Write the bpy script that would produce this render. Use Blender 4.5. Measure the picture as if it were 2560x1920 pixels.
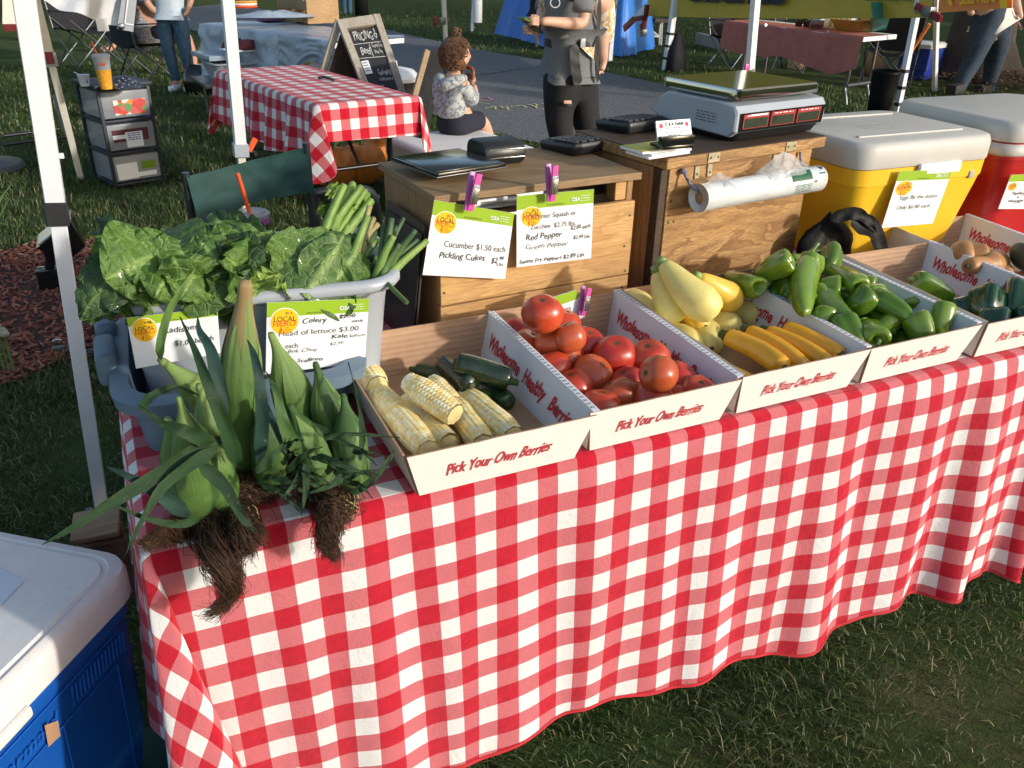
import bpy, bmesh, math, random
import numpy as np
from mathutils import Vector, Matrix, noise as mnoise
S = bpy.context.scene
for o in list(bpy.data.objects): bpy.data.objects.remove(o)
random.seed(7); RNG = np.random.default_rng(7)
# ---------------------------------------------------------------- camera
FPX = 2100.; PIT = math.radians(27.5); YAW = math.radians(26); ROL = math.radians(1.5); HC = 1.5
_f = Vector((math.sin(YAW)*math.cos(PIT), math.cos(YAW)*math.cos(PIT), -math.sin(PIT)))
_r = Vector((math.cos(YAW), -math.sin(YAW), 0)); _u = _r.cross(_f)
_r, _u = math.cos(ROL)*_r+math.sin(ROL)*_u, -math.sin(ROL)*_r+math.cos(ROL)*_u
cd = bpy.data.cameras.new('camera'); cam = bpy.data.objects.new('camera', cd); S.collection.objects.link(cam)
cd.sensor_width = 36; cd.lens = 36*FPX/2560; cd.clip_start = .05; cd.clip_end = 600
cam.matrix_world = Matrix(((_r.x,_u.x,-_f.x,0),(_r.y,_u.y,-_f.y,0),(_r.z,_u.z,-_f.z,HC),(0,0,0,1)))
S.camera = cam
# ---------------------------------------------------------------- light
SUN_EL = math.radians(16); SUN_AZ = math.radians(38)      # sun behind the photographer, to the right
sd = Vector((math.sin(SUN_AZ)*math.cos(SUN_EL), -math.cos(SUN_AZ)*math.cos(SUN_EL), math.sin(SUN_EL)))
W = bpy.data.worlds.new('World'); S.world = W; W.use_nodes = True
nt = W.node_tree; bg = nt.nodes['Background']; sk = nt.nodes.new('ShaderNodeTexSky')
sk.sky_type = 'NISHITA'; sk.sun_disc = False; sk.sun_elevation = SUN_EL; sk.sun_rotation = math.pi-SUN_AZ
sk.air_density = 1.0; sk.dust_density = 2.0
nt.links.new(sk.outputs[0], bg.inputs[0]); bg.inputs[1].default_value = .15
sl = bpy.data.lights.new('sun', 'SUN'); sl.energy = 2.0; sl.angle = math.radians(2.2); sl.color = (1, .955, .89)
so = bpy.data.objects.new('sun', sl); S.collection.objects.link(so); so.rotation_euler = sd.to_track_quat('Z', 'Y').to_euler()
S.view_settings.view_transform = 'Standard'; S.view_settings.look = 'None'; S.view_settings.gamma = 1
S.view_settings.exposure = .7
# ---------------------------------------------------------------- pixel rays (only to look up where real things stand)
def ray(x, y): return _f + _r*((x-1280)/FPX) - _u*((y-960)/FPX)
O = Vector((0, 0, HC))
def at(x, y, z=0.): d = ray(x, y); return O + d*((z-HC)/d.z)
def atY(x, y, Y): d = ray(x, y); return O + d*(Y/d.y)
def atX(x, y, X): d = ray(x, y); return O + d*(X/d.x)
def depth(p): return (Vector(p)-O).dot(_f)
def V(*a): return Vector(a)
def onP(x, y, p0, n): d = ray(x, y); return O+d*((Vector(p0)-O).dot(n)/d.dot(n))
# ---------------------------------------------------------------- materials
MATS = {}
class NT:
    def __init__(s, name):
        s.m = bpy.data.materials.new(name); s.m.use_nodes = True; s.t = s.m.node_tree
        s.b = s.t.nodes['Principled BSDF']; s.out = s.t.nodes['Material Output']
    def n(s, ty, **k):
        q = s.t.nodes.new('ShaderNode'+ty)
        for a, v in k.items(): setattr(q, a, v)
        return q
    def l(s, a, b): s.t.links.new(a, b)
    def co(s, scale=(1,1,1), kind='Object', rot=(0,0,0)):
        c = s.n('TexCoord'); m = s.n('Mapping'); m.inputs['Scale'].default_value = scale; m.inputs['Rotation'].default_value = rot
        s.l(c.outputs[kind], m.inputs[0]); return m.outputs[0]
    def noise(s, sc, det=4, co=None, rough=.6, dist=0):
        q = s.n('TexNoise'); q.inputs['Scale'].default_value = sc; q.inputs['Detail'].default_value = det
        q.inputs['Roughness'].default_value = rough; q.inputs['Distortion'].default_value = dist
        s.l(co if co is not None else s.co(), q.inputs['Vector']); return q.outputs['Fac']
    def ramp(s, fac, stops, interp='LINEAR'):
        q = s.n('ValToRGB'); q.color_ramp.interpolation = interp; e = q.color_ramp.elements
        while len(e) < len(stops): e.new(.5)
        for i, (p, c) in enumerate(stops):
            e[i].position = p; e[i].color = (*c, 1) if len(c) == 3 else c
        s.l(fac, q.inputs[0]); return q.outputs[0]
    def mix(s, f, a, b, mode='MIX'):
        q = s.n('Mix', data_type='RGBA', blend_type=mode)
        for i, v in ((0, f), (6, a), (7, b)):
            if isinstance(v, (int, float)): q.inputs[i].default_value = v
            elif isinstance(v, tuple): q.inputs[i].default_value = (*v[:3], 1)
            else: s.l(v, q.inputs[i])
        return q.outputs[2]
    def math(s, op, a, b=None, c=None):
        q = s.n('Math', operation=op)
        for i, v in enumerate((a, b, c)):
            if v is None: continue
            if isinstance(v, (int, float)): q.inputs[i].default_value = v
            else: s.l(v, q.inputs[i])
        return q.outputs[0]
    def bump(s, h, st=.3, d=.002):
        q = s.n('Bump'); q.inputs['Strength'].default_value = st; q.inputs['Distance'].default_value = d
        s.l(h, q.inputs['Height']); s.l(q.outputs[0], s.b.inputs['Normal']); return q
def mat(name, col, rough=.55, ns=12, amt=.15, bs=0, bst=.25, bd=.002, metal=0., coat=0., trans=0., sss=0., spec=.5, alpha=1., col2=None, sp=None):
    if name in MATS: return MATS[name]
    t = NT(name); b = t.b
    c1 = tuple(v*(1-amt) for v in col); c2 = col2 if col2 else tuple(min(1, v*(1+amt)) for v in col)
    f = t.noise(ns, 5)
    colr = t.ramp(f, [(.3, c1), (.7, c2)])
    if sp:                                              # blemishes: specks, scuffs and dull patches
        s1 = t.noise(sp[0], 6, rough=.75); s2 = t.noise(sp[0]*.13, 3)
        colr = t.mix(t.math('MULTIPLY', t.ramp(s1, [(.60,(0,0,0)),(.70,(1,1,1))]), sp[1]), colr, sp[2]); colr = t.mix(t.math('MULTIPLY', t.ramp(s2, [(.5,(0,0,0)),(.75,(1,1,1))]), sp[1]*.5), colr, sp[2])
    t.l(colr, b.inputs['Base Color'])
    rr = t.n('MapRange'); rr.inputs[3].default_value = max(0, rough-.08); rr.inputs[4].default_value = min(1, rough+.1)
    t.l(f, rr.inputs[0]); t.l(rr.outputs[0], b.inputs['Roughness'])
    b.inputs['Metallic'].default_value = metal; b.inputs['Coat Weight'].default_value = coat; b.inputs['Coat Roughness'].default_value = .12
    b.inputs['Specular IOR Level'].default_value = spec
    b.inputs['Transmission Weight'].default_value = trans
    if alpha < 1: b.inputs['Alpha'].default_value = alpha
    if sss: b.inputs['Subsurface Weight'].default_value = sss; b.inputs['Subsurface Radius'].default_value = (.01, .004, .002)
    if bs: t.bump(t.noise(bs, 5), bst, bd)
    MATS[name] = t.m; return t.m
def reg(name, m): MATS[name] = m; return m
def gingham(name, c=.0372, red=(.52,.008,.026), white=(.80,.79,.77)):
    t = NT(name); uv = t.n('UVMap'); sp = t.n('SeparateXYZ'); t.l(uv.outputs[0], sp.inputs[0])
    m1 = t.math('LESS_THAN', t.math('FRACT', t.math('MULTIPLY', sp.outputs[0], .5/c)), .5)
    m2 = t.math('LESS_THAN', t.math('FRACT', t.math('MULTIPLY', sp.outputs[1], .5/c)), .5)
    s = t.math('ADD', m1, m2)
    n = t.noise(900, 3, t.co((1,1,1), 'UV'), .7)
    pink = t.ramp(n, [(.35, (.54,.045,.065)), (.65, (.68,.25,.27))])
    col = t.mix(t.math('GREATER_THAN', s, .5), white, pink)
    redc = t.ramp(t.noise(60, 4, t.co((1,1,1),'UV')), [(.3, tuple(v*.88 for v in red)), (.7, tuple(v*1.1 for v in red))])
    col = t.mix(t.math('GREATER_THAN', s, 1.5), col, redc)
    t.l(col, t.b.inputs['Base Color']); t.b.inputs['Roughness'].default_value = .9; t.b.inputs['Specular IOR Level'].default_value = .15
    t.b.inputs['Sheen Weight'].default_value = .15
    w = t.math('ADD', t.math('MULTIPLY', t.noise(11, 7, t.co((1,1,1),'UV'), .72, .8), 5.), n)
    t.bump(w, .5, .005); return reg(name, t.m)
def wood(name, c1, c2, axis=0, ring=6, rough=.6, knots=0.5):
    t = NT(name); sc = [11, 11, 11]; sc[axis] = 1.1
    co = t.co(tuple(sc)); co2 = t.co(tuple(v*6 if i != axis else v*2 for i, v in enumerate(sc)))
    n1 = t.noise(1.1, 3, co, .5, .6)
    rings = t.math('FRACT', t.math('MULTIPLY', n1, ring))
    rings = t.math('POWER', rings, 2.2)
    fib = t.noise(5, 5, co2, .7)
    col = t.mix(rings, c1, c2); col = t.mix(t.ramp(fib, [(.35, (0,0,0)), (.75, (1,1,1))]), col, tuple(v*.62 for v in c2))
    big = t.noise(3, 3); col = t.mix(t.ramp(big, [(.4,(0,0,0)),(.75,(.55,.55,.55))]), col, tuple(v*.55 for v in c2))
    vo = t.n('TexVoronoi'); vo.inputs['Scale'].default_value = .55; sk_ = [6, 6, 6]; sk_[axis] = 4.5
    t.l(t.co(tuple(sk_)), vo.inputs['Vector'])
    kn = t.ramp(vo.outputs['Distance'], [(.05, (1,1,1)), (.1, (0,0,0))])
    if knots: col = t.mix(t.math('MULTIPLY', kn, knots), col, (.05,.022,.01))
    t.l(col, t.b.inputs['Base Color']); t.b.inputs['Roughness'].default_value = rough
    t.bump(t.math('ADD', fib, rings), .25, .0015); return reg(name, t.m)
# ---------------------------------------------------------------- meshes and things
COL = S.collection; OFF = {}; COUNT = {}
def link(o): COL.objects.link(o); return o
def mk(name, vs, fs, m, par=None, smooth=True, uv=None, mi=None, kind=None, label=None, sub=0, auto=None, attr=None):
    off = OFF.get(par.name, Vector()) if par else Vector()
    me = bpy.data.meshes.new(name)
    a = np.array([tuple(v) for v in vs], dtype=np.float32) if not isinstance(vs, np.ndarray) else vs.astype(np.float32)
    a = a - np.array(off, dtype=np.float32)
    loc = Vector()
    if par is None:
        loc = Vector(((a[:,0].min()+a[:,0].max())/2, (a[:,1].min()+a[:,1].max())/2, a[:,2].min())); a = a-np.array(loc, dtype=np.float32)
    me.from_pydata(a.tolist(), [], [tuple(f) for f in fs]); me.update()
    for x in (m if isinstance(m, (list, tuple)) else [m]):
        me.materials.append(MATS[x] if isinstance(x, str) else x)
    if smooth: me.polygons.foreach_set('use_smooth', [True]*len(me.polygons))
    if mi is not None: me.polygons.foreach_set('material_index', mi)
    if uv is not None:
        L = me.uv_layers.new(name='UVMap'); idx = np.empty(len(me.loops), dtype=np.int32); me.loops.foreach_get('vertex_index', idx)
        L.data.foreach_set('uv', np.array(uv, dtype=np.float32)[idx].ravel())
    if attr is not None:
        for k, vals in attr.items():
            at_ = me.attributes.new(k, 'FLOAT', 'POINT'); at_.data.foreach_set('value', np.array(vals, dtype=np.float32))
    o = link(bpy.data.objects.new(name, me)); o.location = loc
    if par: o.parent = par; OFF[o.name] = off
    else: OFF[o.name] = loc
    if kind: o['kind'] = kind
    if label: o['label'] = label
    if auto is not None:
        me.set_sharp_from_angle(angle=math.radians(auto))
    if sub:
        s_ = o.modifiers.new('s', 'SUBSURF'); s_.levels = sub; s_.render_levels = sub
    return o
def thing(name, label, cat, loc, group=None):
    o = link(bpy.data.objects.new(name, None)); o.location = Vector(loc); o.empty_display_size = .05
    OFF[o.name] = Vector(loc); o['label'] = label; o['category'] = cat
    if group: o['group'] = group
    return o
def tag(o, label, cat, group=None):
    o['label'] = label; o['category'] = cat
    if group: o['group'] = group
    return o
def struct(o): o['kind'] = 'structure'; return o
class Acc:                       # collects simple shapes into one mesh
    def __init__(s): s.v = []; s.f = []
    def add(s, vs, fs):
        n = len(s.v); s.v += [tuple(v) for v in vs]; s.f += [tuple(i+n for i in f) for f in fs]; return s
    def mk(s, name, m, par=None, smooth=False, **k): return mk(name, s.v, s.f, m, par, smooth, **k)
CF = [(0,1,3,2),(4,6,7,5),(0,4,5,1),(2,3,7,6),(0,2,6,4),(1,5,7,3)]
def boxv(c, s, rz=0, M=None):
    c = Vector(c); vs = []
    for i in (-1,1):
        for j in (-1,1):
            for k in (-1,1): vs.append(Vector((i*s[0]/2, j*s[1]/2, k*s[2]/2)))
    R_ = M if M is not None else Matrix.Rotation(rz, 3, 'Z')
    return [c+R_@v for v in vs], CF
def beam(a, b, w, h=None, up=(0,0,1)):
    a, b = Vector(a), Vector(b); h = h or w; d = (b-a); L = d.length; d.normalize(); s = d.cross(Vector(up))
    if s.length < 1e-4: s = d.cross(Vector((0,1,0)))
    s.normalize(); u = s.cross(d); M_ = Matrix((d, s, u)).transposed()
    return boxv((a+b)/2, (L, w, h), M=M_)
def bev(vs, fs, r, seg=2):
    bm = bmesh.new(); V_ = [bm.verts.new(v) for v in vs]
    for f in fs: bm.faces.new([V_[i] for i in f])
    bmesh.ops.recalc_face_normals(bm, faces=bm.faces)
    bmesh.ops.bevel(bm, geom=list(bm.edges), offset=r, segments=seg, profile=.6, affect='EDGES', clamp_overlap=True)
    bm.verts.index_update(); out = [v.co.copy() for v in bm.verts], [tuple(v.index for v in f.verts) for f in bm.faces]; bm.free(); return out
def bbox(name, c, s, m, par=None, rz=0, r=.003, seg=2, M=None, **k):
    vs, fs = bev(*boxv(c, s, rz, M), r, seg); return mk(name, vs, fs, m, par, True, auto=40, **k)
def bbeam(name, a, b, w, h, m, par=None, r=.002, up=(0,0,1), **k):
    vs, fs = bev(*beam(a, b, w, h, up), r, 1); return mk(name, vs, fs, m, par, True, auto=40, **k)
def crv(pts, n):                 # Catmull-Rom through points
    P_ = [Vector(p) for p in pts]; P_ = [2*P_[0]-P_[1]]+P_+[2*P_[-1]-P_[-2]]; out = []; m = len(P_)-3
    for i in range(n+1):
        t = i/n*m; k = min(int(t), m-1); u = t-k; a, b, c, d = P_[k:k+4]
        out.append(.5*((2*b)+(c-a)*u+(2*a-5*b+4*c-d)*u*u+(3*b-a-3*c+d)*u**3))
    return out
def frames(P_, up=(0,0,1)):
    F_ = []; prev = None
    for i, p in enumerate(P_):
        d = (P_[min(i+1, len(P_)-1)]-P_[max(i-1, 0)]).normalized()
        s = d.cross(Vector(up)) if prev is None else prev-d*prev.dot(d)
        if s.length < 1e-4: s = d.cross(Vector((0,1,.1)))
        s.normalize(); prev = s; F_.append((d, s, s.cross(d)))
    return F_
def sweep(P_, rad, n=10, shape=None, cap=True, up=(0,0,1)):
    """tube along points; rad float/list/func(t); shape(t,a)->factor"""
    F_ = frames(P_, up); vs = []; N = len(P_)
    for i, p in enumerate(P_):
        t = i/(N-1); r = rad(t) if callable(rad) else (rad[i] if isinstance(rad, (list, tuple)) else rad); d, s, u = F_[i]
        for j in range(n):
            a = 2*math.pi*j/n; q = r*(shape(t, a) if shape else 1); vs.append(p+s*(math.cos(a)*q)+u*(math.sin(a)*q))
    fs = [(i*n+j, i*n+(j+1) % n, (i+1)*n+(j+1) % n, (i+1)*n+j) for i in range(N-1) for j in range(n)]
    if cap: fs += [tuple(range(n))[::-1], tuple(range((N-1)*n, N*n))]
    return vs, fs
def tube(a, b, r, n=8): return sweep([Vector(a), Vector(b)], r, n)
def ptube(name, pts, r, m, par=None, n=8, seg=16, **k):
    vs, fs = sweep(crv(pts, seg) if len(pts) > 2 else [Vector(p) for p in pts], r, n); return mk(name, vs, fs, m, par, True, auto=50, **k)
def lathe(prof, c, n=24, sx=1, sy=1, rz=0, M=None):
    vs = []; c = Vector(c)
    for r, z in prof:
        for j in range(n):
            a = 2*math.pi*j/n; v = Vector((math.cos(a)*r*sx, math.sin(a)*r*sy, z)); v = (M@v) if M is not None else Matrix.Rotation(rz,3,'Z')@v; vs.append(c+v)
    N = len(prof); fs = [(i*n+j, i*n+(j+1) % n, (i+1)*n+(j+1) % n, (i+1)*n+j) for i in range(N-1) for j in range(n)]
    fs += [tuple(range(n))[::-1], tuple(range((N-1)*n, N*n))]
    return vs, fs
def rrect(w, d, r, n=5):
    out = []
    for k, (sx, sy) in enumerate(((1,1),(-1,1),(-1,-1),(1,-1))):
        for i in range(n+1):
            a = math.pi/2*(k+i/n); out.append((sx*(w/2-r)+r*math.cos(a), sy*(d/2-r)+r*math.sin(a)))
    return out
def loft(secs, c, rz=0, M=None, capb=True, capt=True):
    """secs: list of (w,d,r,z[,dx,dy]) rounded-rect rings"""
    c = Vector(c); R_ = M if M is not None else Matrix.Rotation(rz, 3, 'Z'); vs = []; n = 0
    for s_ in secs:
        w, d, r, z = s_[:4]; dx, dy = s_[4:6] if len(s_) > 4 else (0, 0); q = rrect(w, d, r); n = len(q)
        vs += [c+R_@Vector((x+dx, y+dy, z)) for x, y in q]
    fs = [(i*n+j, i*n+(j+1) % n, (i+1)*n+(j+1) % n, (i+1)*n+j) for i in range(len(secs)-1) for j in range(n)]
    if capb: fs.append(tuple(range(n))[::-1])
    if capt: fs.append(tuple(range((len(secs)-1)*n, len(secs)*n)))
    return vs, fs
def sheet(fn, nu, nv, closed=False):
    vs = []; uv = []
    for j in range(nv+1):
        for i in range(nu+1):
            u, v = i/nu, j/nv; r = fn(u, v)
            if len(r) == 2: p, q = r
            else: p, q = r, (u, v)
            vs.append(p); uv.append(q)
    w = nu+1; fs = [(j*w+i, j*w+i+1, (j+1)*w+i+1, (j+1)*w+i) for j in range(nv) for i in range(nu)]
    return vs, fs, uv
def quadf(q):                    # q = TL,TR,BR,BL -> bilinear with normal offset
    a, b, c, d = [Vector(x) for x in q]; nrm = ((c-a).cross(b-d)).normalized()
    if nrm.dot(O-a) < 0: nrm = -nrm
    return lambda u, v, h=0: (a*(1-u)+b*u)*(1-v)+(d*(1-u)+c*u)*v + nrm*h
_tc = {}
def textmesh(s, shear=0, bold=0):
    k = (s, shear, bold)
    if k in _tc: return _tc[k]
    cu = bpy.data.curves.new('t', 'FONT'); cu.body = s; cu.size = 1; cu.shear = shear; cu.offset = bold; cu.resolution_u = 3
    ob = bpy.data.objects.new('t', cu); COL.objects.link(ob)
    me = bpy.data.meshes.new_from_object(ob.evaluated_get(bpy.context.evaluated_depsgraph_get()))
    vs = [v.co.copy() for v in me.vertices]; fs = [tuple(p.vertices) for p in me.polygons]
    bpy.data.objects.remove(ob); bpy.data.curves.remove(cu); bpy.data.meshes.remove(me)
    w = max([v.x for v in vs]+[.01]); _tc[k] = (vs, fs, w); return _tc[k]
def letter(par, q, s, u0, v0, hgt, m, W_=1., Hh=1., shear=0, bold=0, width=None, jit=0, rise=0, name='lettering', h=.0006, slope=0):
    """write s on quad q; u0,v0 = baseline left in 0..1 ; hgt = font size as fraction of the quad's height; W_,Hh real sizes"""
    vs, fs, w = textmesh(s, shear, bold); f = quadf(q); asp = Hh/W_; sx = hgt*asp if width is None else width/w
    rr = random.Random(len(s)); ph = rr.random()*9; out = []
    for v in vs:
        j = jit*hgt*math.sin(v.x*3.1+ph); out.append(f(u0+v.x*sx, v0-v.y*hgt+j-slope*v.x*sx, h))
    return mk(name, out, fs, m, par, False)
def plane(par, name, q, m, h=0., u=(0,1), v=(0,1), th=0):
    f = quadf(q); c = [f(u[0],v[0],h), f(u[1],v[0],h), f(u[1],v[1],h), f(u[0],v[1],h)]
    if th:
        b = [f(u[0],v[0],h-th), f(u[1],v[0],h-th), f(u[1],v[1],h-th), f(u[0],v[1],h-th)]
        return mk(name, c+b, [(0,1,2,3),(4,7,6,5),(0,4,5,1),(1,5,6,2),(2,6,7,3),(3,7,4,0)], m, par, False)
    return mk(name, c, [(0,1,2,3)], m, par, False)
def disc(par, name, q, cu, cv, ru, rv, m, h, n=20):
    f = quadf(q); return mk(name, [f(cu+ru*math.cos(2*math.pi*i/n), cv+rv*math.sin(2*math.pi*i/n), h) for i in range(n)], [tuple(range(n))], m, par, False)
def skin(name, J, E, m, par, sub=2, smoothf=0):
    """J: list of (x,y,z,r) ; E edges ; body grown as one surface"""
    off = OFF.get(par.name, Vector()) if par else Vector(); J = list(J); E = list(E)
    if name in ('shirt','shorts','jeans','top','trousers','jacket','t_shirt','black_jeans','romper','dress'):   # let cloth run past its end joints
        nb = {i: [b if a == i else a for a, b in E if i in (a, b)] for i in range(len(J))}
        for i in list(nb):
            p = Vector(J[i][:3]); r_ = J[i][3]
            if len(nb[i]) == 1 or i == 0:
                d = (p-sum([Vector(J[q][:3]) for q in nb[i]], Vector())/len(nb[i])).normalized(); J.append(tuple(p+d*r_*(.75 if r_ > .09 else .4))+(r_*.97,)); E.append((i, len(J)-1))
    me = bpy.data.meshes.new(name); me.from_pydata([tuple(Vector(j[:3])-off) for j in J], E, []); 
    o = link(bpy.data.objects.new(name, me)); md = o.modifiers.new('k', 'SKIN'); md.use_smooth_shade = True
    for i, j in enumerate(J):
        r = j[3] if len(j) == 4 else j[3:5]; o.data.skin_vertices[0].data[i].radius = (r, r) if isinstance(r, (int, float)) else tuple(r)
        o.data.skin_vertices[0].data[i].use_root = (i == 0)
    s_ = o.modifiers.new('s', 'SUBSURF'); s_.levels = sub; s_.render_levels = sub
    dg = bpy.context.evaluated_depsgraph_get(); nm = bpy.data.meshes.new_from_object(o.evaluated_get(dg))
    o.modifiers.clear(); o.data = nm; nm.name = name; nm.materials.clear(); nm.materials.append(MATS[m])
    nm.polygons.foreach_set('use_smooth', [True]*len(nm.polygons)); bpy.data.meshes.remove(me)
    if par: o.parent = par; OFF[o.name] = off
    return o
# ---------------------------------------------------------------- material library
gingham('gingham'); gingham('gingham_far', .055)
wood('crate_wood', (.70,.42,.165), (.52,.28,.095), 0, 7); wood('crate_wood_shaded', (.46,.26,.11), (.32,.17,.065), 2, 6)  # side wood is a darker copy, with the crates' shade in its colour
wood('ply_wood', (.58,.34,.13), (.27,.13,.042), 0, 7, .5, .8); wood('ply_dark', (.085,.048,.026), (.045,.024,.013), 0, 8, .6, .2); wood('top_wood', (.36,.24,.12), (.27,.165,.075), 0, 6, .7, .2)
wood('pale_wood', (.55,.34,.16), (.42,.25,.11), 0, 5, .6, .2); wood('grey_wood', (.50,.45,.37), (.36,.31,.25), 2, 5, .8, .2)
wood('slat_wood', (.40,.27,.14), (.28,.18,.09), 0, 5); wood('bark', (.12,.09,.06), (.05,.035,.025), 2, 9, .9, 0)
mat('white_metal', (.74,.75,.77), .35, 8, .05); mat('cream_metal', (.66,.62,.52), .4, 8, .06); mat('grey_metal', (.16,.165,.175), .35, 10, .1, metal=.7)
mat('steel', (.55,.56,.56), .22, 30, .06, metal=1.); mat('brass', (.45,.40,.28), .45, 40, .2, metal=.8)
mat('black_plastic', (.012,.012,.014), .38, 20, .2); mat('black_rubber', (.02,.02,.021), .7, 20, .2); mat('black_gloss', (.006,.007,.008), .14, 10, .1, coat=.4)
mat('black_fabric', (.014,.015,.018), .9, 40, .3, bs=200, bst=.3); mat('black_film', (.003,.003,.003), .5, 10, .2, bs=14, bst=.35, bd=.01, spec=.12)
mat('bin_grey', (.36,.39,.43), .32, 6, .04, bs=300, bst=.05); mat('tote_blue', (.115,.175,.23), .5, 6, .08, bs=200, bst=.1)
mat('cooler_blue', (.008,.10,.46), .36, 5, .08, bs=220, bst=.1, sp=(30,.15,(.10,.16,.30))); mat('cooler_white', (.74,.72,.69), .5, 25, .05, bs=420, bst=.5, bd=.0015, sp=(22,.3,(.50,.42,.33)))
mat('cooler_yellow', (.84,.49,.02), .38, 5, .03, bs=150, bst=.06, sp=(26,.12,(.55,.36,.10))); mat('cooler_red', (.40,.012,.012), .36, 5, .08, bs=150, bst=.06); mat('cooler_lid', (.50,.49,.45), .5, 12, .05, bs=160, bst=.12, sp=(24,.3,(.34,.31,.26)))
mat('far_blue', (.02,.05,.32), .4, 6, .1)
mat('board_white', (.80,.78,.73), .7, 9, .035, bs=30, bst=.12, sp=(18,.22,(.55,.47,.36))); mat('board_shaded', (.72,.73,.76), .7, 9, .04, bs=30, bst=.12, sp=(18,.2,(.5,.45,.40)))  # second board is the same white with bluish shade put into its colour
mat('print_red', (.55,.03,.04), .6, 40, .1); mat('ink', (.02,.02,.025), .6, 60, .2); mat('ink_soft', (.09,.09,.10), .6, 60, .2)
mat('paper', (.80,.81,.82), .3, 10, .02, coat=.25); mat('sign_green', (.30,.47,.03), .3, 10, .05, coat=.25); mat('sun_yellow', (.90,.52,.02), .3, 10, .05, coat=.2); mat('sign_orange', (.75,.13,.02), .4, 10, .05)
mat('olive_ink', (.12,.17,.02), .4, 20, .1); mat('pink_plastic', (.72,.09,.36), .35, 10, .1); mat('purple_plastic', (.36,.09,.34), .35, 10, .1)
mat('tomato', (.50,.032,.014), .3, 9, .2, coat=.22, sss=.05, col2=(.60,.09,.025), sp=(70,.25,(.50,.20,.08))); mat('tomato_orange', (.52,.065,.02), .32, 7, .2, coat=.2, sss=.05, col2=(.52,.12,.035), sp=(60,.3,(.45,.22,.07))); mat('tomato_deep', (.44,.030,.016), .34, 7, .2, coat=.2, sss=.05, sp=(70,.25,(.40,.12,.06)))
mat('scar', (.12,.09,.04), .8, 60, .3, col2=(.05,.08,.02))
mat('squash', (.76,.64,.20), .46, 14, .1, bs=60, bst=.12, coat=.06, sss=.05, sp=(55,.3,(.52,.40,.10))); mat('squash_deep', (.78,.50,.06), .42, 14, .12, bs=60, bst=.12, coat=.08, sp=(55,.25,(.5,.3,.06)))
mat('zucchini_yellow', (.78,.37,.012), .36, 14, .14, bs=80, bst=.1, coat=.14, sp=(90,.45,(.42,.20,.02))); mat('stem_green', (.05,.08,.02), .7, 40, .3, bs=150, bst=.4)
mat('zucchini', (.008,.020,.008), .26, 40, .4, bs=60, bst=.1, coat=.2, col2=(.014,.032,.012)); mat('cucumber', (.018,.050,.010), .35, 30, .4, bs=90, bst=.6, coat=.1)
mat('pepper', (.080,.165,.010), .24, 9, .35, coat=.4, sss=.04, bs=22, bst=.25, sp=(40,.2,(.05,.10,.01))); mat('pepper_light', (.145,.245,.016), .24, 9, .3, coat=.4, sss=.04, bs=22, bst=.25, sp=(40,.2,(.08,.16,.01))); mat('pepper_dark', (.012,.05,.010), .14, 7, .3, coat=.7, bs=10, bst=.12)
mat('pepper_stem', (.22,.33,.09), .5, 30, .2); mat('butternut', (.42,.20,.07), .5, 14, .14, bs=60, bst=.15, sp=(50,.4,(.25,.12,.05))); mat('acorn', (.05,.06,.04), .5, 14, .3)
mat('cardboard', (.42,.25,.14), .8, 10, .12, bs=40, bst=.2)
t = NT('cardboard_in'); wv = t.n('TexWave', bands_direction='Z'); wv.inputs['Scale'].default_value = 28; wv.inputs['Distortion'].default_value = .6; t.l(t.co(), wv.inputs[0])
t.l(t.ramp(t.noise(9, 5), [(.3, (.34,.19,.105)), (.7, (.50,.31,.18))]), t.b.inputs['Base Color']); t.b.inputs['Roughness'].default_value = .7; t.bump(wv.outputs['Fac'], .35, .002); reg('cardboard_in', t.m)
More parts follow.
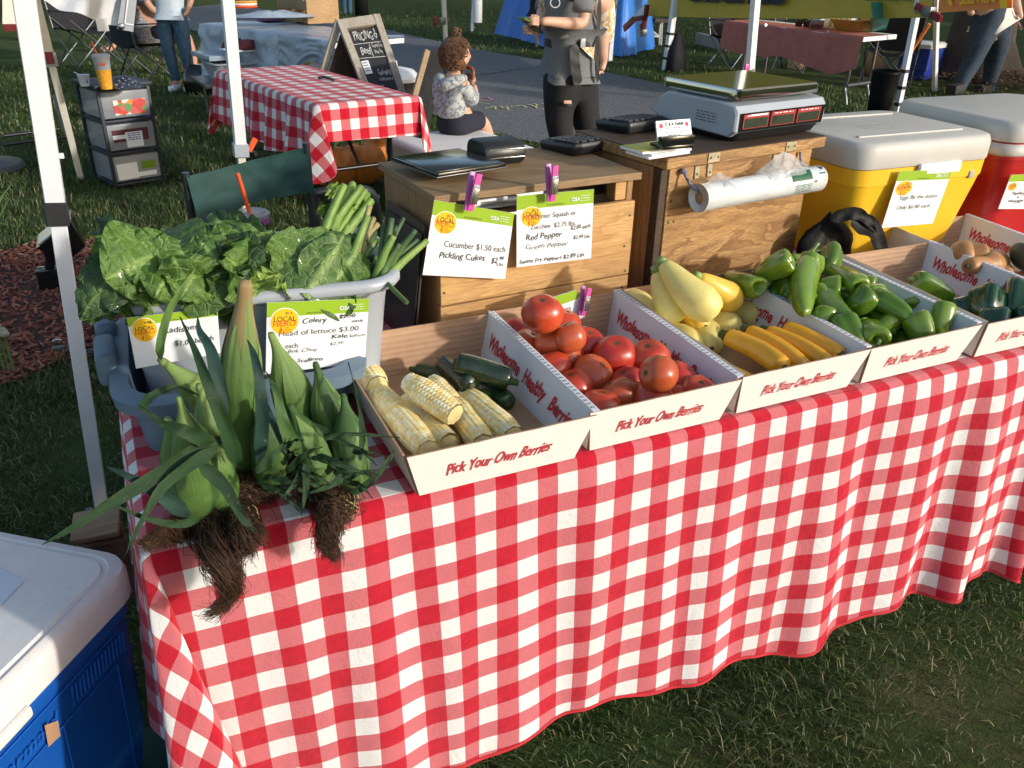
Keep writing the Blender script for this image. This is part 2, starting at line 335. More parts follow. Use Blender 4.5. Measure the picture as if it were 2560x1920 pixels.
# corn kernels: colour per kernel from an attribute
t = NT('kernels'); a = t.n('Attribute', attribute_name='kc'); t.l(t.ramp(a.outputs['Fac'], [(0, (.74,.50,.15)), (.45, (.82,.66,.27)), (.75, (.86,.78,.48)), (1, (.80,.78,.64))]), t.b.inputs['Base Color'])
t.b.inputs['Roughness'].default_value = .28; t.b.inputs['Coat Weight'].default_value = .3; t.b.inputs['Subsurface Weight'].default_value = .1; t.b.inputs['Subsurface Radius'].default_value = (.01,.006,.002); reg('kernels', t.m)
mat('cob_end', (.70,.58,.26), .6, 60, .2, bs=200, bst=.5)
def leafmat(name, c1, c2, vein, vs=58, rough=.42, fine=.45):
    t = NT(name); uv = t.n('UVMap'); sp = t.n('SeparateXYZ'); t.l(uv.outputs[0], sp.inputs[0])
    vo = t.n('TexVoronoi', feature='DISTANCE_TO_EDGE'); vo.inputs['Scale'].default_value = vs; t.l(t.co((1,1,1),'Object'), vo.inputs['Vector'])
    e = t.ramp(vo.outputs['Distance'], [(.0,(1,1,1)),(.12,(0,0,0))])
    col = t.ramp(t.noise(16, 5), [(.3, c1), (.7, c2)])
    mid = t.ramp(t.math('ABSOLUTE', t.math('SUBTRACT', sp.outputs[0], .5)), [(.012,(1,1,1)),(.05,(0,0,0))])
    col = t.mix(t.math('MULTIPLY', e, fine), col, vein); col = t.mix(mid, col, vein)
    t.l(col, t.b.inputs['Base Color']); t.b.inputs['Roughness'].default_value = rough; t.b.inputs['Coat Weight'].default_value = .08
    t.b.inputs['Transmission Weight'].default_value = 0
    tr = t.n('BsdfTranslucent'); t.l(col, tr.inputs[0]); ms = t.n('MixShader'); ms.inputs[0].default_value = .22
    t.l(t.b.outputs[0], ms.inputs[1]); t.l(tr.outputs[0], ms.inputs[2]); t.l(ms.outputs[0], t.out.inputs[0])
    rb = t.ramp(vo.outputs['Distance'], [(.0,(0,0,0)),(.10,(.7,.7,.7)),(.3,(1,1,1))], 'EASE'); t.bump(t.math('ADD', t.math('MULTIPLY', t.noise(26, 5, None, .6, .6), 2.2), t.math('MULTIPLY', rb, .5)), .7, .006); return reg(name, t.m)
leafmat('lettuce', (.030,.082,.014), (.078,.165,.026), (.19,.31,.08), rough=.55); leafmat('lettuce_b', (.048,.12,.016), (.115,.225,.032), (.25,.38,.09), rough=.5); leafmat('lettuce_c', (.014,.042,.010), (.038,.09,.020), (.11,.19,.05), rough=.55); leafmat('lettuce_light', (.15,.28,.03), (.25,.38,.06), (.40,.50,.18)); leafmat('kale', (.02,.06,.02), (.045,.105,.032), (.15,.24,.08), 70, .55)
leafmat('romaine', (.045,.11,.02), (.085,.175,.035), (.28,.40,.13), 62, .5)
def bladed(name, c1, c2, c3=None, sc=90, rough=.45):
    t = NT(name); uv = t.n('UVMap'); m_ = t.n('Mapping'); m_.inputs['Scale'].default_value = (sc, .7, 1); t.l(uv.outputs[0], m_.inputs[0])
    n = t.noise(1, 4, m_.outputs[0], .7); col = t.mix(t.ramp(n, [(.35,(0,0,0)),(.65,(1,1,1))]), c1, c2); big = t.noise(17, 5); col = t.mix(t.ramp(big, [(.42,(0,0,0)),(.7,(.75,.75,.75))]), col, tuple(v*.55 for v in c1)); sc3 = t.noise(120, 3); col = t.mix(t.ramp(sc3, [(.66,(0,0,0)),(.74,(.5,.5,.5))]), col, (.25,.19,.08))
    if c3:
        sp = t.n('SeparateXYZ'); t.l(uv.outputs[0], sp.inputs[0]); col = t.mix(t.ramp(sp.outputs[1], [(.62,(0,0,0)),(.80,(.9,.9,.9))] if 'brown' in name else [(.55,(0,0,0)),(.95,(1,1,1))]), col, c3)
    t.l(col, t.b.inputs['Base Color']); t.b.inputs['Roughness'].default_value = rough; t.b.inputs['Specular IOR Level'].default_value = .3; t.bump(n, .5, .002); return reg(name, t.m)
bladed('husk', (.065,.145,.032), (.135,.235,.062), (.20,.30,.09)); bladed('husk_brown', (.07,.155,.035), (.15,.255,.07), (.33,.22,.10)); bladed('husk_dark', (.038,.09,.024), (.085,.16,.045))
bladed('corn_leaf', (.011,.036,.012), (.028,.070,.022), None, 40, .5); bladed('corn_leaf_blue', (.016,.045,.034), (.034,.078,.058), None, 40, .5)
bladed('celery', (.15,.27,.05), (.27,.39,.11), None, 30); bladed('scallion', (.06,.13,.03), (.15,.24,.08), (.05,.10,.04), 30); bladed('dry_blade', (.28,.24,.09), (.40,.33,.15), None, 30)
mat('silk_brown', (.060,.026,.010), .6, 90, .5); mat('silk_pale', (.42,.36,.13), .5, 60, .3)
mat('green_fabric', (.012,.055,.045), .75, 8, .2, bs=16, bst=.5, bd=.01); mat('blue_fabric', (.012,.03,.14), .8, 8, .2, bs=16, bst=.4, bd=.01); mat('chair_tube', (.05,.055,.06), .35, 8, .1, metal=.5)
mat('drawer_frame', (.012,.018,.032), .5, 8, .1); mat('drawer_clear', (.36,.38,.40), .35, 5, .15, alpha=.6); mat('orange_sleeve', (.75,.34,.02), .7, 50, .25, bs=70, bst=.3); mat('straw', (.80,.10,.02), .4, 8, .05)
mat('cup_clear', (.50,.53,.55), .12, 5, .1, alpha=.5); mat('coffee', (.05,.02,.015), .3, 5, .1); mat('cup_paper', (.72,.73,.74), .5, 20, .1); mat('blue_print', (.03,.09,.35), .5, 20, .2)
mat('skin', (.52,.28,.19), .5, 12, .08, sss=.1, bs=120, bst=.08); mat('skin_fair', (.60,.36,.26), .5, 12, .08, sss=.1, bs=120, bst=.05); mat('hair', (.15,.075,.036), .5, 60, .5, bs=70, bst=.9, bd=.006); mat('hair_dark', (.03,.018,.01), .5, 60, .4, bs=70, bst=.9, bd=.006)
mat('tee_grey', (.17,.18,.19), .9, 90, .18, bs=20, bst=.5, bd=.006); mat('tee_white', (.46,.53,.60), .9, 30, .08, bs=14, bst=.4, bd=.006); mat('black_jeans', (.012,.012,.015), .85, 30, .4, bs=18, bst=.6, bd=.006)
mat('jeans', (.045,.10,.16), .85, 24, .35, bs=16, bst=.6, bd=.008); mat('jeans_dark', (.028,.045,.07), .85, 18, .4, bs=14, bst=.6, bd=.008); mat('navy', (.014,.016,.03), .9, 12, .2); mat('strap', (.012,.012,.013), .6, 30, .2)
t = NT('camo'); n1 = t.noise(38, 3); t.l(t.ramp(n1, [(.42, (.42,.43,.42)), (.52, (.36,.38,.38)), (.54, (.14,.17,.22)), (.6, (.12,.15,.2)), (.63, (.40,.42,.40))]), t.b.inputs['Base Color']); t.b.inputs['Roughness'].default_value = .9; t.bump(t.noise(22, 4), .4, .006); reg('camo', t.m)
t = NT('floral'); n1 = t.noise(30, 2); t.l(t.ramp(n1, [(.35, (.75,.70,.58)), (.5, (.75,.70,.58)), (.52, (.70,.30,.06)), (.58, (.72,.5,.12)), (.62, (.22,.24,.35)), (.72, (.75,.7,.6))]), t.b.inputs['Base Color']); t.b.inputs['Roughness'].default_value = .9; reg('floral', t.m)
t = NT('plaid'); n1 = t.noise(60, 2); t.l(t.ramp(n1, [(.4, (.25,.25,.27)), (.5, (.06,.06,.07)), (.6, (.4,.4,.42))]), t.b.inputs['Base Color']); reg('plaid', t.m)
t = NT('bag_print'); n1 = t.noise(60, 3); t.l(t.ramp(n1, [(.5, (.02,.025,.04)), (.56, (.03,.04,.06)), (.6, (.4,.42,.48)), (.68, (.25,.08,.1))]), t.b.inputs['Base Color']); reg('bag_print', t.m)
t = NT('candy'); vo = t.n('TexVoronoi'); vo.inputs['Scale'].default_value = 26; t.l(t.co(), vo.inputs['Vector']); sc_ = t.n('SeparateColor'); t.l(vo.outputs['Color'], sc_.inputs[0])
t.l(t.ramp(sc_.outputs[0], [(0,(.6,.05,.04)),(.3,(.7,.25,.03)),(.5,(.75,.7,.62)),(.7,(.1,.3,.08)),(.85,(.65,.1,.1))], 'CONSTANT'), t.b.inputs['Base Color']); reg('candy', t.m)
mat('chalkboard', (.018,.019,.021), .6, 14, .4); mat('chalk', (.62,.62,.60), .9, 60, .2); mat('pumpkin', (.68,.22,.03), .5, 18, .25, bs=20, bst=.3)
mat('tarp_blue', (.03,.19,.62), .45, 5, .12, bs=7, bst=.6, bd=.02); mat('tarp_white', (.70,.71,.74), .6, 6, .06, bs=8, bst=.5, bd=.02); mat('canvas_cream', (.72,.68,.58), .7, 6, .08); mat('tarp_clear', (.34,.40,.46), .3, 5, .25, bs=12, bst=.8, bd=.02)
mat('banner_yellow', (.50,.37,.04), .5, 5, .06, bs=6, bst=.2, bd=.01); mat('banner_orange', (.75,.24,.05), .5, 5, .06, bs=6, bst=.2, bd=.01); mat('clamp_red', (.16,.012,.012), .4, 10, .2); mat('lt_blue', (.62,.69,.76), .5, 10, .1)
mat('rust_cloth', (.40,.13,.10), .85, 8, .15, bs=10, bst=.6, bd=.01); mat('table_white', (.80,.80,.79), .5, 10, .04); mat('wicker', (.40,.24,.08), .7, 120, .4, bs=150, bst=.8); mat('teal', (.03,.22,.19), .6, 8, .1)
mat('display', (.022,.035,.02), .25, 8, .2); mat('display_red', (.35,.02,.03), .4, 8, .1); mat('scale_grey', (.38,.41,.45), .3, 8, .05, coat=.3); mat('pan', (.42,.41,.37), .04, 20, .05, metal=1.)
mat('key', (.035,.036,.042), .35, 30, .2); mat('key_red', (.25,.02,.02), .4, 30, .2); mat('book_yellow', (.55,.50,.10), .5, 20, .2); mat('twine_blue', (.03,.04,.22), .7, 90, .8, col2=(.4,.4,.5))
mat('bag_roll', (.62,.66,.67), .16, 12, .08, coat=.5, bs=22, bst=.6, bd=.006); mat('bag_film', (.60,.64,.64), .15, 12, .1, alpha=.45, coat=.5, bs=20, bst=1., bd=.01); mat('bag_green', (.015,.10,.04), .3, 10, .1)
mat('skin_dark', (.25,.11,.06), .5, 12, .1); mat('red_cloth', (.40,.02,.04), .8, 10, .1); mat('maroon', (.10,.02,.03), .8, 30, .3); mat('lamp_glass', (.35,.45,.50), .1, 8, .1, coat=.6); mat('purple_cloth', (.12,.04,.12), .8, 10, .2)
mat('orange_rope', (.75,.20,.03), .6, 20, .1); mat('pretzel', (.20,.07,.02), .35, 60, .4); mat('hosta', (.10,.18,.05), .5, 20, .3); mat('bloom', (.30,.30,.20), .8, 60, .3)
t = NT('canopy_cloth'); t.b.inputs['Base Color'].default_value = (.75,.74,.70,1); t.b.inputs['Roughness'].default_value = .8; tr = t.n('BsdfTranslucent'); tr.inputs[0].default_value = (.75,.74,.70,1); ms = t.n('MixShader'); ms.inputs[0].default_value = .5; t.l(t.b.outputs[0], ms.inputs[1]); t.l(tr.outputs[0], ms.inputs[2]); t.l(ms.outputs[0], t.out.inputs[0]); reg('canopy_cloth', t.m)
# ground covers
t = NT('lawn'); n1 = t.noise(3.2, 6, rough=.7); n2 = t.noise(70, 4, rough=.8); n3 = t.noise(.5, 3)
c = t.mix(t.ramp(n1, [(.38,(0,0,0)),(.68,(1,1,1))]), (.040,.048,.018), (.13,.10,.055)); c = t.mix(t.ramp(n2, [(.35,(0,0,0)),(.7,(1,1,1))]), c, (.060,.115,.025)); c = t.mix(t.ramp(n3, [(.4,(0,0,0)),(.65,(.5,.5,.5))]), c, (.05,.105,.022))
t.l(c, t.b.inputs['Base Color']); t.b.inputs['Roughness'].default_value = .95; t.b.inputs['Specular IOR Level'].default_value = .1; t.bump(n2, 1., .02); reg('lawn', t.m)
t = NT('grass'); a = t.n('Attribute', attribute_name='gc'); gn = t.noise(1.1, 3)
gg = t.ramp(t.math('ADD', t.math('MULTIPLY', a.outputs['Fac'], .7), t.math('MULTIPLY', gn, .3)), [(.1,(.03,.052,.012)),(.45,(.06,.105,.022)),(.66,(.13,.165,.05)),(.8,(.30,.26,.13))]); t.l(gg, t.b.inputs['Base Color']); t.b.inputs['Roughness'].default_value = .55
tr = t.n('BsdfTranslucent'); t.l(gg, tr.inputs[0]); ms = t.n('MixShader'); ms.inputs[0].default_value = .3; t.l(t.b.outputs[0], ms.inputs[1]); t.l(tr.outputs[0], ms.inputs[2]); t.l(ms.outputs[0], t.out.inputs[0]); reg('grass', t.m)
t = NT('asphalt'); n2 = t.noise(160, 3, rough=.8); n1 = t.noise(1.5, 4); vo = t.n('TexVoronoi'); vo.inputs['Scale'].default_value = 95; t.l(t.co(), vo.inputs['Vector'])
sc_ = t.n('SeparateColor'); t.l(vo.outputs['Color'], sc_.inputs[0]); c = t.ramp(sc_.outputs[0], [(0,(.075,.075,.078)),(.5,(.12,.12,.122)),(.85,(.17,.17,.168)),(1,(.30,.30,.28))]); c = t.mix(t.math('MULTIPLY', n1, .35), c, (.165,.164,.165))
t.l(c, t.b.inputs['Base Color']); t.b.inputs['Roughness'].default_value = .85; t.bump(vo.outputs['Distance'], .6, .006); reg('asphalt', t.m)
t = NT('mulch'); a = t.n('Attribute', attribute_name='gc'); t.l(t.ramp(a.outputs['Fac'], [(0,(.10,.030,.018)),(.5,(.22,.07,.042)),(.85,(.31,.13,.085)),(1,(.36,.22,.15))]), t.b.inputs['Base Color']); t.b.inputs['Roughness'].default_value = .85; reg('mulch', t.m)
mat('mulch_bed', (.05,.018,.012), .95, 40, .4, bs=60, bst=1., bd=.01); mat('chalk_yellow', (.55,.52,.22), .9, 80, .4); mat('chalk_pink', (.50,.22,.26), .9, 80, .4); mat('crack', (.02,.02,.02), 1., 20, .2)
t = NT('tree_leaf'); a = t.n('Attribute', attribute_name='gc'); t.l(t.ramp(a.outputs['Fac'], [(0,(.03,.06,.015)),(1,(.08,.13,.03))]), t.b.inputs['Base Color']); reg('tree_leaf', t.m)
mat('leaf_litter', (.17,.10,.055), .9, 30, .4, bs=40, bst=1., bd=.02)
# ================================================================ SETTING
def gz(x, y): return .018*mnoise.noise(Vector((x*.5, y*.5, 0)))
# lawn: fine near the stall, reaching the horizon
xs = np.concatenate([[-400,-100,-40,-20,-10], np.linspace(-6, 14, 81), [20,40,100,400]]); ys = np.concatenate([[-400,-60,-12], np.linspace(-4, 22, 105), [30,45,80,150,400]])
vs = [(x, y, gz(x, y)-.012) for y in ys for x in xs]; w = len(xs)
struct(mk('lawn', vs, [(j*w+i, j*w+i+1, (j+1)*w+i+1, (j+1)*w+i) for j in range(len(ys)-1) for i in range(w-1)], 'lawn'))
near = [at(1900,440), at(1560,388), at(1290,345), at(1100,290), at(860,215), at(700,150), at(530,88), at(400,60)]
far = [at(2215,312), at(1930,262), at(1530,185), at(1350,150), at(1130,112), at(960,75), at(830,52), at(700,30)]
near = [near[0]+(near[0]-near[1])*2]+near+[near[-1]+(near[-1]-near[-2])*1.2]; far = [far[0]+(far[0]-far[1])*1.5]+far+[far[-1]+(far[-1]-far[-2])*1.2]
NP, FP = crv([V(p.x, p.y, 0) for p in near], 60), crv([V(p.x, p.y, 0) for p in far], 60)
def pathf(u, v):
    a = NP[int(u*60)]; b = FP[int(u*60)]; e = .05*mnoise.noise(Vector((u*40, v*3, 1))) if v in (0., 1.) else 0
    p = a*(1-v)+b*v; p.y += e; return (p.x, p.y, gz(p.x, p.y)+.006)
vs, fs, uv = sheet(pathf, 60, 12); struct(mk('path', vs, fs, 'asphalt', uv=uv))
PATHPOLY = np.array([(p.x, p.y) for p in NP]+[(p.x, p.y) for p in FP[::-1]])
mu = [at(0,640), at(130,602), at(262,610), at(330,655), at(520,640), at(560,760), at(500,860), at(300,890), at(150,910), at(60,960), at(-140,1000), at(-500,900), at(-500,600), at(-200,590)]
MULCH = np.array([(p.x, p.y) for p in mu])
def inside(px, py, poly):
    c = np.zeros(px.shape, bool); j = len(poly)-1
    for i in range(len(poly)):
        xi, yi = poly[i]; xj, yj = poly[j]
        c ^= ((yi > py) != (yj > py)) & (px < (xj-xi)*(py-yi)/(yj-yi+1e-12)+xi); j = i
    return c
cm = V(MULCH[:,0].mean(), MULCH[:,1].mean(), 0)
vs = [(cm.x, cm.y, .03)]+[(x, y, gz(x, y)+.008) for x, y in MULCH]; n = len(MULCH)
struct(mk('mulch_bed', vs, [(0, 1+i, 1+(i+1) % n) for i in range(n)], 'mulch_bed', smooth=False))
def blades(name, m, P_, h, w, lean, gc, kind='stuff', up=.01):
    n = len(P_); a = RNG.uniform(0, 2*math.pi, n); l = RNG.uniform(0, 2*math.pi, n); L = lean*RNG.uniform(.2, 1.2, n)*h
    dx, dy = np.cos(a)*w/2, np.sin(a)*w/2; lx, ly = np.cos(l)*L, np.sin(l)*L
    z0 = P_[:,2]; A = np.empty((n, 5, 3), dtype=np.float32)
    A[:,0] = np.stack([P_[:,0]-dx, P_[:,1]-dy, z0], 1); A[:,1] = np.stack([P_[:,0]+dx, P_[:,1]+dy, z0], 1)
    A[:,2] = np.stack([P_[:,0]-dx*.8+lx*.35, P_[:,1]-dy*.8+ly*.35, z0+h*.6], 1); A[:,3] = np.stack([P_[:,0]+dx*.8+lx*.35, P_[:,1]+dy*.8+ly*.35, z0+h*.6], 1)
    A[:,4] = np.stack([P_[:,0]+lx, P_[:,1]+ly, z0+h*np.clip(1-lean*.3,.3,1)], 1)
    k = np.arange(n)*5
    me = bpy.data.meshes.new(name); me.vertices.add(n*5); me.vertices.foreach_set('co', A.reshape(-1))
    q = np.stack([k, k+1, k+3, k+2], 1); t3 = np.stack([k+2, k+3, k+4], 1)
    loops = np.concatenate([np.concatenate([q, t3], 1).reshape(-1)]); me.loops.add(len(loops)); me.loops.foreach_set('vertex_index', loops.astype(np.int32))
    st = (np.arange(n)*7)[:,None]+np.array([[0,4]]); me.polygons.add(n*2); me.polygons.foreach_set('loop_start', st.reshape(-1).astype(np.int32))
    me.update(calc_edges=True); me.materials.append(MATS[m])
    at_ = me.attributes.new('gc', 'FLOAT', 'POINT'); at_.data.foreach_set('value', np.repeat(gc, 5).astype(np.float32))
    o = link(bpy.data.objects.new(name, me)); o['kind'] = kind; return o
def gzn(x, y): return np.array([gz(a, b) for a, b in zip(x, y)])
def scatter(n, x0, x1, y0, y1):
    x = RNG.uniform(x0, x1, n); y = RNG.uniform(y0, y1, n); k = ~inside(x, y, PATHPOLY) & ~inside(x, y, MULCH); x, y = x[k], y[k]
    # thin by clumps, keep what the camera's cone can see (with room for a step aside)
    return x, y
PX, PY, PH, PW, PL = [], [], [], [], []
for n, a, h0, h1, w_, ln in ((90000, (.1,4.2,-.2,1.35), .012, .042, .0028, 1.5), (60000, (-1.6,.3,1.2,4.), .018, .055, .0036, 1.3), (90000, (-1.8,4.,3.,7.2), .03, .075, .0055, .8),
                          (60000, (-2.,8.5,7.,13.), .03, .07, .010, .7), (26000, (3.5,10.,3.5,8.), .03, .07, .009, .7), (22000, (0,14,12,22), .03, .07, .018, .6)):
    x, y = scatter(n, *a); cl = np.array([mnoise.noise(Vector((p*2.2, q*2.2, 3.))) for p, q in zip(x, y)]); k = RNG.uniform(-.5, .6, len(x)) < cl+.25; x, y, cl = x[k], y[k], cl[k]
    PX.append(x); PY.append(y); PH.append(RNG.uniform(h0, h1, len(x))*(1+cl*.5)); PW.append(np.full(len(x), w_)); PL.append(np.full(len(x), ln))
X_, Y_ = np.concatenate(PX), np.concatenate(PY); Z_ = 0.018*0-np.zeros(len(X_))
Z_ = gzn(X_, Y_)-.012
pn_ = np.array([mnoise.noise(Vector((a*1.7, b*1.7, 8.)))+.5*mnoise.noise(Vector((a*5, b*5, 2.))) for a, b in zip(X_, Y_)]); gc = np.clip(RNG.normal(.42, .22, len(X_))+np.where(Y_ < 2, .42, .2)*pn_+np.where(Y_ < 1.5, .08, -.07), 0, 1); gc[RNG.uniform(0,1,len(X_)) < .07] = 1.25
kp = ~((Y_ < 2) & (pn_ > .25) & (RNG.uniform(0,1,len(X_)) < .55)); X_, Y_, Z_, gc = X_[kp], Y_[kp], Z_[kp], gc[kp]; PH, PW, PL = [np.concatenate(PH)[kp]], [np.concatenate(PW)[kp]], [np.concatenate(PL)[kp]]
blades('grass', 'grass', np.stack([X_, Y_, Z_], 1), np.concatenate(PH), np.concatenate(PW), np.concatenate(PL), gc)
# mulch chips
n = 15000; x = RNG.uniform(-1.6, .6, n); y = RNG.uniform(3.1, 5.5, n); k = inside(x, y, MULCH); x, y = x[k], y[k]; n = len(x)
yaw = RNG.uniform(0, math.pi, n); L = RNG.uniform(.012, .055, n); Wd = RNG.uniform(.005, .013, n); T = RNG.uniform(.002, .006, n); pit = RNG.normal(0, .35, n); z = RNG.uniform(.012, .035, n)
base = np.array(boxv((0,0,0), (1,1,1))[0]); c_, s_ = np.cos(yaw), np.sin(yaw)
lx = base[None,:,0]*L[:,None]*np.cos(pit)[:,None]; lz = base[None,:,0]*L[:,None]*np.sin(pit)[:,None]+base[None,:,2]*T[:,None]; ly = base[None,:,1]*Wd[:,None]
A = np.stack([x[:,None]+lx*c_[:,None]-ly*s_[:,None], y[:,None]+lx*s_[:,None]+ly*c_[:,None], z[:,None]+lz], 2).reshape(-1,3)
F_ = (np.array(CF)[None]+(np.arange(n)*8)[:,None,None]).reshape(-1,4)
mk('mulch_chips', A, F_.tolist(), 'mulch', smooth=False, kind='stuff', attr={'gc': np.repeat(np.clip(RNG.normal(.5,.25,n),0,1), 8)})
# asphalt cracks and chalk marks, as thin sheets on the path
def ribbon(pts, w, m, name, z=.012, seg=40, jit=.6):
    P_ = crv([V(p.x, p.y, 0) for p in pts], seg); vs = []
    for i, p in enumerate(P_):
        d = (P_[min(i+1,seg)]-P_[max(i-1,0)]).normalized(); s = V(-d.y, d.x, 0); q = w*(1+jit*mnoise.noise(Vector((i*.7, w*50, 0)))); p = p+s*(.04*mnoise.noise(Vector((i*.33, 5, 0))))
        for k in (-1, 1): v = p+s*(k*q/2); vs.append((v.x, v.y, gz(v.x, v.y)+z))
    return vs, [(2*i, 2*i+1, 2*i+3, 2*i+2) for i in range(seg)]
vs, fs = ribbon([at(1150,196), at(1240,185), at(1300,176), at(1400,172)], .02, 'crack', 'c'); struct(mk('path_crack', vs, fs, 'crack', smooth=False))
cy = Acc(); cp = Acc()
for a, b in (((1215,274),(1232,268)),((1232,268),(1240,276)),((1245,268),(1262,274)),((1262,268),(1272,278)),((1278,270),(1300,266)),((1300,266),(1318,272)),((1318,264),(1340,270)),((1335,262),(1342,274)),((1355,262),(1372,272)),((1372,272),(1355,276))):
    cy.add(*ribbon([at(*a), at((a[0]+b[0])/2+2,(a[1]+b[1])/2), at(*b)], .022, '', '', seg=6))
for c_, r_ in (((1168,250),14),((1212,250),15)):
    cp.add(*ribbon([at(c_[0]+r_*math.cos(q), c_[1]+r_*.35*math.sin(q)) for q in np.linspace(0, 6.2, 9)], .025, '', '', seg=24))
cy.add(*ribbon([at(1160,258), at(1200,259), at(1226,262)], .02, '', '', seg=8))
struct(cy.mk('chalk_marks', 'chalk_yellow')); struct(cp.mk('chalk_drawing', 'chalk_pink'))
# unseen trees added behind the photographer to shade the lawn beyond the stall
def leafball(name, c, R, n, par, sz=.16):
    d = RNG.normal(0, 1, (n, 3)); d /= np.linalg.norm(d, axis=1)[:,None]; r = R*RNG.uniform(.55, 1.05, n)*(1+.15*np.sin(d[:,0]*5)+.1*np.sin(d[:,2]*9)); P_ = np.array(c)+d*r[:,None]*np.array([1,1,.9])
    a = RNG.normal(0, 1, (n, 3)); a /= np.linalg.norm(a, axis=1)[:,None]; b = np.cross(a, d); b /= np.linalg.norm(b, axis=1)[:,None]+1e-9; s = sz*RNG.uniform(.6, 1.3, n)[:,None]
    A = np.stack([P_-a*s, P_-b*s*.6, P_+a*s, P_+b*s*.6], 1).reshape(-1, 3); F_ = (np.arange(n)[:,None]*4+np.arange(4)).tolist()
    return mk(name, A, F_, 'tree_leaf', par, False, attr={'gc': np.repeat(RNG.uniform(0,1,n), 4)})
for i in range(9):
    a = math.radians(-34+17*i); b = V(34*math.sin(a)+2*math.sin(i*2.1), 38*math.cos(a)+3*math.cos(i*1.7), 0); T_ = thing('park_tree', ['broad','tall','dark','low','round','leaning','full','sparse','wide'][i]+' tree at the far edge of the park, out of the frame', 'tree', b, 'trees at the far edge of the park')
    vs, fs = sweep([b, b+V(.1,0,1.5), b+V(0,.1,3.5)], [.35,.28,.22], 8); mk('trunk', vs, fs, 'bark', T_); leafball('crown', (b.x, b.y, 5.2+(i%3)), 4.6, 3600, T_, .55)
hv = V(math.sin(SUN_AZ), -math.cos(SUN_AZ), 0); pv = V(math.cos(SUN_AZ), math.sin(SUN_AZ), 0)
for i, (dd, pp, R, lab) in enumerate(((24, 14.5, 3.2, 'unseen leafy tree added for shade, farthest right behind the photographer'), (30, 7.6, 2.6, 'unseen leafy tree added for shade, in the middle behind the photographer'), (17, -3.9, 3.3, 'unseen leafy tree added for shade, on the left behind the photographer'), (30, 1.5, 4., 'unseen distant tree added for shade, far behind the photographer'))):
    b = hv*dd+pv*pp
    if i == 3: b = hv*34+pv*-11
    T_ = thing('added_shade_tree', lab, 'tree', b, 'unseen trees added for shade behind the photographer'); vs, fs = sweep(crv([b, b+V(.1,.1,1.5), b+V(0,.2,3.2)], 8), lambda t: .26-.1*t, 10); mk('trunk', vs, fs, 'bark', T_)
    leafball('crown', (b.x, b.y, 3.0+R*.3), R, 9000, T_, .24)
# ================================================================ MARKET TABLE
TZ = .742; XL, XR, YB = -.042, 2.55, 1.80
def YE(x): return 1.052-.022*x
tb = thing('folding_table', 'long white folding table mostly hidden under the red gingham cloth of the produce stall', 'table', (1.2, 1.4, 0))
bbox('tabletop', ((XL+XR)/2, 1.42, TZ-.03), (XR-XL-.02, .70, .04), 'table_white', tb)
for x in (.25, 2.25):
    for y in (1.15, 1.7): ptube('leg', [(x, y, TZ-.05), (x, y, 0)], .014, 'grey_metal', tb)
# gingham cloth, hanging in folds over front and left side, gathered at the near left corner
DR = .60; NU, NV = 330, 46
def foldf(x, d):                # outward bulge of the hanging front, metres
    k = d/DR; a = .22+1.0*max(0, min(1, (x-1.0)/.6)); q = x+.11*k*(x-.9)*.35
    s = .5+.5*math.sin(q*2*math.pi/.225+1.3*math.sin(q*3.1)); s2 = .5+.5*math.sin(q*2*math.pi/.13+2.2*math.sin(q*2.3+1)); n = mnoise.noise(Vector((q*5, d*1.2, 2.)))
    return (k**.8)*(.012+.042*a*(s**1.6)+.018*s2*(.4+a*.5)+.02*n)+.002*mnoise.noise(Vector((x*9, d*9, 0)))
Gp = [(-.02,.16),(-.05,-.02),(-.07,-.17),(.03,-.20),(.15,-.19),(.16,-.10),(.07,-.045),(.03,-.03)]
def G(phi):                     # plan offset of the corner fold per metre of drop; phi 1 = side, 0 = front
    P_ = [V(a, b, 0) for a, b in Gp]; t = (1-phi)*(len(P_)-1); k = min(int(t), len(P_)-2); u = t-k
    a, b, c, d = P_[max(k-1,0)], P_[k], P_[k+1], P_[min(k+2,len(P_)-1)]
    return .5*((2*b)+(c-a)*u+(2*a-5*b+4*c-d)*u*u+(3*b-a-3*c+d)*u**3)
cs = []; cf = []; cu = []
def addgrid(vs, fs, uv):
    n = len(cs); cs.extend(vs); cu.extend(uv); cf.extend([tuple(i+n for i in f) for f in fs])
def hem(s): return DR+.012*math.sin(s*7)+.008*math.sin(s*17)
def rnd(d, R=.014):             # rounded table edge: returns (out, down)
    if d < R*1.57: a = d/R; return R*math.sin(a), R*(1-math.cos(a))
    return R, R+(d-R*1.57)
def topf(u, v):
    x = XL+(XR-XL)*u; y = YB+(YE(x)-YB)*v; z = TZ+.0015*mnoise.noise(Vector((x*7, y*7, 0)))+.001; return (x, y, z), (x+3.02, (y-1.03)+3.)
addgrid(*sheet(topf, 120, 24))
def frontf(u, v):
    x0 = XL+(XR-XL)*u; d = v*hem(x0); o, dn = rnd(d); b = foldf(x0, d)*min(1, d/.06); bl = min(1, (x0-XL)/.16); k = max(0, 1-(x0-XL)/.10)
    b *= bl; dx = (.05*k*k)*(d/DR)*.3+d*Gp[-1][0]*k; x = x0+dx-.010*(d/DR)*math.cos(x0*27)
    y = YE(x0)-o-b-.03*d*(1-k)+d*Gp[-1][1]*k; z = TZ-dn
    return (x, y, z+.001), (x0+3.02, (YE(x0)-1.03)+3.-d)
addgrid(*sheet(frontf, NU, NV))
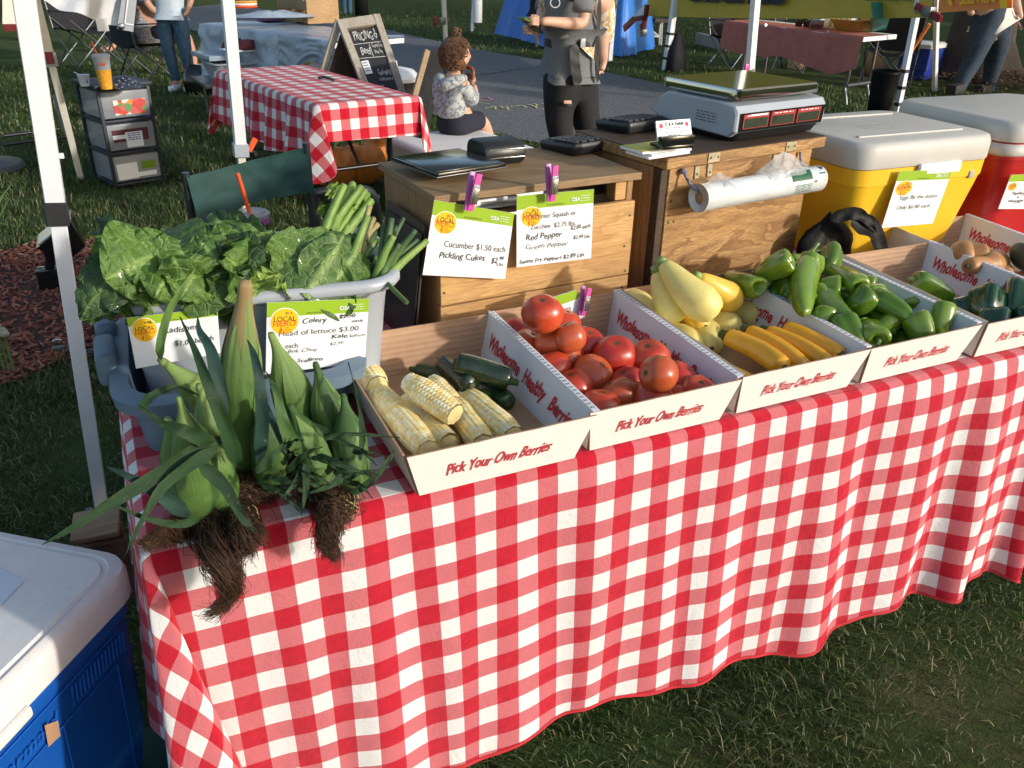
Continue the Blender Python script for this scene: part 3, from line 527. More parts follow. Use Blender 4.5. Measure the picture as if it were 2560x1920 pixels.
def cornerf(u, v):              # u: 0 front .. 1 side
    d = v*hem(0); o, dn = rnd(d); g = G(u); a = u*math.pi/2; x = XL+g.x*d-o*math.sin(a); y = YE(XL)+g.y*d-o*math.cos(a)
    x += .006*mnoise.noise(Vector((u*6, d*4, 4)))*min(1,d/.1)
    return (x, y, TZ-dn+.001), (XL+3.02-d*math.sin(a)*1., YE(XL)-1.03+3.-d*math.cos(a))
addgrid(*sheet(cornerf, 54, NV))
def sidef(u, v):
    y0 = YE(XL)+(YB-YE(XL))*u; d = v*hem(y0)*.9; o, dn = rnd(d); k = max(0, 1-(y0-YE(XL))/.14); w_ = .035*(d/DR)*(.5+.5*math.sin(y0*40+1))*(1-k)
    x = XL-o-w_-.05*d*(1-k)+d*Gp[0][0]*k; y = y0+d*Gp[0][1]*k
    return (x, y, TZ-dn+.001), (XL+3.02-d, (y0-1.03)+3.)
addgrid(*sheet(sidef, 50, 30))
cloth = mk('tablecloth', cs, cf, 'gingham', uv=cu)
bpy.context.view_layer.update(); tag(cloth, 'red and white gingham cloth hanging in folds from the long produce table in front', 'tablecloth')
# rolled hem of plain red along the lower edge
n0 = 25*121; hv_ = [cs[n0+NV*(NU+1)+i] for i in range(NU+1)]; hu_ = [cs[n0+(NV-1)*(NU+1)+i] for i in range(NU+1)]
hvs = []; 
for a, b in zip(hv_, hu_):
    a, b = Vector(a), Vector(b); k = (a-b).normalized(); hvs += [a+V(0,-.0015,0)+k*.002, a+V(0,-.0015,0)-k*.006]
mk('hem', hvs, [(2*i, 2*i+1, 2*i+3, 2*i+2) for i in range(NU)], 'print_red', cloth)

# ---------------------------------------------------------------- berry flats
def wavy(q, nrm, th, m1, m2, name, T_, nu=14, nv=3, amp=.0016):
    f = lambda u, v: (q[0]*(1-u)+q[1]*u)*(1-v)+(q[3]*(1-u)+q[2]*u)*v; sd_ = random.random()*50; vs = []; w = nu+1
    for s_ in (0, 1):
        for j in range(nv+1):
            for i in range(nu+1):
                u, v = i/nu, j/nv; e = math.sin(math.pi*u)**.5*(1-v*.8); k = mnoise.noise(Vector((u*3.2+sd_, v, 0)))*amp*1.6*e+mnoise.noise(Vector((u*11+sd_, v*3, 4)))*amp*.4*e; p = f(u, v)+nrm*(k*.35+(th if s_ else 0)); p.z += mnoise.noise(Vector((u*6+sd_, 9, 0)))*amp*.7*e*(1-v); vs.append(p)
    n = (nv+1)*w; F_ = []; mi = []
    for j in range(nv):
        for i in range(nu): a = j*w+i; F_ += [(a, a+1, a+w+1, a+w), (n+a, n+a+w, n+a+w+1, n+a+1)]; mi += [0, 1]
    for i in range(nu): F_ += [(i, n+i, n+i+1, i+1), (nv*w+i, nv*w+i+1, n+nv*w+i+1, n+nv*w+i)]; mi += [2, 2]
    for j in range(nv): F_ += [(j*w, (j+1)*w, n+(j+1)*w, n+j*w), (j*w+nu, n+j*w+nu, n+(j+1)*w+nu, (j+1)*w+nu)]; mi += [2, 2]
    return mk(name, vs, F_, [m1, m2, 'cardboard'], T_, False, mi=mi)
def flat(cx, yf, lab, rz=0, W0=.272, W1=.308, Dp=.40, h=.088, right=True, left=True, inner='board_shaded', x_tilt=0):
    """cardboard tray; local frame x across, y depth; origin bottom front centre"""
    th = .0035; R_ = Matrix.Rotation(rz, 3, 'Z'); o = V(cx, yf, TZ+.004); Lp = lambda x, y, z: o+R_@V(x, y, z)
    T_ = thing('berry_tray', lab, 'cardboard tray', o, 'printed cardboard berry trays')
    yb, yft = Dp, -.022; ybt = Dp+.012
    def panel(name, q, m1, m2, nrm):
        return wavy([Vector(p) for p in q], R_@V(*nrm), th, m1, m2, name, T_, amp=.0016 if name != 'base' else 0)
    q = [Lp(-W0/2,0,0), Lp(W0/2,0,0), Lp(W0/2,yb,0), Lp(-W0/2,yb,0)]; panel('base', q, 'cardboard', 'cardboard_in', (0,0,1))
    fq = [Lp(-W1/2,yft,h), Lp(W1/2,yft,h), Lp(W0/2,0,0), Lp(-W0/2,0,0)]
    fp = panel('front_panel', fq, 'board_white', 'cardboard_in', (0,1,0)); letter(fp, fq, 'Pick Your Own Berries', .17, .62, .36, 'print_red', W1, h, shear=.5, bold=.018, width=.62, jit=.04, h=.0014)
    panel('back_panel', [Lp(-W1/2,ybt,h+.008), Lp(W1/2,ybt,h+.008), Lp(W0/2,yb,0), Lp(-W0/2,yb,0)], 'board_white', 'cardboard_in', (0,-1,0))
    for sx, ok in ((1, right), (-1, left)):
        if not ok: continue
        wt = W1/2 if (sx == 1 or cx < .6) else W0/2+.004
        q = [Lp(sx*wt,ybt,h+.012), Lp(sx*wt,yft+.012,h), Lp(sx*W0/2,.004,.001), Lp(sx*W0/2,yb,.001)]
        sp = panel('side_panel', q, inner, 'board_white', (sx,0,0))
        if sx == 1:
            letter(sp, q, 'Wholesome', .07, .60, .42, 'print_red', Dp, h, shear=.35, bold=.03, width=.34, jit=.05, h=.0014)
            letter(sp, q, 'Healthy', .45, .62, .42, 'print_red', Dp, h, shear=.35, bold=.03, width=.22, jit=.05, h=.0014); letter(sp, q, 'Berries', .71, .64, .42, 'print_red', Dp, h, shear=.35, bold=.03, width=.22, jit=.05, h=.0014)
        if sx == -1: continue
        # perforated fold along the top: little dark slots in two rows
        A = Acc(); f = quadf([q[0]+V(0,0,.0005), q[1]+V(0,0,.0005), q[1]+R_@V(sx*.013,0,0), q[0]+R_@V(sx*.013,0,0)]); B = Acc()
        B.add([f(0,0), f(1,0), f(1,1), f(0,1)]+[p-V(0,0,.003) for p in (f(0,0), f(1,0), f(1,1), f(0,1))], [(0,1,2,3),(4,7,6,5),(0,4,5,1),(1,5,6,2),(2,6,7,3),(3,7,4,0)])
        B.mk('top_fold', 'board_shaded', sp)
        for i in range(34):
            u = .02+i*.0286; f2 = lambda a, b: f(u+a*.012, b)+V(0,0,.0009)
            for v0 in (.18, .5): A.add([f2(0,v0), f2(1,v0), f2(1,v0+.14), f2(0,v0+.14)], [(0,1,2,3)])
        A.mk('perforation', 'ink', sp)
    return Lp
TR = [flat(.480, 1.020, 'berry tray at the left end of the row, with husked corn cobs and cucumbers', W1=.322), flat(.788, 1.030, 'berry tray full of red tomatoes, second from the left', h=.088),
      flat(1.103, 1.036, 'berry tray holding pale summer squash and golden zucchini'), flat(1.412, 1.036, 'berry tray heaped with light green fry peppers'), flat(1.735, 1.030, 'berry tray with dark green bell peppers and one lighter pepper', rz=-.02),
      flat(2.04, 1.18, 'berry tray of tan butternut squash at the far right', rz=-.05)]

# ================================================================ PRODUCE
def zpx(x, y, z): p = at(x, y, z); return p, depth(p)/FPX
def rev(name, A, B, R, prof, m, par=None, n=18, seg=20, bend=0., lobes=0, la=0., squash=1., up=(0,0,1), bdir=None, **k):
    """revolved fruit from A to B; prof(t) = radius factor"""
    A, B = Vector(A), Vector(B); d = B-A; mid = (A+B)/2+((Vector(bdir) if bdir else d.cross(V(0,0,1)).normalized())*bend*d.length)
    ph = random.random()*6
    vs, fs = sweep(crv([A, mid, B], seg), lambda t: max(R*prof(t), .0004), n, (lambda t, a: 1+la*math.cos(lobes*a+ph)+.02*math.sin(3*a+ph)) if lobes else (lambda t, a: 1+.025*math.sin(2*a+ph+t*3)), True, up)
    return mk(name, vs, fs, m, par, True, auto=70, **k)
def ell(t, p=2.): return max(0, 1-abs(2*t-1)**p)**(1/p)
# ---- tomatoes: a lobed, squashed globe with a stem scar
TOM = [(1332,801,49,.135,'t','largest round red tomato balanced on the very top of the pile'), (1408,822,36,.085,'t','tomato tucked beside the price card behind the pile'), (1382,861,38,.075,'o','tomato just under the topmost one showing its green stem ring'),
 (1284,845,33,.05,'d','dark red tomato in the back left corner of its tray'), (1313,879,38,.045,'o','orange shouldered tomato against the left wall of its tray'), (1408,905,41,.045,'o','greenish brown tomato in the middle of the back rows'),
 (1462,878,42,.05,'d','deep red tomato behind the round dark one near the Wholesome print'), (1379,937,44,.035,'t','red tomato touching the left wall halfway down'), (1536,902,44,.055,'d','round dark red tomato under the Wholesome print'),
 (1479,951,44,.035,'o','brownish orange tomato in the centre of the tray'), (1436,981,46,.03,'t','wide red tomato along the left wall nearer the front'), (1620,909,43,.05,'t','red tomato partly hidden behind the shiny orange one'),
 (1645,948,46,.085,'s','shiny orange red tomato lying on its side with its stem end facing left'), (1694,962,40,.035,'d','dark tomato wedged to the right of the shiny orange one'), (1567,972,40,.028,'d','shadowed tomato in the gap at the centre front'),
 (1545,1003,42,.03,'o','orange streaked tomato standing on end near the front'), (1501,1030,48,.028,'c','front left tomato with a cracked dark blossom end'), (1643,1027,53,.028,'t','wide flattened red tomato at the front wall'), (1752,1004,46,.03,'t','squarish red tomato in the front right corner')]
TOM += [(1340,862,36,.03,'d','tomato low beside the left wall under the second row'), (1510,905,36,.02,'t','tomato buried between the round dark one and the back row'), (1590,930,38,.015,'d','tomato buried beneath the Healthy print'), (1440,930,36,.02,'t','tomato buried in the centre left of the pile'),
 (1690,1010,40,.015,'t','tomato between the wide flattened one and the squarish corner one'), (1425,855,34,.09,'o','tomato perched behind the second row near the back wall'), (1590,1010,38,.02,'d','tomato pressed against the front wall in the middle')]
for x, y, r, z, k, lab in TOM:
    c, s = zpx(x, y, TZ+z+.006); c.z += .010; R = r*s*(1.07 if r > 45 else 1.24); c.y = max(c.y, 1.030+R); c.x = min(max(c.x, .640+R+.006), .936-R-.004); M_ = Matrix.Rotation(random.uniform(-.6,.6), 3, 'X')@Matrix.Rotation(random.uniform(-.6,.6), 3, 'Y')@Matrix.Rotation(random.uniform(0,6), 3, 'Z')
    if k == 's': M_ = Matrix.Rotation(math.radians(-75), 3, 'Y')@Matrix.Rotation(.4, 3, 'Z')
    nl = random.choice((4,5,6)); ph = random.random()*6; la = random.uniform(.015,.05); vs = []; NS, NR = 28, 20; el = random.uniform(.86,1.0) if k != 'c' else .9
    for i in range(NR+1):
        t = math.pi*i/NR; rr = math.sin(t)**.93; zz = math.cos(t)*el*(1-.16*math.exp(-(t/.38)**2))
        for j in range(NS):
            a = 2*math.pi*j/NS; q = 1+la*math.cos(nl*a+ph)*(.4+.6*math.cos(t/2))+.03*math.sin(2*a+ph); vs.append(c+M_@V(rr*math.cos(a)*q, rr*math.sin(a)*q, zz)*R)
    fs = [(i*NS+j, (i+1)*NS+j, (i+1)*NS+(j+1) % NS, i*NS+(j+1) % NS) for i in range(NR) for j in range(NS)]
    o = mk('tomato', vs, fs, {'t':'tomato','o':'tomato_orange','d':'tomato_deep','s':'tomato_orange','c':'tomato'}[k]); tag(o, lab, 'tomato', 'tomatoes in the berry tray')
    lv = []; 
    for j in range(10): a = 2*math.pi*j/10; q = (.17 if j % 2 else .10); lv.append(c+M_@V(q*math.cos(a), q*math.sin(a), el*.865)*R)
    mk('stem_scar', lv+[c+M_@V(0,0,el*.84)*R], [(j, (j+1) % 10, 10) for j in range(10)], 'scar', o)
# ---- pale summer squash: bulb and narrowing neck
def sq_prof(t): b = ell(min(1, t*1.02)**1.55, 2.3); return max(.30*ell(t,6), b) if t < .999 else .02
def squash(a, za, b, zb, r, m, lab, bend=.06, small=False):
    """a = neck end pixel, b = blossom end pixel"""
    A, B = at(*a, TZ+za), at(*b, TZ+zb); R = r*1.22*depth((A+B)/2)/FPX
    f = (lambda t: min(1, .50+.75*t**1.2)*ell(t, 3.2) if t < .5 else (min(1, .50+.75*t**1.2))*ell(t, 2.9)) if not small else (lambda t: ell(t, 2.4))
    T_ = rev('summer_squash', A, B, R, f, m, None, 22, 26, bend); tag(T_, lab, 'squash', 'pale yellow summer squash')
    d = (B-A).normalized(); vs, fs = sweep([A-d*.012, A+d*.006], [R*.22, R*.30], 7); mk('stem', vs, fs, 'stem_green' if small else 'pepper_stem', T_)
    vs, fs = sweep([B-d*.004, B+d*.0015], [R*.17, R*.1], 9); mk('blossom_scar', vs, fs, 'scar', T_)
squash((1655,845),.04,(1563,738),.075,34,'squash','pale long squash leaning on the left wall of the tray, bulb end up')
squash((1640,678),.16,(1695,806),.06,34,'squash','upright pale squash between the two longest ones')
squash((1655,655),.185,(1795,788),.10,40,'squash','longest pale squash lying on top with its stem end highest',.09)
squash((1745,690),.15,(1840,756),.07,32,'squash_deep','squash with a deeper yellow blossom end at the right back of the heap',.08)
squash((1700,780),.05,(1765,815),.06,25,'squash_deep','small squash with a golden nub peeping from under the longest one',.02,True)
squash((1672,830),.03,(1745,876),.035,32,'squash','short pale squash at the front of the heap beside the left wall',.0,True)
squash((1742,800),.02,(1780,872),.03,35,'squash','round pale squash low in the middle of the heap',.0,True)
squash((1788,795),.03,(1840,826),.035,30,'squash','squash half hidden behind the golden zucchini tips',.02,True)
squash((1815,745),.04,(1893,800),.035,27,'squash','pale squash lowest on the right against the tray wall',.04)
# ---- golden zucchini
def zuc(a, za, b, zb, r, m, lab, cat, grp, bend=.05, capm='stem_green', stem_end=0, name='golden_zucchini'):
    za, zb = (za+.018, zb+.018) if m == 'zucchini_yellow' else (za, zb); A, B = at(*a, TZ+za), at(*b, TZ+zb); R = r*1.08*depth((A+B)/2)/FPX
    T_ = rev(name, A, B, R, lambda t: (.86+.14*math.sin(t*2.2))*ell(t, 7)**.8, m, None, 20, 22, bend, 6, .02); tag(T_, lab, cat, grp)
    for P0, D_, is_stem in ((A, (A-B).normalized(), stem_end == 0), (B, (B-A).normalized(), stem_end == 1)):
        if is_stem: vs, fs = sweep([P0-D_*.004, P0+D_*.004, P0+D_*.014], ([R*.62, R*.5, R*.45] if m == 'zucchini_yellow' else [R*.4, R*.3, R*.26]), 7); mk('stem', vs, fs, capm, T_, False)
        else: vs, fs = sweep([P0-D_*.002, P0+D_*.0012], [R*.36, R*.28], 9); mk('blossom_scar', vs, fs, 'scar', T_)
GZ = 'golden zucchini in the squash tray'
zuc((1815,840),.045,(1962,922),.04,26,'zucchini_yellow','golden zucchini in front of its three neighbours, thickest','zucchini',GZ,-.07)
zuc((1868,826),.045,(2012,922),.035,23,'zucchini_yellow','second golden zucchini from the front with a nicked blossom end','zucchini',GZ,-.05)
zuc((1915,828),.045,(2072,912),.035,24,'zucchini_yellow','golden zucchini third from the front','zucchini',GZ,-.05)
zuc((1958,818),.05,(2105,893),.04,23,'zucchini_yellow','golden zucchini along the right wall with its green stem to the front','zucchini',GZ,-.04,stem_end=1)
zuc((1740,897),.018,(1878,958),.018,21,'zucchini_yellow','golden zucchini alone along the left wall near the front','zucchini',GZ,.0)
zuc((1135,905),.095,(1278,952),.06,30,'zucchini','fat glossy dark zucchini on top, against the Wholesome print','zucchini','dark green zucchini in the corn tray',-.02,name='zucchini',stem_end=1)
zuc((1105,905),.06,(1180,966),.06,27,'zucchini','dark zucchini seen end on beside the topmost one','zucchini','dark green zucchini in the corn tray',0,name='zucchini')
zuc((1150,960),.02,(1218,1000),.03,24,'cucumber','bumpy cucumber next to the pale corn tips','cucumber','cucumbers in the corn tray',0,name='cucumber')
zuc((1215,960),.03,(1270,1012),.022,26,'cucumber','yellowish green cucumber by the Healthy print','cucumber','cucumbers in the corn tray',0,name='cucumber')
zuc((1040,925),.03,(1130,945),.03,22,'cucumber','cucumber in shadow at the back of the corn tray','cucumber','cucumbers in the corn tray',0,name='cucumber')
# ---- husked corn cobs with separate kernels
def cob(a, za, b, zb, r, lab, cut=True, seedv=0):
    A, B = at(*a, TZ+za+.004), at(*b, TZ+zb+.004); R = r*1.10*depth((A+B)/2)/FPX; L = (B-A).length; rows = 16; ky = int(L/.0068); NU_, NV_ = rows*6, ky*4
    d = (B-A).normalized(); s = d.cross(V(0,0,1)).normalized(); u = s.cross(d); vs = []; at_ = []; rr = random.Random(seedv)
    kc = [[rr.random()*.6+.35*rr.random()+.1*math.sin(i*.9) for i in range(rows)] for _ in range(ky+1)]
    for j in range(NV_+1):
        t = j/NV_; env = (.70+.30*min(1, t*3.2))*(1-.16*max(0, (t-.75)/.25)**2) if cut else (.55+.45*min(1,t*4)); env *= min(1, (.25+t*22))
        kk = t*ky
        for i in range(NU_):
            a_ = i/NU_*rows; off = .5 if int(a_) % 2 else 0; fx = (a_ % 1)-.5; fy = ((kk+off) % 1)-.5; bumpv = (max(0, 1-(abs(fx)*2)**3)*max(0, 1-(abs(fy)*2)**3))**.5
            ang = 2*math.pi*i/NU_+t*.25; wob = 1+.03*math.sin(t*9+seedv); q = R*env*wob*(.925+.07*bumpv); vs.append(A+d*(L*t)+(s*math.cos(ang)+u*math.sin(ang))*q)
            at_.append(min(1, kc[min(int(kk+off), ky)][int(a_) % rows]+(.35 if t < .12 else 0)))
    fs = [(j*NU_+i, (j+1)*NU_+i, (j+1)*NU_+(i+1) % NU_, j*NU_+(i+1) % NU_) for j in range(NV_) for i in range(NU_)]; fs.append(tuple(range(NU_))[::-1]); fs.append(tuple(range(NV_*NU_, NV_*NU_+NU_)))
    o = mk('corn_cob', vs, fs, 'kernels', attr={'kc': at_}); tag(o, lab, 'corn cob', 'husked corn cobs')
    E_ = [A+d*(L+.0005+.003*(1-(k/3)**2))+((s*math.cos(2*math.pi*i/18)+u*math.sin(2*math.pi*i/18))*R*.74*k/3) for k in (3,2,1) for i in range(18)]
    mk('cut_end', E_, [(k*18+i, k*18+(i+1) % 18, (k+1)*18+(i+1) % 18, (k+1)*18+i) for k in range(2) for i in range(18)]+[tuple(range(36,54))], 'cob_end', o)
cob((888,892),.055,(944,965),.05,31,'short yellow corn cob lying at the back left corner of the tray',seedv=1)
cob((936,968),.035,(1070,1128),.032,33,'longest corn cob, along the left wall of the tray to the front corner',seedv=2)
cob((1010,995),.025,(1122,1108),.025,27,'rough tipped corn cob between the longest cob and the topmost one',False,3)
cob((1015,950),.085,(1138,1036),.062,32,'pale corn cob resting crosswise on top of the others',seedv=4)
cob((1078,948),.05,(1135,1010),.035,24,'small pointed corn cob tip behind the topmost one',seedv=5)
cob((1130,1000),.025,(1207,1112),.026,32,'corn cob in the front middle with tight yellow rows',seedv=6)
cob((1160,985),.03,(1282,1094),.028,34,'plump corn cob nearest the right front corner of the tray',seedv=7)
# ---- peppers
def pepper(a, za, b, zb, r, m, lab, grp, stem=True, lob=3, la=.13, blunt=3.4):
    """a = stem end, b = tip"""
    A, B = (at(*a, TZ+za), at(*b, TZ+zb)) if len(a) == 2 else (Vector(a), Vector(b)); R = r*(1.16 if m != 'pepper_dark' else 1.05)*depth((A+B)/2)/FPX; d = (B-A); L0 = d.length; L = max(L0*1.12, R*2.1); A = A-d.normalized()*(L-L0)*.5; dn = d.normalized(); s = dn.cross(V(0,0,1))
    if s.length < .05: s = V(1,0,0)
    s.normalize(); u = s.cross(dn); n, seg = 22, 18; vs = []; ph = random.random()*6; be = random.uniform(-.10,.10)*L; tw = random.uniform(-.6,.6)
    prof = [(.12,.10),(.05,.28),(.0,.55),(.0,.78),(.05,.94),(.13,1.),(.24,1.)]+[(.24+.76*i/11, (1-.20*(i/11))*max(.0,1-(i/11)**blunt)**.5) for i in range(1,12)]
    for t, q in prof:
        for j in range(n):
            an = 2*math.pi*j/n; lb = 1+la*math.cos(lob*an+ph+tw*t)*(.5+.5*min(1,q))-.5*la*max(0,math.cos(lob*an+ph+math.pi+tw*t))**3+.02*math.sin(5*an+ph); vs.append(A+dn*(L*t)+s*(be*math.sin(math.pi*t))+(s*math.cos(an)+u*math.sin(an))*(R*q*lb))
    N = len(prof); fs = [(i*n+j, i*n+(j+1) % n, (i+1)*n+(j+1) % n, (i+1)*n+j) for i in range(N-1) for j in range(n)]+[tuple(range(n))[::-1], tuple(range((N-1)*n, N*n))]
    o = mk('pepper', vs, fs, m); tag(o, lab, 'pepper', grp)
    if stem:
        k = A+dn*(L*.12); sp, sf = sweep(crv([k, k-dn*.014+s*.002, k-dn*.026+s*random.uniform(-.012,.012)+V(0,0,random.uniform(-.006,.01))], 6), lambda t: .0052-.002*t, 6); mk('stem', sp, sf, 'pepper_stem', o)
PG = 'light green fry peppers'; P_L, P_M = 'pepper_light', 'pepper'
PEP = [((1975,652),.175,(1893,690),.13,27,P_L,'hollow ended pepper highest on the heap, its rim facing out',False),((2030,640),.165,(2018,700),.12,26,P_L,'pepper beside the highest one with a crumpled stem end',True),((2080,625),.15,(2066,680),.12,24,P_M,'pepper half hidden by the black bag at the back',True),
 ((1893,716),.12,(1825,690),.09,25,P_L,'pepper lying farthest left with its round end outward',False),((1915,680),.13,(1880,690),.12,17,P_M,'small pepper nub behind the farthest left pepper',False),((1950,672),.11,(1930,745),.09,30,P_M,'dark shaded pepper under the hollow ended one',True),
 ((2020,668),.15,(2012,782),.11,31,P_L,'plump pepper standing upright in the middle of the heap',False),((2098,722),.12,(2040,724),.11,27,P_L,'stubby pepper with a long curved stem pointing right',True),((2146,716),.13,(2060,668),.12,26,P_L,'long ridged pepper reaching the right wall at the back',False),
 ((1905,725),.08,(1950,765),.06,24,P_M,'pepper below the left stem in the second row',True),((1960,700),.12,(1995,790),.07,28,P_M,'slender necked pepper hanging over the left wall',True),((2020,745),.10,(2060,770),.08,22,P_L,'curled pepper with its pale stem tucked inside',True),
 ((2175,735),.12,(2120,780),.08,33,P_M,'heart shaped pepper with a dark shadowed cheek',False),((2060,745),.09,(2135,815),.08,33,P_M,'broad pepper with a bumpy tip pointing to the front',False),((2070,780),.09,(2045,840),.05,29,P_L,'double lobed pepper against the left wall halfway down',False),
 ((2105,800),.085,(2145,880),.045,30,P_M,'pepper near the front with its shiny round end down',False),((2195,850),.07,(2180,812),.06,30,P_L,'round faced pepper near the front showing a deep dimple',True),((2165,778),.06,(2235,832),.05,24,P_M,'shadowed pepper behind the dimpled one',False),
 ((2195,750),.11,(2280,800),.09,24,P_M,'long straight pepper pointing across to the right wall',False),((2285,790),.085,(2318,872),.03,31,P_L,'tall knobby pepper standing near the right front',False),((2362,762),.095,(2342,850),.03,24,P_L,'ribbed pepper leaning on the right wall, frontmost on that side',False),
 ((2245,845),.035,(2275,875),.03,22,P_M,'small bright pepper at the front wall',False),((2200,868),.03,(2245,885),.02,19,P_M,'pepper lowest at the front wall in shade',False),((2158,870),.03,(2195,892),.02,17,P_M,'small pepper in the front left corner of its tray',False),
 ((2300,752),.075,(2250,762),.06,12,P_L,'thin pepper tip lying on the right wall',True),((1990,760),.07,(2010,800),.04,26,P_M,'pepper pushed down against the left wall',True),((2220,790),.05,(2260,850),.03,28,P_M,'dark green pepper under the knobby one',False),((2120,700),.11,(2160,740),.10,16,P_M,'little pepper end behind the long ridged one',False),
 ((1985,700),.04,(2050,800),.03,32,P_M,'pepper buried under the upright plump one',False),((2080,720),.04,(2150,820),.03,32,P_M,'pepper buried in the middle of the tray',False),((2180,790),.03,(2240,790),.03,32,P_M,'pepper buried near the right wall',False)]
rp_ = random.Random(11); SH = ('tiny nub', 'bent tip', 'dimpled shoulder', 'curled flank', 'narrow tip', 'rounded cheek', 'twisted end', 'smooth back')
AR = (('near the back wall',1.41,1.37,.125),('along the left wall',1.315,1.25,.105),('in the middle',1.42,1.24,.100),('beside the right wall',1.50,1.25,.092),('towards the front',1.42,1.125,.066))
for i_ in range(24):
    nm_, cx_, cy_, z_ = AR[i_ % 5]; cx_ += rp_.uniform(-.02,.02) if i_ % 5 in (1,3) else rp_.uniform(-.08,.08); cy_ += rp_.uniform(-.09,.09) if i_ % 5 in (1,3) else rp_.uniform(-.025,.025)
    a_ = rp_.uniform(0, 6.28); L_p = rp_.uniform(.045,.075); dx_, dy_ = math.cos(a_)*L_p/2*(.6 if i_ % 5 in (1,3) else 1), math.sin(a_)*L_p/2*(.5 if i_ % 5 in (0,4) else 1); dz_ = rp_.uniform(-.012,.012)
    PEP.append(((cx_-dx_,cy_-dy_,TZ+z_+dz_), 0, (cx_+dx_,cy_+dy_,TZ+z_-dz_), 0, rp_.uniform(19,25), rp_.choice((P_L,P_M)), 'small fry pepper with a '+SH[(i_//5+i_ % 5) % 8]+' '+nm_+(' of the heap' if 'in' != nm_[:2] else ' of the tray'), rp_.random() < .5))
for a, za, b, zb, r, m, lab, st in PEP:
    k_ = .008 if .05 < za < .1 else 0
    pepper(a, za+k_, b, zb+k_, r, m, lab, PG, st, random.choice((2,3,3,4)), .07 if random.random() < .5 else .12)
BG = 'dark green bell peppers in the fifth tray'
for a, za, b, zb, r, m, lab, st in (((2470,735),.075,(2465,790),.045,40,'pepper_dark','glossy bell pepper with a curled pale stem in the middle of its tray',True),((2545,725),.08,(2530,790),.045,42,'pepper_dark','glossy bell pepper cut by the right edge of the photo',True),((2400,760),.04,(2412,800),.02,28,'pepper_dark','smaller bell pepper leaning against the left wall',False),
  ((2488,800),.04,(2490,840),.02,40,'pepper_dark','bell pepper in shade low near the front wall',False),((2560,800),.04,(2560,830),.02,36,'pepper_dark','bell pepper low at the right edge of the photo',False),((2290,700),.075,(2380,748),.035,27,'pepper','long lighter green pepper lying on the Wholesome panel',True)):
    pepper(a, za, b, zb, r, m, lab, BG, st, 4 if m != 'pepper' else 3, .09, 4.)
BN = 'butternut squash in the last tray'
def bnut(a, za, b, zb, r, m, lab):
    A, B = at(*a, TZ+za), at(*b, TZ+zb); R = r*depth((A+B)/2)/FPX
    o = rev('butternut_squash', A, B, R, lambda t: (.62*ell(min(1,t*1.05+.02),5) if t < .45 else 0) or max(.62*ell(t,6), ell(min(1,max(0,(t-.28)/.72)),2.2)), m, None, 20, 22, .04); tag(o, lab, 'squash', BN)
    d = (A-B).normalized(); vs, fs = sweep([A-d*.002, A+d*.012], [R*.2, R*.13], 6); mk('stem', vs, fs, 'scar', o)
bnut((2470,632),.10,(2375,645),.08,40,'butternut','tan squash with its round end facing out at the left of the tray'); bnut((2420,665),.09,(2500,655),.06,36,'butternut','squash in shadow between its two lighter neighbours')
bnut((2440,672),.05,(2535,692),.05,31,'butternut','squash lying across the front with its blossom end in the sun'); bnut((2590,630),.11,(2540,650),.09,38,'acorn','greenish grey squash at the right edge of the photo'); bnut((2350,660),.03,(2450,705),.03,26,'butternut','squash lowest along the printed panel'); bnut((2600,690),.04,(2548,712),.03,30,'butternut','reddish tan squash low at the right edge of the photo')
# ================================================================ TUB AND TOTE
tt = thing('storage_tote', 'blue grey plastic tote on the table end holding the light grey tub', 'tote', (.2,1.5,TZ))
Lt = [(.34,.33,.05,0),(.36,.36,.06,.085),(.36,.36,.06,.086),(.41,.41,.08,.090),(.415,.415,.08,.112),(.39,.39,.07,.118),(.355,.355,.06,.116),(.33,.31,.05,.01)]
vs, fs = loft(Lt, (.152,1.455,TZ+.003), rz=-.05); mk('body', vs, fs, 'tote_blue', tt, auto=50)
for i, (x, y, ln) in enumerate(((-.060,1.46,.10),(-.056,1.58,.07))): bbox('handle', (x, y, TZ+.115), (.035, ln, .06), 'tote_blue', tt, r=.014, seg=3)
tb2 = thing('grey_tub', 'light grey plastic bus tub full of lettuce, celery and scallions', 'tub', (.2,1.5,TZ+.02))
TC = V(.205, 1.478, TZ+.03); TR_ = -.115
vs, fs = loft([(.385,.25,.05,0),(.435,.285,.055,.19),(.443,.293,.056,.200),(.475,.325,.07,.203),(.482,.332,.072,.208),(.482,.332,.072,.218),(.472,.322,.07,.224),(.452,.302,.06,.224),(.436,.286,.05,.214),(.395,.255,.045,.012)], TC, rz=TR_); mk('body', vs, fs, 'bin_grey', tb2, auto=50)
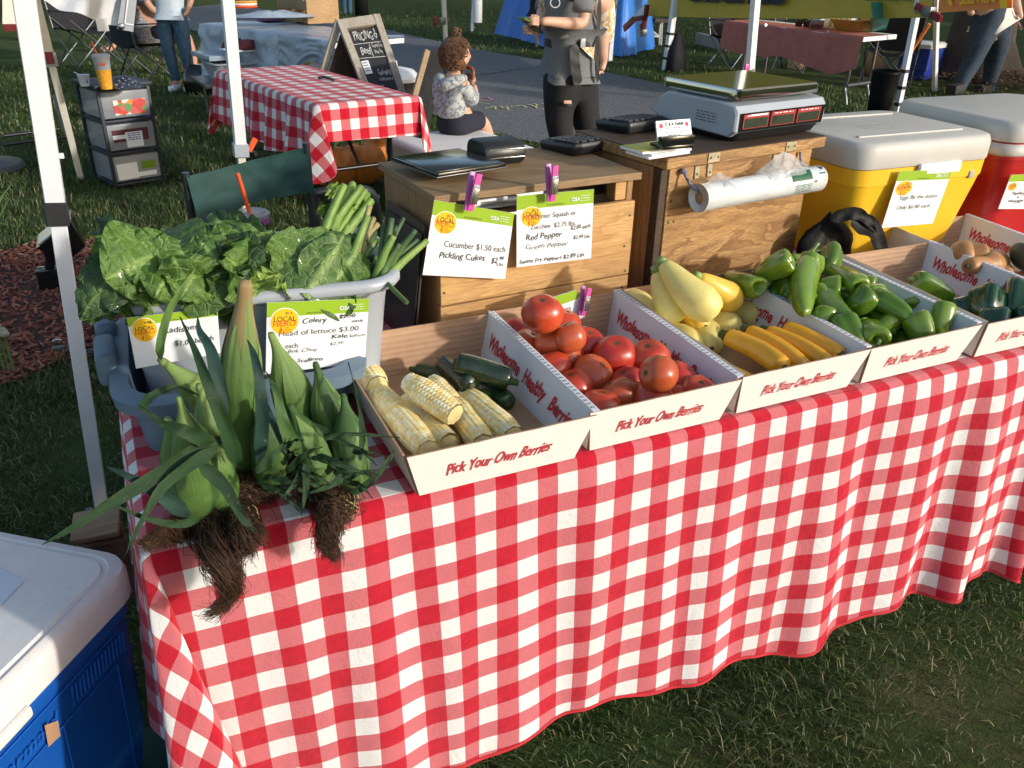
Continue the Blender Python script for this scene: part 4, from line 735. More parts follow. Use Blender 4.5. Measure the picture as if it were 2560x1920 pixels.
# ================================================================ CARDS
def bars(par, q, L, m, h=.0022):
    """fine print too small to read: short broken lines"""
    f = quadf(q); A = Acc(); rr = random.Random(len(L)*7)
    for u0, u1, v, t in L:
        u = u0
        while u < u1:
            w_ = min(rr.uniform(.3, 1.)*(u1-u0)*.35, u1-u); A.add([f(u,v,h), f(u+w_,v,h), f(u+w_,v+t,h), f(u,v+t,h)], [(0,1,2,3)]); u += w_+(u1-u0)*.06
    return A.mk('fine_print', m, par)
def card(q, lab, lines, name='price_card', W_=.2, H_=.16, par=None, band=.2, logo=True, lu=(.17,.27,.135)):
    """lines: (text,u,v,size,kind[,width])"""
    c_ = sum([Vector(p) for p in q], Vector())/4; T_ = par or thing(name, lab, 'sign', c_, 'price cards with a green band')
    p = plane(T_, 'card', q, 'paper', .0012, th=.0012); plane(T_, 'green_band', q, 'sign_green', .0017, v=(0, band))
    if logo:
        asp = W_/H_; cu_, cv_, r = lu
        disc(T_, 'logo_ring', q, cu_, cv_, r*1.06, r*1.06*asp, 'paper', .0018); b = disc(T_, 'logo', q, cu_, cv_, r, r*asp, 'sun_yellow', .0020)
        letter(T_, q, 'BE A', cu_+.005, cv_-r*.55*asp, .045, 'ink', W_, H_, bold=.01, h=.0022); letter(T_, q, 'LOCAL', cu_-r*.8, cv_-r*.02*asp, .1, 'ink', W_, H_, width=r*1.6, bold=.008, h=.0022)
        letter(T_, q, 'HERO', cu_-r*.86, cv_+r*.36*asp, .115, 'sign_orange', W_, H_, width=r*1.66, bold=.02, h=.0022)
        f = quadf(q); mk('logo_leaf', [f(cu_-r*.25+a*.016, cv_+r*.65*asp+b_*.05, .0022) for a, b_ in ((0,-1),(1,0),(0,1),(-1,0))], [(0,1,2,3)], 'sign_orange', T_, False)
        bars(T_, q, [(cu_, cu_+r*(.5 if k else .3), cv_+r*(.46+.16*k)*asp, .012) for k in range(3)], 'sign_orange')
        letter(T_, q, 'CISA', .70, band*.72, .075, 'paper', W_, H_, bold=.03, h=.003, width=.115)
        bars(T_, q, [(.83, .95, band*(.36+.18*k), .008) for k in range(3)], 'paper')
        letter(T_, q, 'www.buylocalfood.org', .38, band*.86, .035, 'ink', W_, H_, h=.003, width=.22)
    for ln in lines:
        s_, u, v, hh, k = ln[:5]; wd = ln[5] if len(ln) > 5 else None
        kw = dict(print=dict(shear=0, bold=0, m='ink_soft'), hand=dict(shear=.15, bold=.006, jit=.07, m='ink'), thin=dict(shear=.22, bold=-.004, jit=.10, m='ink_soft'))[k]; m_ = kw.pop('m')
        letter(T_, q, s_, u, v, hh, m_, W_, H_, width=wd, h=.0022, **kw)
        if k != 'print' and s_ in ('each', 'Lbs'): pass
    return T_
# cards taped to the front of the tub
Yf = 1.303
def onY(pts, Y): return [atY(x, y, Y) for x, y in pts]
q = onY([(316,794),(543,768),(551,882),(340,921)], 1.318)
card(q, 'tilted card reading Radishes taped to the left of the grey tub', [('Radishes',.36,.40,.17,'hand',.40),('$1.00 bunch',.47,.68,.15,'hand',.46)], W_=.15, H_=.088, band=.17)
q = onY([(667,756),(922,746),(912,905),(664,935)], 1.300)
card(q, 'Celery and Head of lettuce price card on the right of the grey tub', [('Celery',.335,.31,.105,'hand',.25),('$2.50',.70,.27,.085,'hand',.17),('each',.83,.345,.06,'hand',.12),('Head of lettuce $3.00',.11,.475,.105,'print',.80),('Kale',.63,.57,.09,'hand',.17),('$2.00 bunch',.82,.57,.055,'hand',.16),('each.',.18,.655,.1,'print',.14),('Bok Choy',.20,.73,.08,'thin',.30),('$2.50',.62,.665,.06,'thin',.14),('Scallions',.30,.88,.08,'hand',.26)], W_=.175, H_=.13)
# ================================================================ GREENS
def leaf(name, base, tip, w, m, par, sag=.0, ruffle=.02, roll=0., fold=.25, nu=14, nv=20, lift=(0,0,1), seed=0, waist=.45):
    base, tip = Vector(base), Vector(tip); d = tip-base; L = d.length; d.normalize(); s = d.cross(Vector(lift)); s = s.normalized() if s.length > .01 else V(1,0,0); n = s.cross(d)
    s, n = math.cos(roll)*s+math.sin(roll)*n, -math.sin(roll)*s+math.cos(roll)*n
    def f(u, v):
        a = (u-.5)*2; wd = w*(waist*(1-v)+math.sin(math.pi*min(.985, v**.75*.97+.03))**.6)*.5*(1 if v < .97 else .5); e = abs(a)**2.2; ph = seed*3.3
        rf = ruffle*e*(math.sin(v*23+ph+a*2)+.7*math.sin(v*41+ph*2+a*3))*(.3+v)
        nz = mnoise.noise(Vector((a*1.6+seed*5, v*4, seed)))*ruffle*1.3+mnoise.noise(Vector((a*5+seed*5, v*15, seed)))*ruffle*.35
        p = base+d*(L*v+.4*rf)+s*(a*wd*(1-.12*abs(a)))+n*(fold*abs(a)*wd+rf+nz)+V(0,0,-sag*v*v)+n*(.10*L*math.sin(v*math.pi))
        return p, (u, v)
    vs, fs, uv = sheet(f, nu, nv); o = mk(name, vs, fs, m, par, uv=uv); return o
def head(name, lab, cat, grp, leaves, m, base):
    T_ = thing(name, lab, cat, base, grp)
    for i, (b, t, w, kw) in enumerate(leaves):
        kw = dict(kw); mm = kw.pop('m', m); leaf('leaf', b, t, w, mm, T_, seed=random.random()*9, **kw)
    return T_
def lp(x, y, Y): return atY(x, y, Y)
# big loose lettuces sprawling out of the tub on the left; every leaf is a ruffled sheet
def spray(c0, tips, w, sag=.02, ruffle=.008, m=None, **k):
    k.setdefault('lift', (random.uniform(-.3,.3), -1, random.uniform(.2,.9)))
    return [(lp(*c0), lp(*t_[:3]), (t_[3] if len(t_) > 3 else w)*random.uniform(.9,1.1), dict(sag=sag*random.uniform(.5,1.4), ruffle=ruffle*random.uniform(.8,1.3), roll=random.uniform(-.6,.6), fold=random.uniform(-.45,.10), m=(m if m else random.choice(('lettuce','lettuce_b','lettuce_b','lettuce_c'))), **k)) for t_ in tips]
GL = 'loose lettuce heads in the grey tub'
head('lettuce', 'floppy lettuce at the left tub end, a long leaf hanging over the rim', 'lettuce', GL,
     spray((420,700,1.46), [(235,560,1.52),(225,640,1.42),(250,700,1.35),(330,555,1.56),(300,620,1.38),(390,650,1.33)], .12)+spray((300,700,1.40), [(200,790,1.36,.07)], .07, .01)+spray((380,735,1.40), [(300,670,1.31),(345,700,1.30),(290,740,1.33)], .10)+spray((420,730,1.40), [(240,535,1.60,.09),(270,560,1.62,.1)], .09), 'lettuce', lp(380,740,1.42))
head('lettuce', 'crinkled dark lettuce in the middle left of the tub behind the drooping leaves', 'lettuce', GL,
     spray((470,720,1.46), [(400,560,1.60),(445,545,1.58),(360,590,1.50),(480,600,1.44),(430,640,1.36),(395,700,1.31),(440,600,1.62)], .13)+spray((500,735,1.40), [(420,690,1.30),(470,660,1.32),(380,640,1.38)], .11), 'lettuce', lp(470,740,1.42))
head('lettuce', 'tall lettuce head with long pale ribs leaning left at the middle of the tub', 'lettuce', GL,
     spray((610,725,1.43), [(540,535,1.56,.15),(500,575,1.50,.14),(590,560,1.54,.12),(520,620,1.40,.14),(560,600,1.36,.15),(470,650,1.38,.12)], .13, .0, .009)+spray((640,735,1.38), [(560,640,1.31,.14),(600,690,1.31,.1),(520,690,1.31,.12)], .11, .0, .008), 'lettuce', lp(600,735,1.40))
def big(par, c0, c1, w, m=None, roll=0., fold=-.18, sag=.0, ruffle=.0055, lift=(0,-1,.5)): leaf('leaf', lp(*c0), lp(*c1), w, m or random.choice(('lettuce','lettuce_b','lettuce_c','lettuce_b')), par, sag=sag, ruffle=ruffle, roll=roll, fold=fold, lift=lift, seed=random.random()*9, nu=18, nv=26, waist=.5)
Lh = [bpy.data.objects['lettuce'], bpy.data.objects['lettuce.001'], bpy.data.objects['lettuce.002']]
big(Lh[0], (350,700,1.335), (248,600,1.37), .13, roll=.3); big(Lh[0], (310,650,1.34), (205,795,1.31), .075, roll=-.2); big(Lh[0], (380,640,1.345), (262,700,1.30), .12, roll=.2); big(Lh[0], (420,600,1.40), (330,705,1.305), .13)
big(Lh[1], (470,610,1.39), (385,745,1.285), .12); big(Lh[1], (500,640,1.37), (450,750,1.28), .10, roll=.2); big(Lh[1], (400,590,1.46), (480,690,1.32), .12, roll=-.3); big(Lh[1], (480,730,1.33), (430,640,1.30), .10, 'lettuce', .2)
big(Lh[2], (640,745,1.315), (545,560,1.42), .17, roll=.1, fold=-.25); big(Lh[2], (600,745,1.31), (490,590,1.38), .14, roll=-.2, fold=-.25); big(Lh[2], (560,700,1.33), (520,560,1.44), .13, roll=.35); big(Lh[2], (540,550,1.52), (600,640,1.42), .10, roll=.2)
head('lettuce', 'pale green leaf cluster just right of the tall corn ear', 'lettuce', GL, spray((665,745,1.36), [(640,675,1.31,.07),(690,700,1.30,.08),(670,640,1.42,.08)], .07, 0, .007, 'lettuce_light'), 'lettuce', lp(660,745,1.36))
head('kale', 'small bunch of curly kale in the gap beside the romaine', 'kale', 'kale in the grey tub', spray((705,735,1.42), [(640,640,1.52,.08),(670,625,1.5,.08),(715,625,1.5,.07),(740,640,1.48,.08),(690,680,1.38,.09),(740,690,1.37,.08),(760,600,1.52,.07)], .08, 0, .012), 'kale', lp(705,735,1.42))
head('romaine', 'upright romaine head with a strongly veined outer leaf in front of the celery', 'lettuce', 'romaine in the grey tub',
     spray((770,735,1.34), [(845,590,1.40,.17),(800,600,1.42,.15),(880,585,1.44,.14),(850,640,1.35,.14)], .15, 0, .006)+spray((800,735,1.36), [(900,610,1.44,.12),(820,575,1.48,.11)], .1, 0, .009, 'kale'), 'romaine', lp(780,735,1.36))
big(bpy.data.objects['romaine'], (765,742,1.30), (862,585,1.385), .15, 'romaine', .0, -.30, ruffle=.0035); big(bpy.data.objects['romaine'], (800,740,1.31), (905,600,1.40), .12, 'romaine', -.3, -.2, ruffle=.006)
big(bpy.data.objects['kale'], (720,735,1.34), (690,650,1.37), .07, 'kale', .2, ruffle=.009); big(bpy.data.objects['kale'], (730,735,1.35), (760,640,1.39), .07, 'kale', -.2, ruffle=.009)
def stalks(name, lab, cat, grp, base, tips, r, m, par=None, n=7, lab_part='stalk', jit=.01, flat=.7):
    T_ = thing(name, lab, cat, base, grp)
    for t_ in tips:
        b = Vector(base)+V(random.uniform(-jit,jit), random.uniform(-jit,jit), 0); e = lp(*t_[:3]); mid = (b+e)/2+V(random.uniform(-.008,.008), random.uniform(-.008,.008), random.uniform(0,.01)); rr = t_[3] if len(t_) > 3 else r; mm = t_[4] if len(t_) > 4 else m
        P_ = crv([b, mid, e], 12); vs, fs = sweep(P_, lambda t: rr*(1.1-.45*t), n, lambda t, a: 1-.30*max(0, math.cos(a))**2); w = len(P_); uv = [((j/n)*.3, i/(w-1)) for i in range(w) for j in range(n)]
        mk(lab_part, vs, fs, mm, T_, uv=uv)
    return T_
cel = stalks('celery', 'bunch of celery with cut tops leaning up behind the romaine', 'celery', 'celery in the grey tub', lp(790,700,1.50), [(x, y, 1.60+random.uniform(-.03,.03), random.uniform(.009,.0125)) for x, y in ((848,478),(862,462),(872,470),(884,458),(895,474),(905,466),(915,476),(922,485),(878,500),(900,505),(930,500),(860,500),(842,505),(890,520),(852,530))], .0085, 'celery', jit=.02)
for x, y in ((822,470),(800,520),(890,505)): leaf('leaf', lp(x+15,y+25,1.59), lp(x,y-8,1.6), .05, 'lettuce_light', cel, ruffle=.008, seed=x)
stalks('scallions', 'bunch of scallions with dull cut stems leaning right of the romaine', 'scallions', 'scallion bunches in the grey tub', lp(855,725,1.36), [(x, y, 1.42+random.uniform(-.03,.03), random.uniform(.006,.0105), random.choice(('scallion','scallion','celery','dry_blade'))) for x, y in ((925,515),(935,545),(912,560),(900,600),(915,610),(945,600),(930,640),(905,640),(890,650),(940,580),(920,660),(880,620),(925,690),(900,680),(935,610),(915,630),(890,585),(905,570),(880,600),(920,540),(945,560),(870,640),(895,615),(935,640),(950,660),(865,600))], .005, 'scallion', jit=.012)
stalks('scallions', 'spiky scallion bunch at the right end of the tub, held by a blue band', 'scallions', 'scallion bunches in the grey tub', lp(950,715,1.34), [(x, y, 1.38+random.uniform(-.04,.04), random.uniform(.005,.009), random.choice(('scallion','scallion','celery'))) for x, y in ((980,545),(992,565),(1010,545),(1040,575),(1068,602),(1030,590),(985,590),(1000,610),(965,600),(955,620),(1015,620),(940,640),(975,640),(1045,600),(1000,650),(960,560),(1020,600))], .005, 'scallion', jit=.010)
ptube('rubber_band', [lp(934,712,1.335), lp(950,716,1.325), lp(968,712,1.335)], .003, 'twine_blue', bpy.data.objects['scallions.001'])
stem = ptube('fallen_scallion', [lp(965,705,1.31), lp(990,730,1.27), lp(1018,757,1.24)], .004, 'scallion', None); tag(stem, 'single broken scallion stem hanging over the right rim of the tub', 'scallion')
# ================================================================ CORN IN THE HUSK
def blade(name, pts, w, m, par, v=.35, up=(0,-1,.4), seg=26, taper=1.6):
    P_ = crv(pts, seg); F_ = frames(P_, up); vs = []; uv = []
    for i, p in enumerate(P_):
        t = i/seg; q = w*(.46 if m.startswith('corn_leaf') else .9)*(min(1,(t*6+.35))*(1-t**taper))*.5+.0004; d, s, n = F_[i]
        for k, (a, h) in enumerate(((-1,1),(-.5,.35),(0,0),(.5,.35),(1,1))): vs.append(p+s*(a*q)+n*(h*v*q+.0015*math.sin(t*18+a*2))); uv.append((k/4, t))
    return mk(name, vs, [(i*5+k, i*5+k+1, i*5+k+6, i*5+k+5) for i in range(seg) for k in range(4)], m, par, uv=uv)
def ear(base, tip, r, lab, mi='husk', bend=.03, layers=5, tipw=.18, seed=0):
    r *= .90; B, T = Vector(base), Vector(tip); d = T-B; L = d.length; dn = d.normalized(); rr = random.Random(seed); s = dn.cross(V(0,-1,0)); s.normalize(); u = s.cross(dn); bd = s*(bend*L)
    T_ = thing('corn_ear', lab, 'corn ear', B, 'ears of corn in the husk')
    def prof(t):
        b = .52+.48*math.sin(min(1, t/.26)*math.pi/2)**1.1; x = max(0, (t-.50)/.50)**1.2; k = 1-(1-tipw*1.25)*(1-math.cos(min(1,x*1.12)*math.pi))*.5; return b*k*(1 if t < .975 else .7)
    n, sg = 30, 34
    def surf(t, a, k=1.): 
        q = r*prof(t)*k*(1+.05*math.cos(3*a+t*3+seed)+.018*math.sin(15*a+t*2)+.03*mnoise.noise(Vector((a*1.5,t*7,seed)))); return B+dn*(L*t)+bd*math.sin(t*math.pi)+(s*math.cos(a)+u*math.sin(a))*q
    vs = [surf(i/sg, 2*math.pi*j/n) for i in range(sg+1) for j in range(n)]; uv = [(j/n, i/sg) for i in range(sg+1) for j in range(n)]
    mk('husk', vs, [(i*n+j, i*n+(j+1) % n, (i+1)*n+(j+1) % n, (i+1)*n+j) for i in range(sg) for j in range(n)]+[tuple(range(sg*n, (sg+1)*n))], mi, T_, uv=uv)
    # overlapping outer husk leaves, each wrapping part of the ear and ending in a point
    for k in range(layers):
        a0 = k*2*math.pi/layers+rr.uniform(-.3,.3)+seed; te = rr.uniform(.62,.99); off = 1.015+.02*(k % 3); hw = rr.uniform(.75,1.05)
        def f(u_, v_, a0=a0, te=te, off=off, hw=hw):
            t = v_*te; wd = hw*(1-v_**3*.9); a = a0+(u_-.5)*2*wd+.5*v_; edge = abs(u_-.5)*2; return surf(t, a, off+.025*edge*(1+math.sin(v_*14+k))*.5-.02*v_), (u_, v_)
        v2, f2, uv2 = sheet(f, 10, 22); mk('husk_leaf', v2, f2, rr.choice(('husk','husk','husk_dark')) if mi != 'husk_brown' else 'husk', T_, uv=uv2)
    return T_
def silk(par, root, path, n, spread, m, r=.0011, seed=0):
    rr = np.random.default_rng(seed); P_ = crv([Vector(root)]+[Vector(p) for p in path], 14); A = Acc()
    for k in range(n):
        o0 = Vector(rr.normal(0, spread*.5, 3)); o1 = Vector(rr.normal(0, spread, 3)); ph = rr.uniform(0,6); L = rr.uniform(.55,1.0); q = []; N = 12
        for i in range(N+1):
            t = i/N*L; b = t*14; i0 = min(int(b), 13); p = P_[i0].lerp(P_[i0+1], b-i0); cl = (1-.72*t); q.append(p+o0*(1-t)+o1*(t*(1-t)*1.3*cl+.06+.1*t)+V(.006*math.sin(t*9+ph), .005*math.cos(t*15+ph), .005*math.sin(t*23+ph*2))*(2.4 if k % 6 == 0 else 1.)+Vector(rr.normal(0, .0012, 3)))
        vs, fs = sweep(q, [r*(1-.5*i/N) for i in range(N+1)], 3, None, False); A.add(vs, fs)
    return A.mk('silk', m, par, True, kind='stuff')
def yb(x, y, z): return at(x, y, TZ+z)
E1 = ear(yb(612,1178,.035), lp(614,700,1.13), .0325, 'tallest corn ear standing upright with a brown dried tip', 'husk_brown', -.015, 6, .27, 1)
E2 = ear(yb(752,1142,.035), lp(676,832,1.16), .0325, 'corn ear right of the tallest one, its tip bent over the celery card', 'husk', .05, 6, .16, 2)
E3 = ear(yb(560,1105,.055), lp(399,898,1.14), .027, 'corn ear leaning left with a long green whip at its tip', 'husk', .07, 5, .20, 3)
E4 = ear(yb(492,1290,.030), lp(446,992,1.03), .032, 'wide corn ear at the lower left near the corner of the cloth', 'husk', .03, 6, .12, 4)
E5 = ear(yb(565,1268,.028), lp(500,1075,1.06), .026, 'corn ear tucked behind the dark leaves between two larger ears', 'husk_dark', .02, 5, .2, 5)
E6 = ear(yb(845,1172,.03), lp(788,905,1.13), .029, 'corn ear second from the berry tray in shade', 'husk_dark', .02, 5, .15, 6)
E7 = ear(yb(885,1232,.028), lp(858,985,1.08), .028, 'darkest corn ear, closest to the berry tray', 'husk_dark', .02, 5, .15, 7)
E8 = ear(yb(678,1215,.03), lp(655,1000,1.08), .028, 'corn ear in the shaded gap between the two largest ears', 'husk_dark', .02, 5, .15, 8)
E9 = ear(yb(455,1262,.045), lp(418,1045,1.05), .026, 'slim corn ear at the far left of the pile, half under a long dark leaf', 'husk', .03, 5, .2, 9)
E10 = ear(yb(545,1190,.06), lp(497,960,1.12), .027, 'corn ear just left of the tallest one, crossed by its dark leaf', 'husk', .03, 5, .2, 10)
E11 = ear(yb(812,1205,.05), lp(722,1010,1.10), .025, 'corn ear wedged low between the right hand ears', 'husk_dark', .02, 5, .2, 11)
def BL(par, pts, w, m='corn_leaf', **k): return blade('leaf', [lp(*p) for p in pts], w, m, par, **k)
BL(E1, [(560,1095,1.00),(470,1140,.97),(380,1195,.93),(270,1262,.90),(180,1320,.88),(104,1362,.87)], .048, v=.3)
BL(E4, [(545,1120,.99),(470,1165,.95),(400,1225,.92),(350,1310,.90),(312,1392,.885)], .036, v=.3)
BL(E1, [(598,1168,1.0),(560,1060,.99),(520,960,1.0),(485,870,1.04),(449,790,1.09)], .048, v=.4, taper=1.3)
BL(E1, [(560,1040,1.02),(545,960,1.03),(528,880,1.06),(500,830,1.09),(494,792,1.11)], .045, 'corn_leaf_blue', v=.3)
BL(E1, [(648,1160,1.0),(655,1050,.985),(648,950,.99),(632,880,1.02),(618,850,1.05)], .040, 'corn_leaf_blue', v=.3)
BL(E4, [(530,1110,.985),(470,1080,.97),(410,1060,.98),(345,1012,1.0)], .044, v=.2)
BL(E3, [(350,1025,1.02),(380,990,1.05),(440,968,1.07),(500,990,1.06)], .026, v=.4)
BL(E3, [(400,897,1.135),(402,850,1.13),(424,775,1.13),(460,715,1.13),(497,660,1.13)], .012, 'husk', v=.3, taper=2.5)
BL(E1, [(620,705,1.13),(625,680,1.135),(636,668,1.14)], .010, 'corn_leaf', v=.3)
BL(E4, [(470,1290,.95),(400,1235,.93),(330,1195,.93),(262,1163,.95)], .042, 'corn_leaf_blue', v=.25)
BL(E4, [(500,1300,.94),(430,1310,.92),(350,1290,.91),(262,1250,.92)], .022, v=.3)
BL(E5, [(500,1160,.98),(560,1215,.96),(610,1300,.93),(640,1330,.925)], .040, v=.2)
BL(E2, [(750,1140,.985),(710,1060,.98),(690,980,1.0),(665,930,1.05)], .020, 'husk_dark', v=.3)
BL(E2, [(762,1160,.98),(740,1205,.965),(698,1252,.95)], .024, v=.2); BL(E2, [(764,1160,.975),(765,1220,.95),(752,1290,.925)], .024, v=.2)
BL(E2, [(790,1140,.98),(850,1160,.955),(930,1192,.94)], .026, v=.25); BL(E6, [(810,1095,1.0),(880,1085,.985),(1000,1094,.975)], .018, v=.3); BL(E6, [(790,1060,1.02),(850,1100,.99),(905,1125,.97),(965,1140,.965)], .016, v=.3)
BL(E7, [(880,1235,.97),(930,1200,.965),(972,1150,.975),(985,1125,.985)], .026, v=.2); BL(E2, [(640,985,1.04),(670,1030,1.01),(700,1100,.985),(720,1160,.975)], .024, 'corn_leaf_blue', v=.3)
BL(E6, [(860,1190,.97),(900,1180,.965),(945,1175,.965)], .018, v=.3); BL(E8, [(640,1180,.97),(690,1130,.97),(740,1085,.985)], .026, v=.2); BL(E7, [(860,1190,.975),(820,1215,.96),(770,1235,.95)], .026, v=.2); BL(E7, [(900,1150,.98),(905,1080,1.0),(895,1000,1.04),(870,905,1.1)], .020, v=.3)
for k in range(16):
    x0, y0 = random.uniform(640,900), random.uniform(1120,1230); a = random.uniform(-.9,.7); L = random.uniform(50,130)
    BL(random.choice((E2,E6,E7,E8)), [(x0,y0,.985),(x0+L*.5*math.cos(a),y0+L*.5*math.sin(a)-8,.965),(x0+L*math.cos(a),y0+L*math.sin(a)+12,.955)], random.uniform(.012,.024), v=.25)
for E_, rt, path, n, sp in ((E1, yb(610,1200,.03), [yb(640,1225,.02), yb(700,1215,.02)], 260, .022), (E1, yb(618,1215,.02), [yb(560,1250,.02), yb(500,1262,.015)], 300, .024), (E2, yb(758,1165,.03), [yb(700,1170,.03), yb(650,1215,.02)], 220, .020), (E8, yb(690,1140,.04), [yb(680,1180,.035), yb(660,1230,.02)], 200, .024),
    (E4, yb(490,1285,.03), [yb(440,1325,.015), atY(400,1345,.99), atY(352,1356,.975)], 260, .014), (E4, yb(520,1300,.02), [yb(530,1335,.01), atY(545,1390,.965), atY(575,1450,.955), atY(570,1500,.95), atY(512,1538,.945)], 420, .019), (E5, yb(600,1290,.02), [atY(620,1330,.985), atY(600,1375,.965), atY(583,1380,.96)], 240, .018),
    (E7, yb(855,1255,.02), [atY(825,1300,.98), atY(815,1355,.965), atY(848,1402,.955)], 300, .014), (E7, yb(860,1250,.025), [yb(800,1245,.02), yb(740,1240,.015)], 200, .02)):
    silk(E_, rt, path, int(n*2.0), sp*1.0, 'silk_brown', r=.00058, seed=int(rt.x*1e4)%97); silk(E_, rt, [Vector(rt).lerp(Vector(path[0]), .9)], 60, sp*.6, 'silk_pale', seed=3)
# ================================================================ WOODEN CRATES
def lf(o, rz):
    R_ = Matrix.Rotation(rz, 3, 'Z'); o = Vector(o); return lambda x, y, z: o+R_@V(x, y, z)
rl = math.radians(3.0); CL = lf((.572,1.520,TZ+.002), rl); w_, d_, h_ = .475, .30, .325
cr = thing('wooden_crate', 'honey coloured wooden crate with price cards, standing behind the corn and tomato trays', 'crate', CL(0,0,0), 'wooden crates on the table')
def pl(name, par, L_, a, b, m, rz, r=.0015): return bbox(name, L_((a[0]+b[0])/2, (a[1]+b[1])/2, (a[2]+b[2])/2), (abs(b[0]-a[0]), abs(b[1]-a[1]), abs(b[2]-a[2])), m, par, rz=rz, r=r, seg=1)
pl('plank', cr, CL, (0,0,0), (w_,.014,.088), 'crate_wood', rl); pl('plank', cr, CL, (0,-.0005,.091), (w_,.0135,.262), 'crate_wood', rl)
pl('side_panel', cr, CL, (-.001,.0145,0), (.015,d_,h_-.017), 'crate_wood_shaded', rl); pl('side_panel', cr, CL, (w_-.015,.0145,0), (w_+.001,d_,h_-.017), 'crate_wood_shaded', rl)
pl('plank', cr, CL, (.0155,.255,.0), (w_-.0155,.268,.17), 'crate_wood_shaded', rl); pl('top_board', cr, CL, (-.012,-.006,h_-.016), (w_+.008,d_+.004,h_), 'top_wood', rl)
pl('corner_block', cr, CL, (.0155,.016,.262), (.045,.05,h_-.0165), 'crate_wood', rl); pl('corner_block', cr, CL, (w_-.045,.016,.262), (w_-.0155,.05,h_-.0165), 'crate_wood', rl); pl('end_slat', cr, CL, (.31,.10,.255), (w_-.016,.115,h_-.017), 'ply_dark', rl); pl('floor_board', cr, CL, (.0155,.0145,.0), (w_-.0155,.2545,.012), 'crate_wood_shaded', rl)
def nails(par, L_, pts, y, r=.0028):
    A = Acc()
    for x, z in pts: A.add([L_(x+r*math.cos(a), y, z+r*math.sin(a)) for a in np.linspace(0, 6.28, 9)[:-1]], [tuple(range(8))])
    A.mk('nail_heads', 'scar', par)
nails(cr, CL, [(.007,.05),(.008,.12),(.007,.20),(w_-.012,.23),(w_-.02,.16),(w_-.012,.10),(w_-.016,.06)], -.0018)
rr_ = math.radians(8.0); CR = lf((1.112,1.545,TZ+.002), rr_); w2, d2, h2 = .505, .30, .325
c2 = thing('wooden_crate', 'dark stained plywood crate with a hinged lid, bag roll hanging on its front', 'crate', CR(0,0,0), 'wooden crates on the table')
pl('front_panel', c2, CR, (.022,0,0), (w2,.012,h2), 'ply_wood', rr_); pl('corner_post', c2, CR, (0,.004,0), (.0215,.03,h2), 'ply_dark', rr_); pl('side_panel', c2, CR, (0,.0305,0), (.012,d2,h2), 'crate_wood_shaded', rr_); pl('side_panel', c2, CR, (w2-.012,.0125,0), (w2,d2,h2), 'crate_wood_shaded', rr_); pl('back_panel', c2, CR, (.0125,d2-.012,0), (w2-.0125,d2,h2), 'ply_wood', rr_)
pl('floor_panel', c2, CR, (.0125,.0305,.0), (w2-.0125,d2-.0125,.01), 'ply_wood', rr_)
lid = pl('lid', c2, CR, (-.012,-.024,h2+.005), (w2+.014,d2+.01,h2+.030), 'ply_wood', rr_); pl('lid_top', lid, CR, (-.0115,-.0235,h2+.0302), (w2+.0135,d2+.009,h2+.0325), 'ply_dark', rr_)
for hx in (.115, .375):
    A = Acc(); A.add(*boxv(CR(hx+.014,-.0255,h2+.019), (.036,.002,.021), rr_)); A.mk('hinge', 'brass', lid)
    H = pl('hinge', c2, CR, (hx-.022,-.0045,h2-.002), (hx+.042,-.001,h2+.003), 'brass', rr_)
    for k in (-.018, .022): pl('hinge_leaf', H, CR, (hx+k,-.0035,h2-.032), (hx+k+.016,-.0005,h2-.002), 'brass', rr_)
    nails(lid, CR, [(hx+.003,h2+.019),(hx+.026,h2+.019)], -.0272, .003); nails(c2, CR, [(hx-.010,h2-.021),(hx+.030,h2-.021)], -.0042, .0032)
nails(c2, CR, [(.034,.25),(.034,.20),(w2-.02,.05),(.05,.20)], -.0012, .0035)
# knot in the crate front and plywood
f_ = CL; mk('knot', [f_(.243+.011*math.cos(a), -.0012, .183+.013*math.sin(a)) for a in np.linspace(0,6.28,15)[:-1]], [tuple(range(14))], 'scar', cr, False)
# paper and clip board leaning between tub and crate
cb = thing('clipboard', 'dark clipboard leaning against the left side of the honey coloured crate', 'clipboard', CL(-.03,.05,0)); M_ = Matrix.Rotation(rl+math.pi/2, 3, 'Z')@Matrix.Rotation(.12, 3, 'X')
bbox('board', CL(-.034,.13,.13), (.21,.004,.26), 'ply_dark', cb, M=M_, r=.001); bbox('rear_board', CL(-.044,.12,.12), (.2,.003,.25), 'black_plastic', cb, M=M_, r=.001); ptube('clip', [CL(-.055,.06,.19), CL(-.052,.03,.215), CL(-.058,.0,.205)], .0025, 'steel', cb)
# cards clipped to the crate front
q = onY([(1085,500),(1285,533),(1262,697),(1056,687)], 1.505)
card(q, 'Cucumber and Pickling Cukes card clipped to the crate, left of the other card', [('Cucumber $1.50 each',.19,.59,.125,'print',.76),('Pickling Cukes',.15,.745,.125,'hand',.56),('$2',.79,.77,.12,'hand',.08),('98',.885,.71,.075,'hand',.06),('Lbs',.86,.80,.06,'hand',.09)], W_=.165, H_=.145, band=.19, lu=(.17,.27,.13))
q = onY([(1291,490),(1484,473),(1477,645),(1291,668)], 1.508)
card(q, 'Summer Squash or Zucchini card with hand written pepper prices', [('Summer Squash or',.17,.335,.10,'print',.60),('Zucchini  $2.75 lbs.',.17,.48,.095,'print',.60),('Red Pepper',.11,.625,.12,'hand',.48),('$2.00 each',.70,.54,.085,'hand',.27),('Green Pepper',.105,.76,.10,'thin',.57),('$2.99 Lbs',.74,.685,.075,'hand',.23),('Sweet Fry Peppers $2.89 Lbs',.03,.955,.085,'hand',.87)], W_=.165, H_=.16, band=.19, lu=(.185,.30,.13))
q = onY([(1350,752),(1440,724),(1462,792),(1372,836)], 1.425)
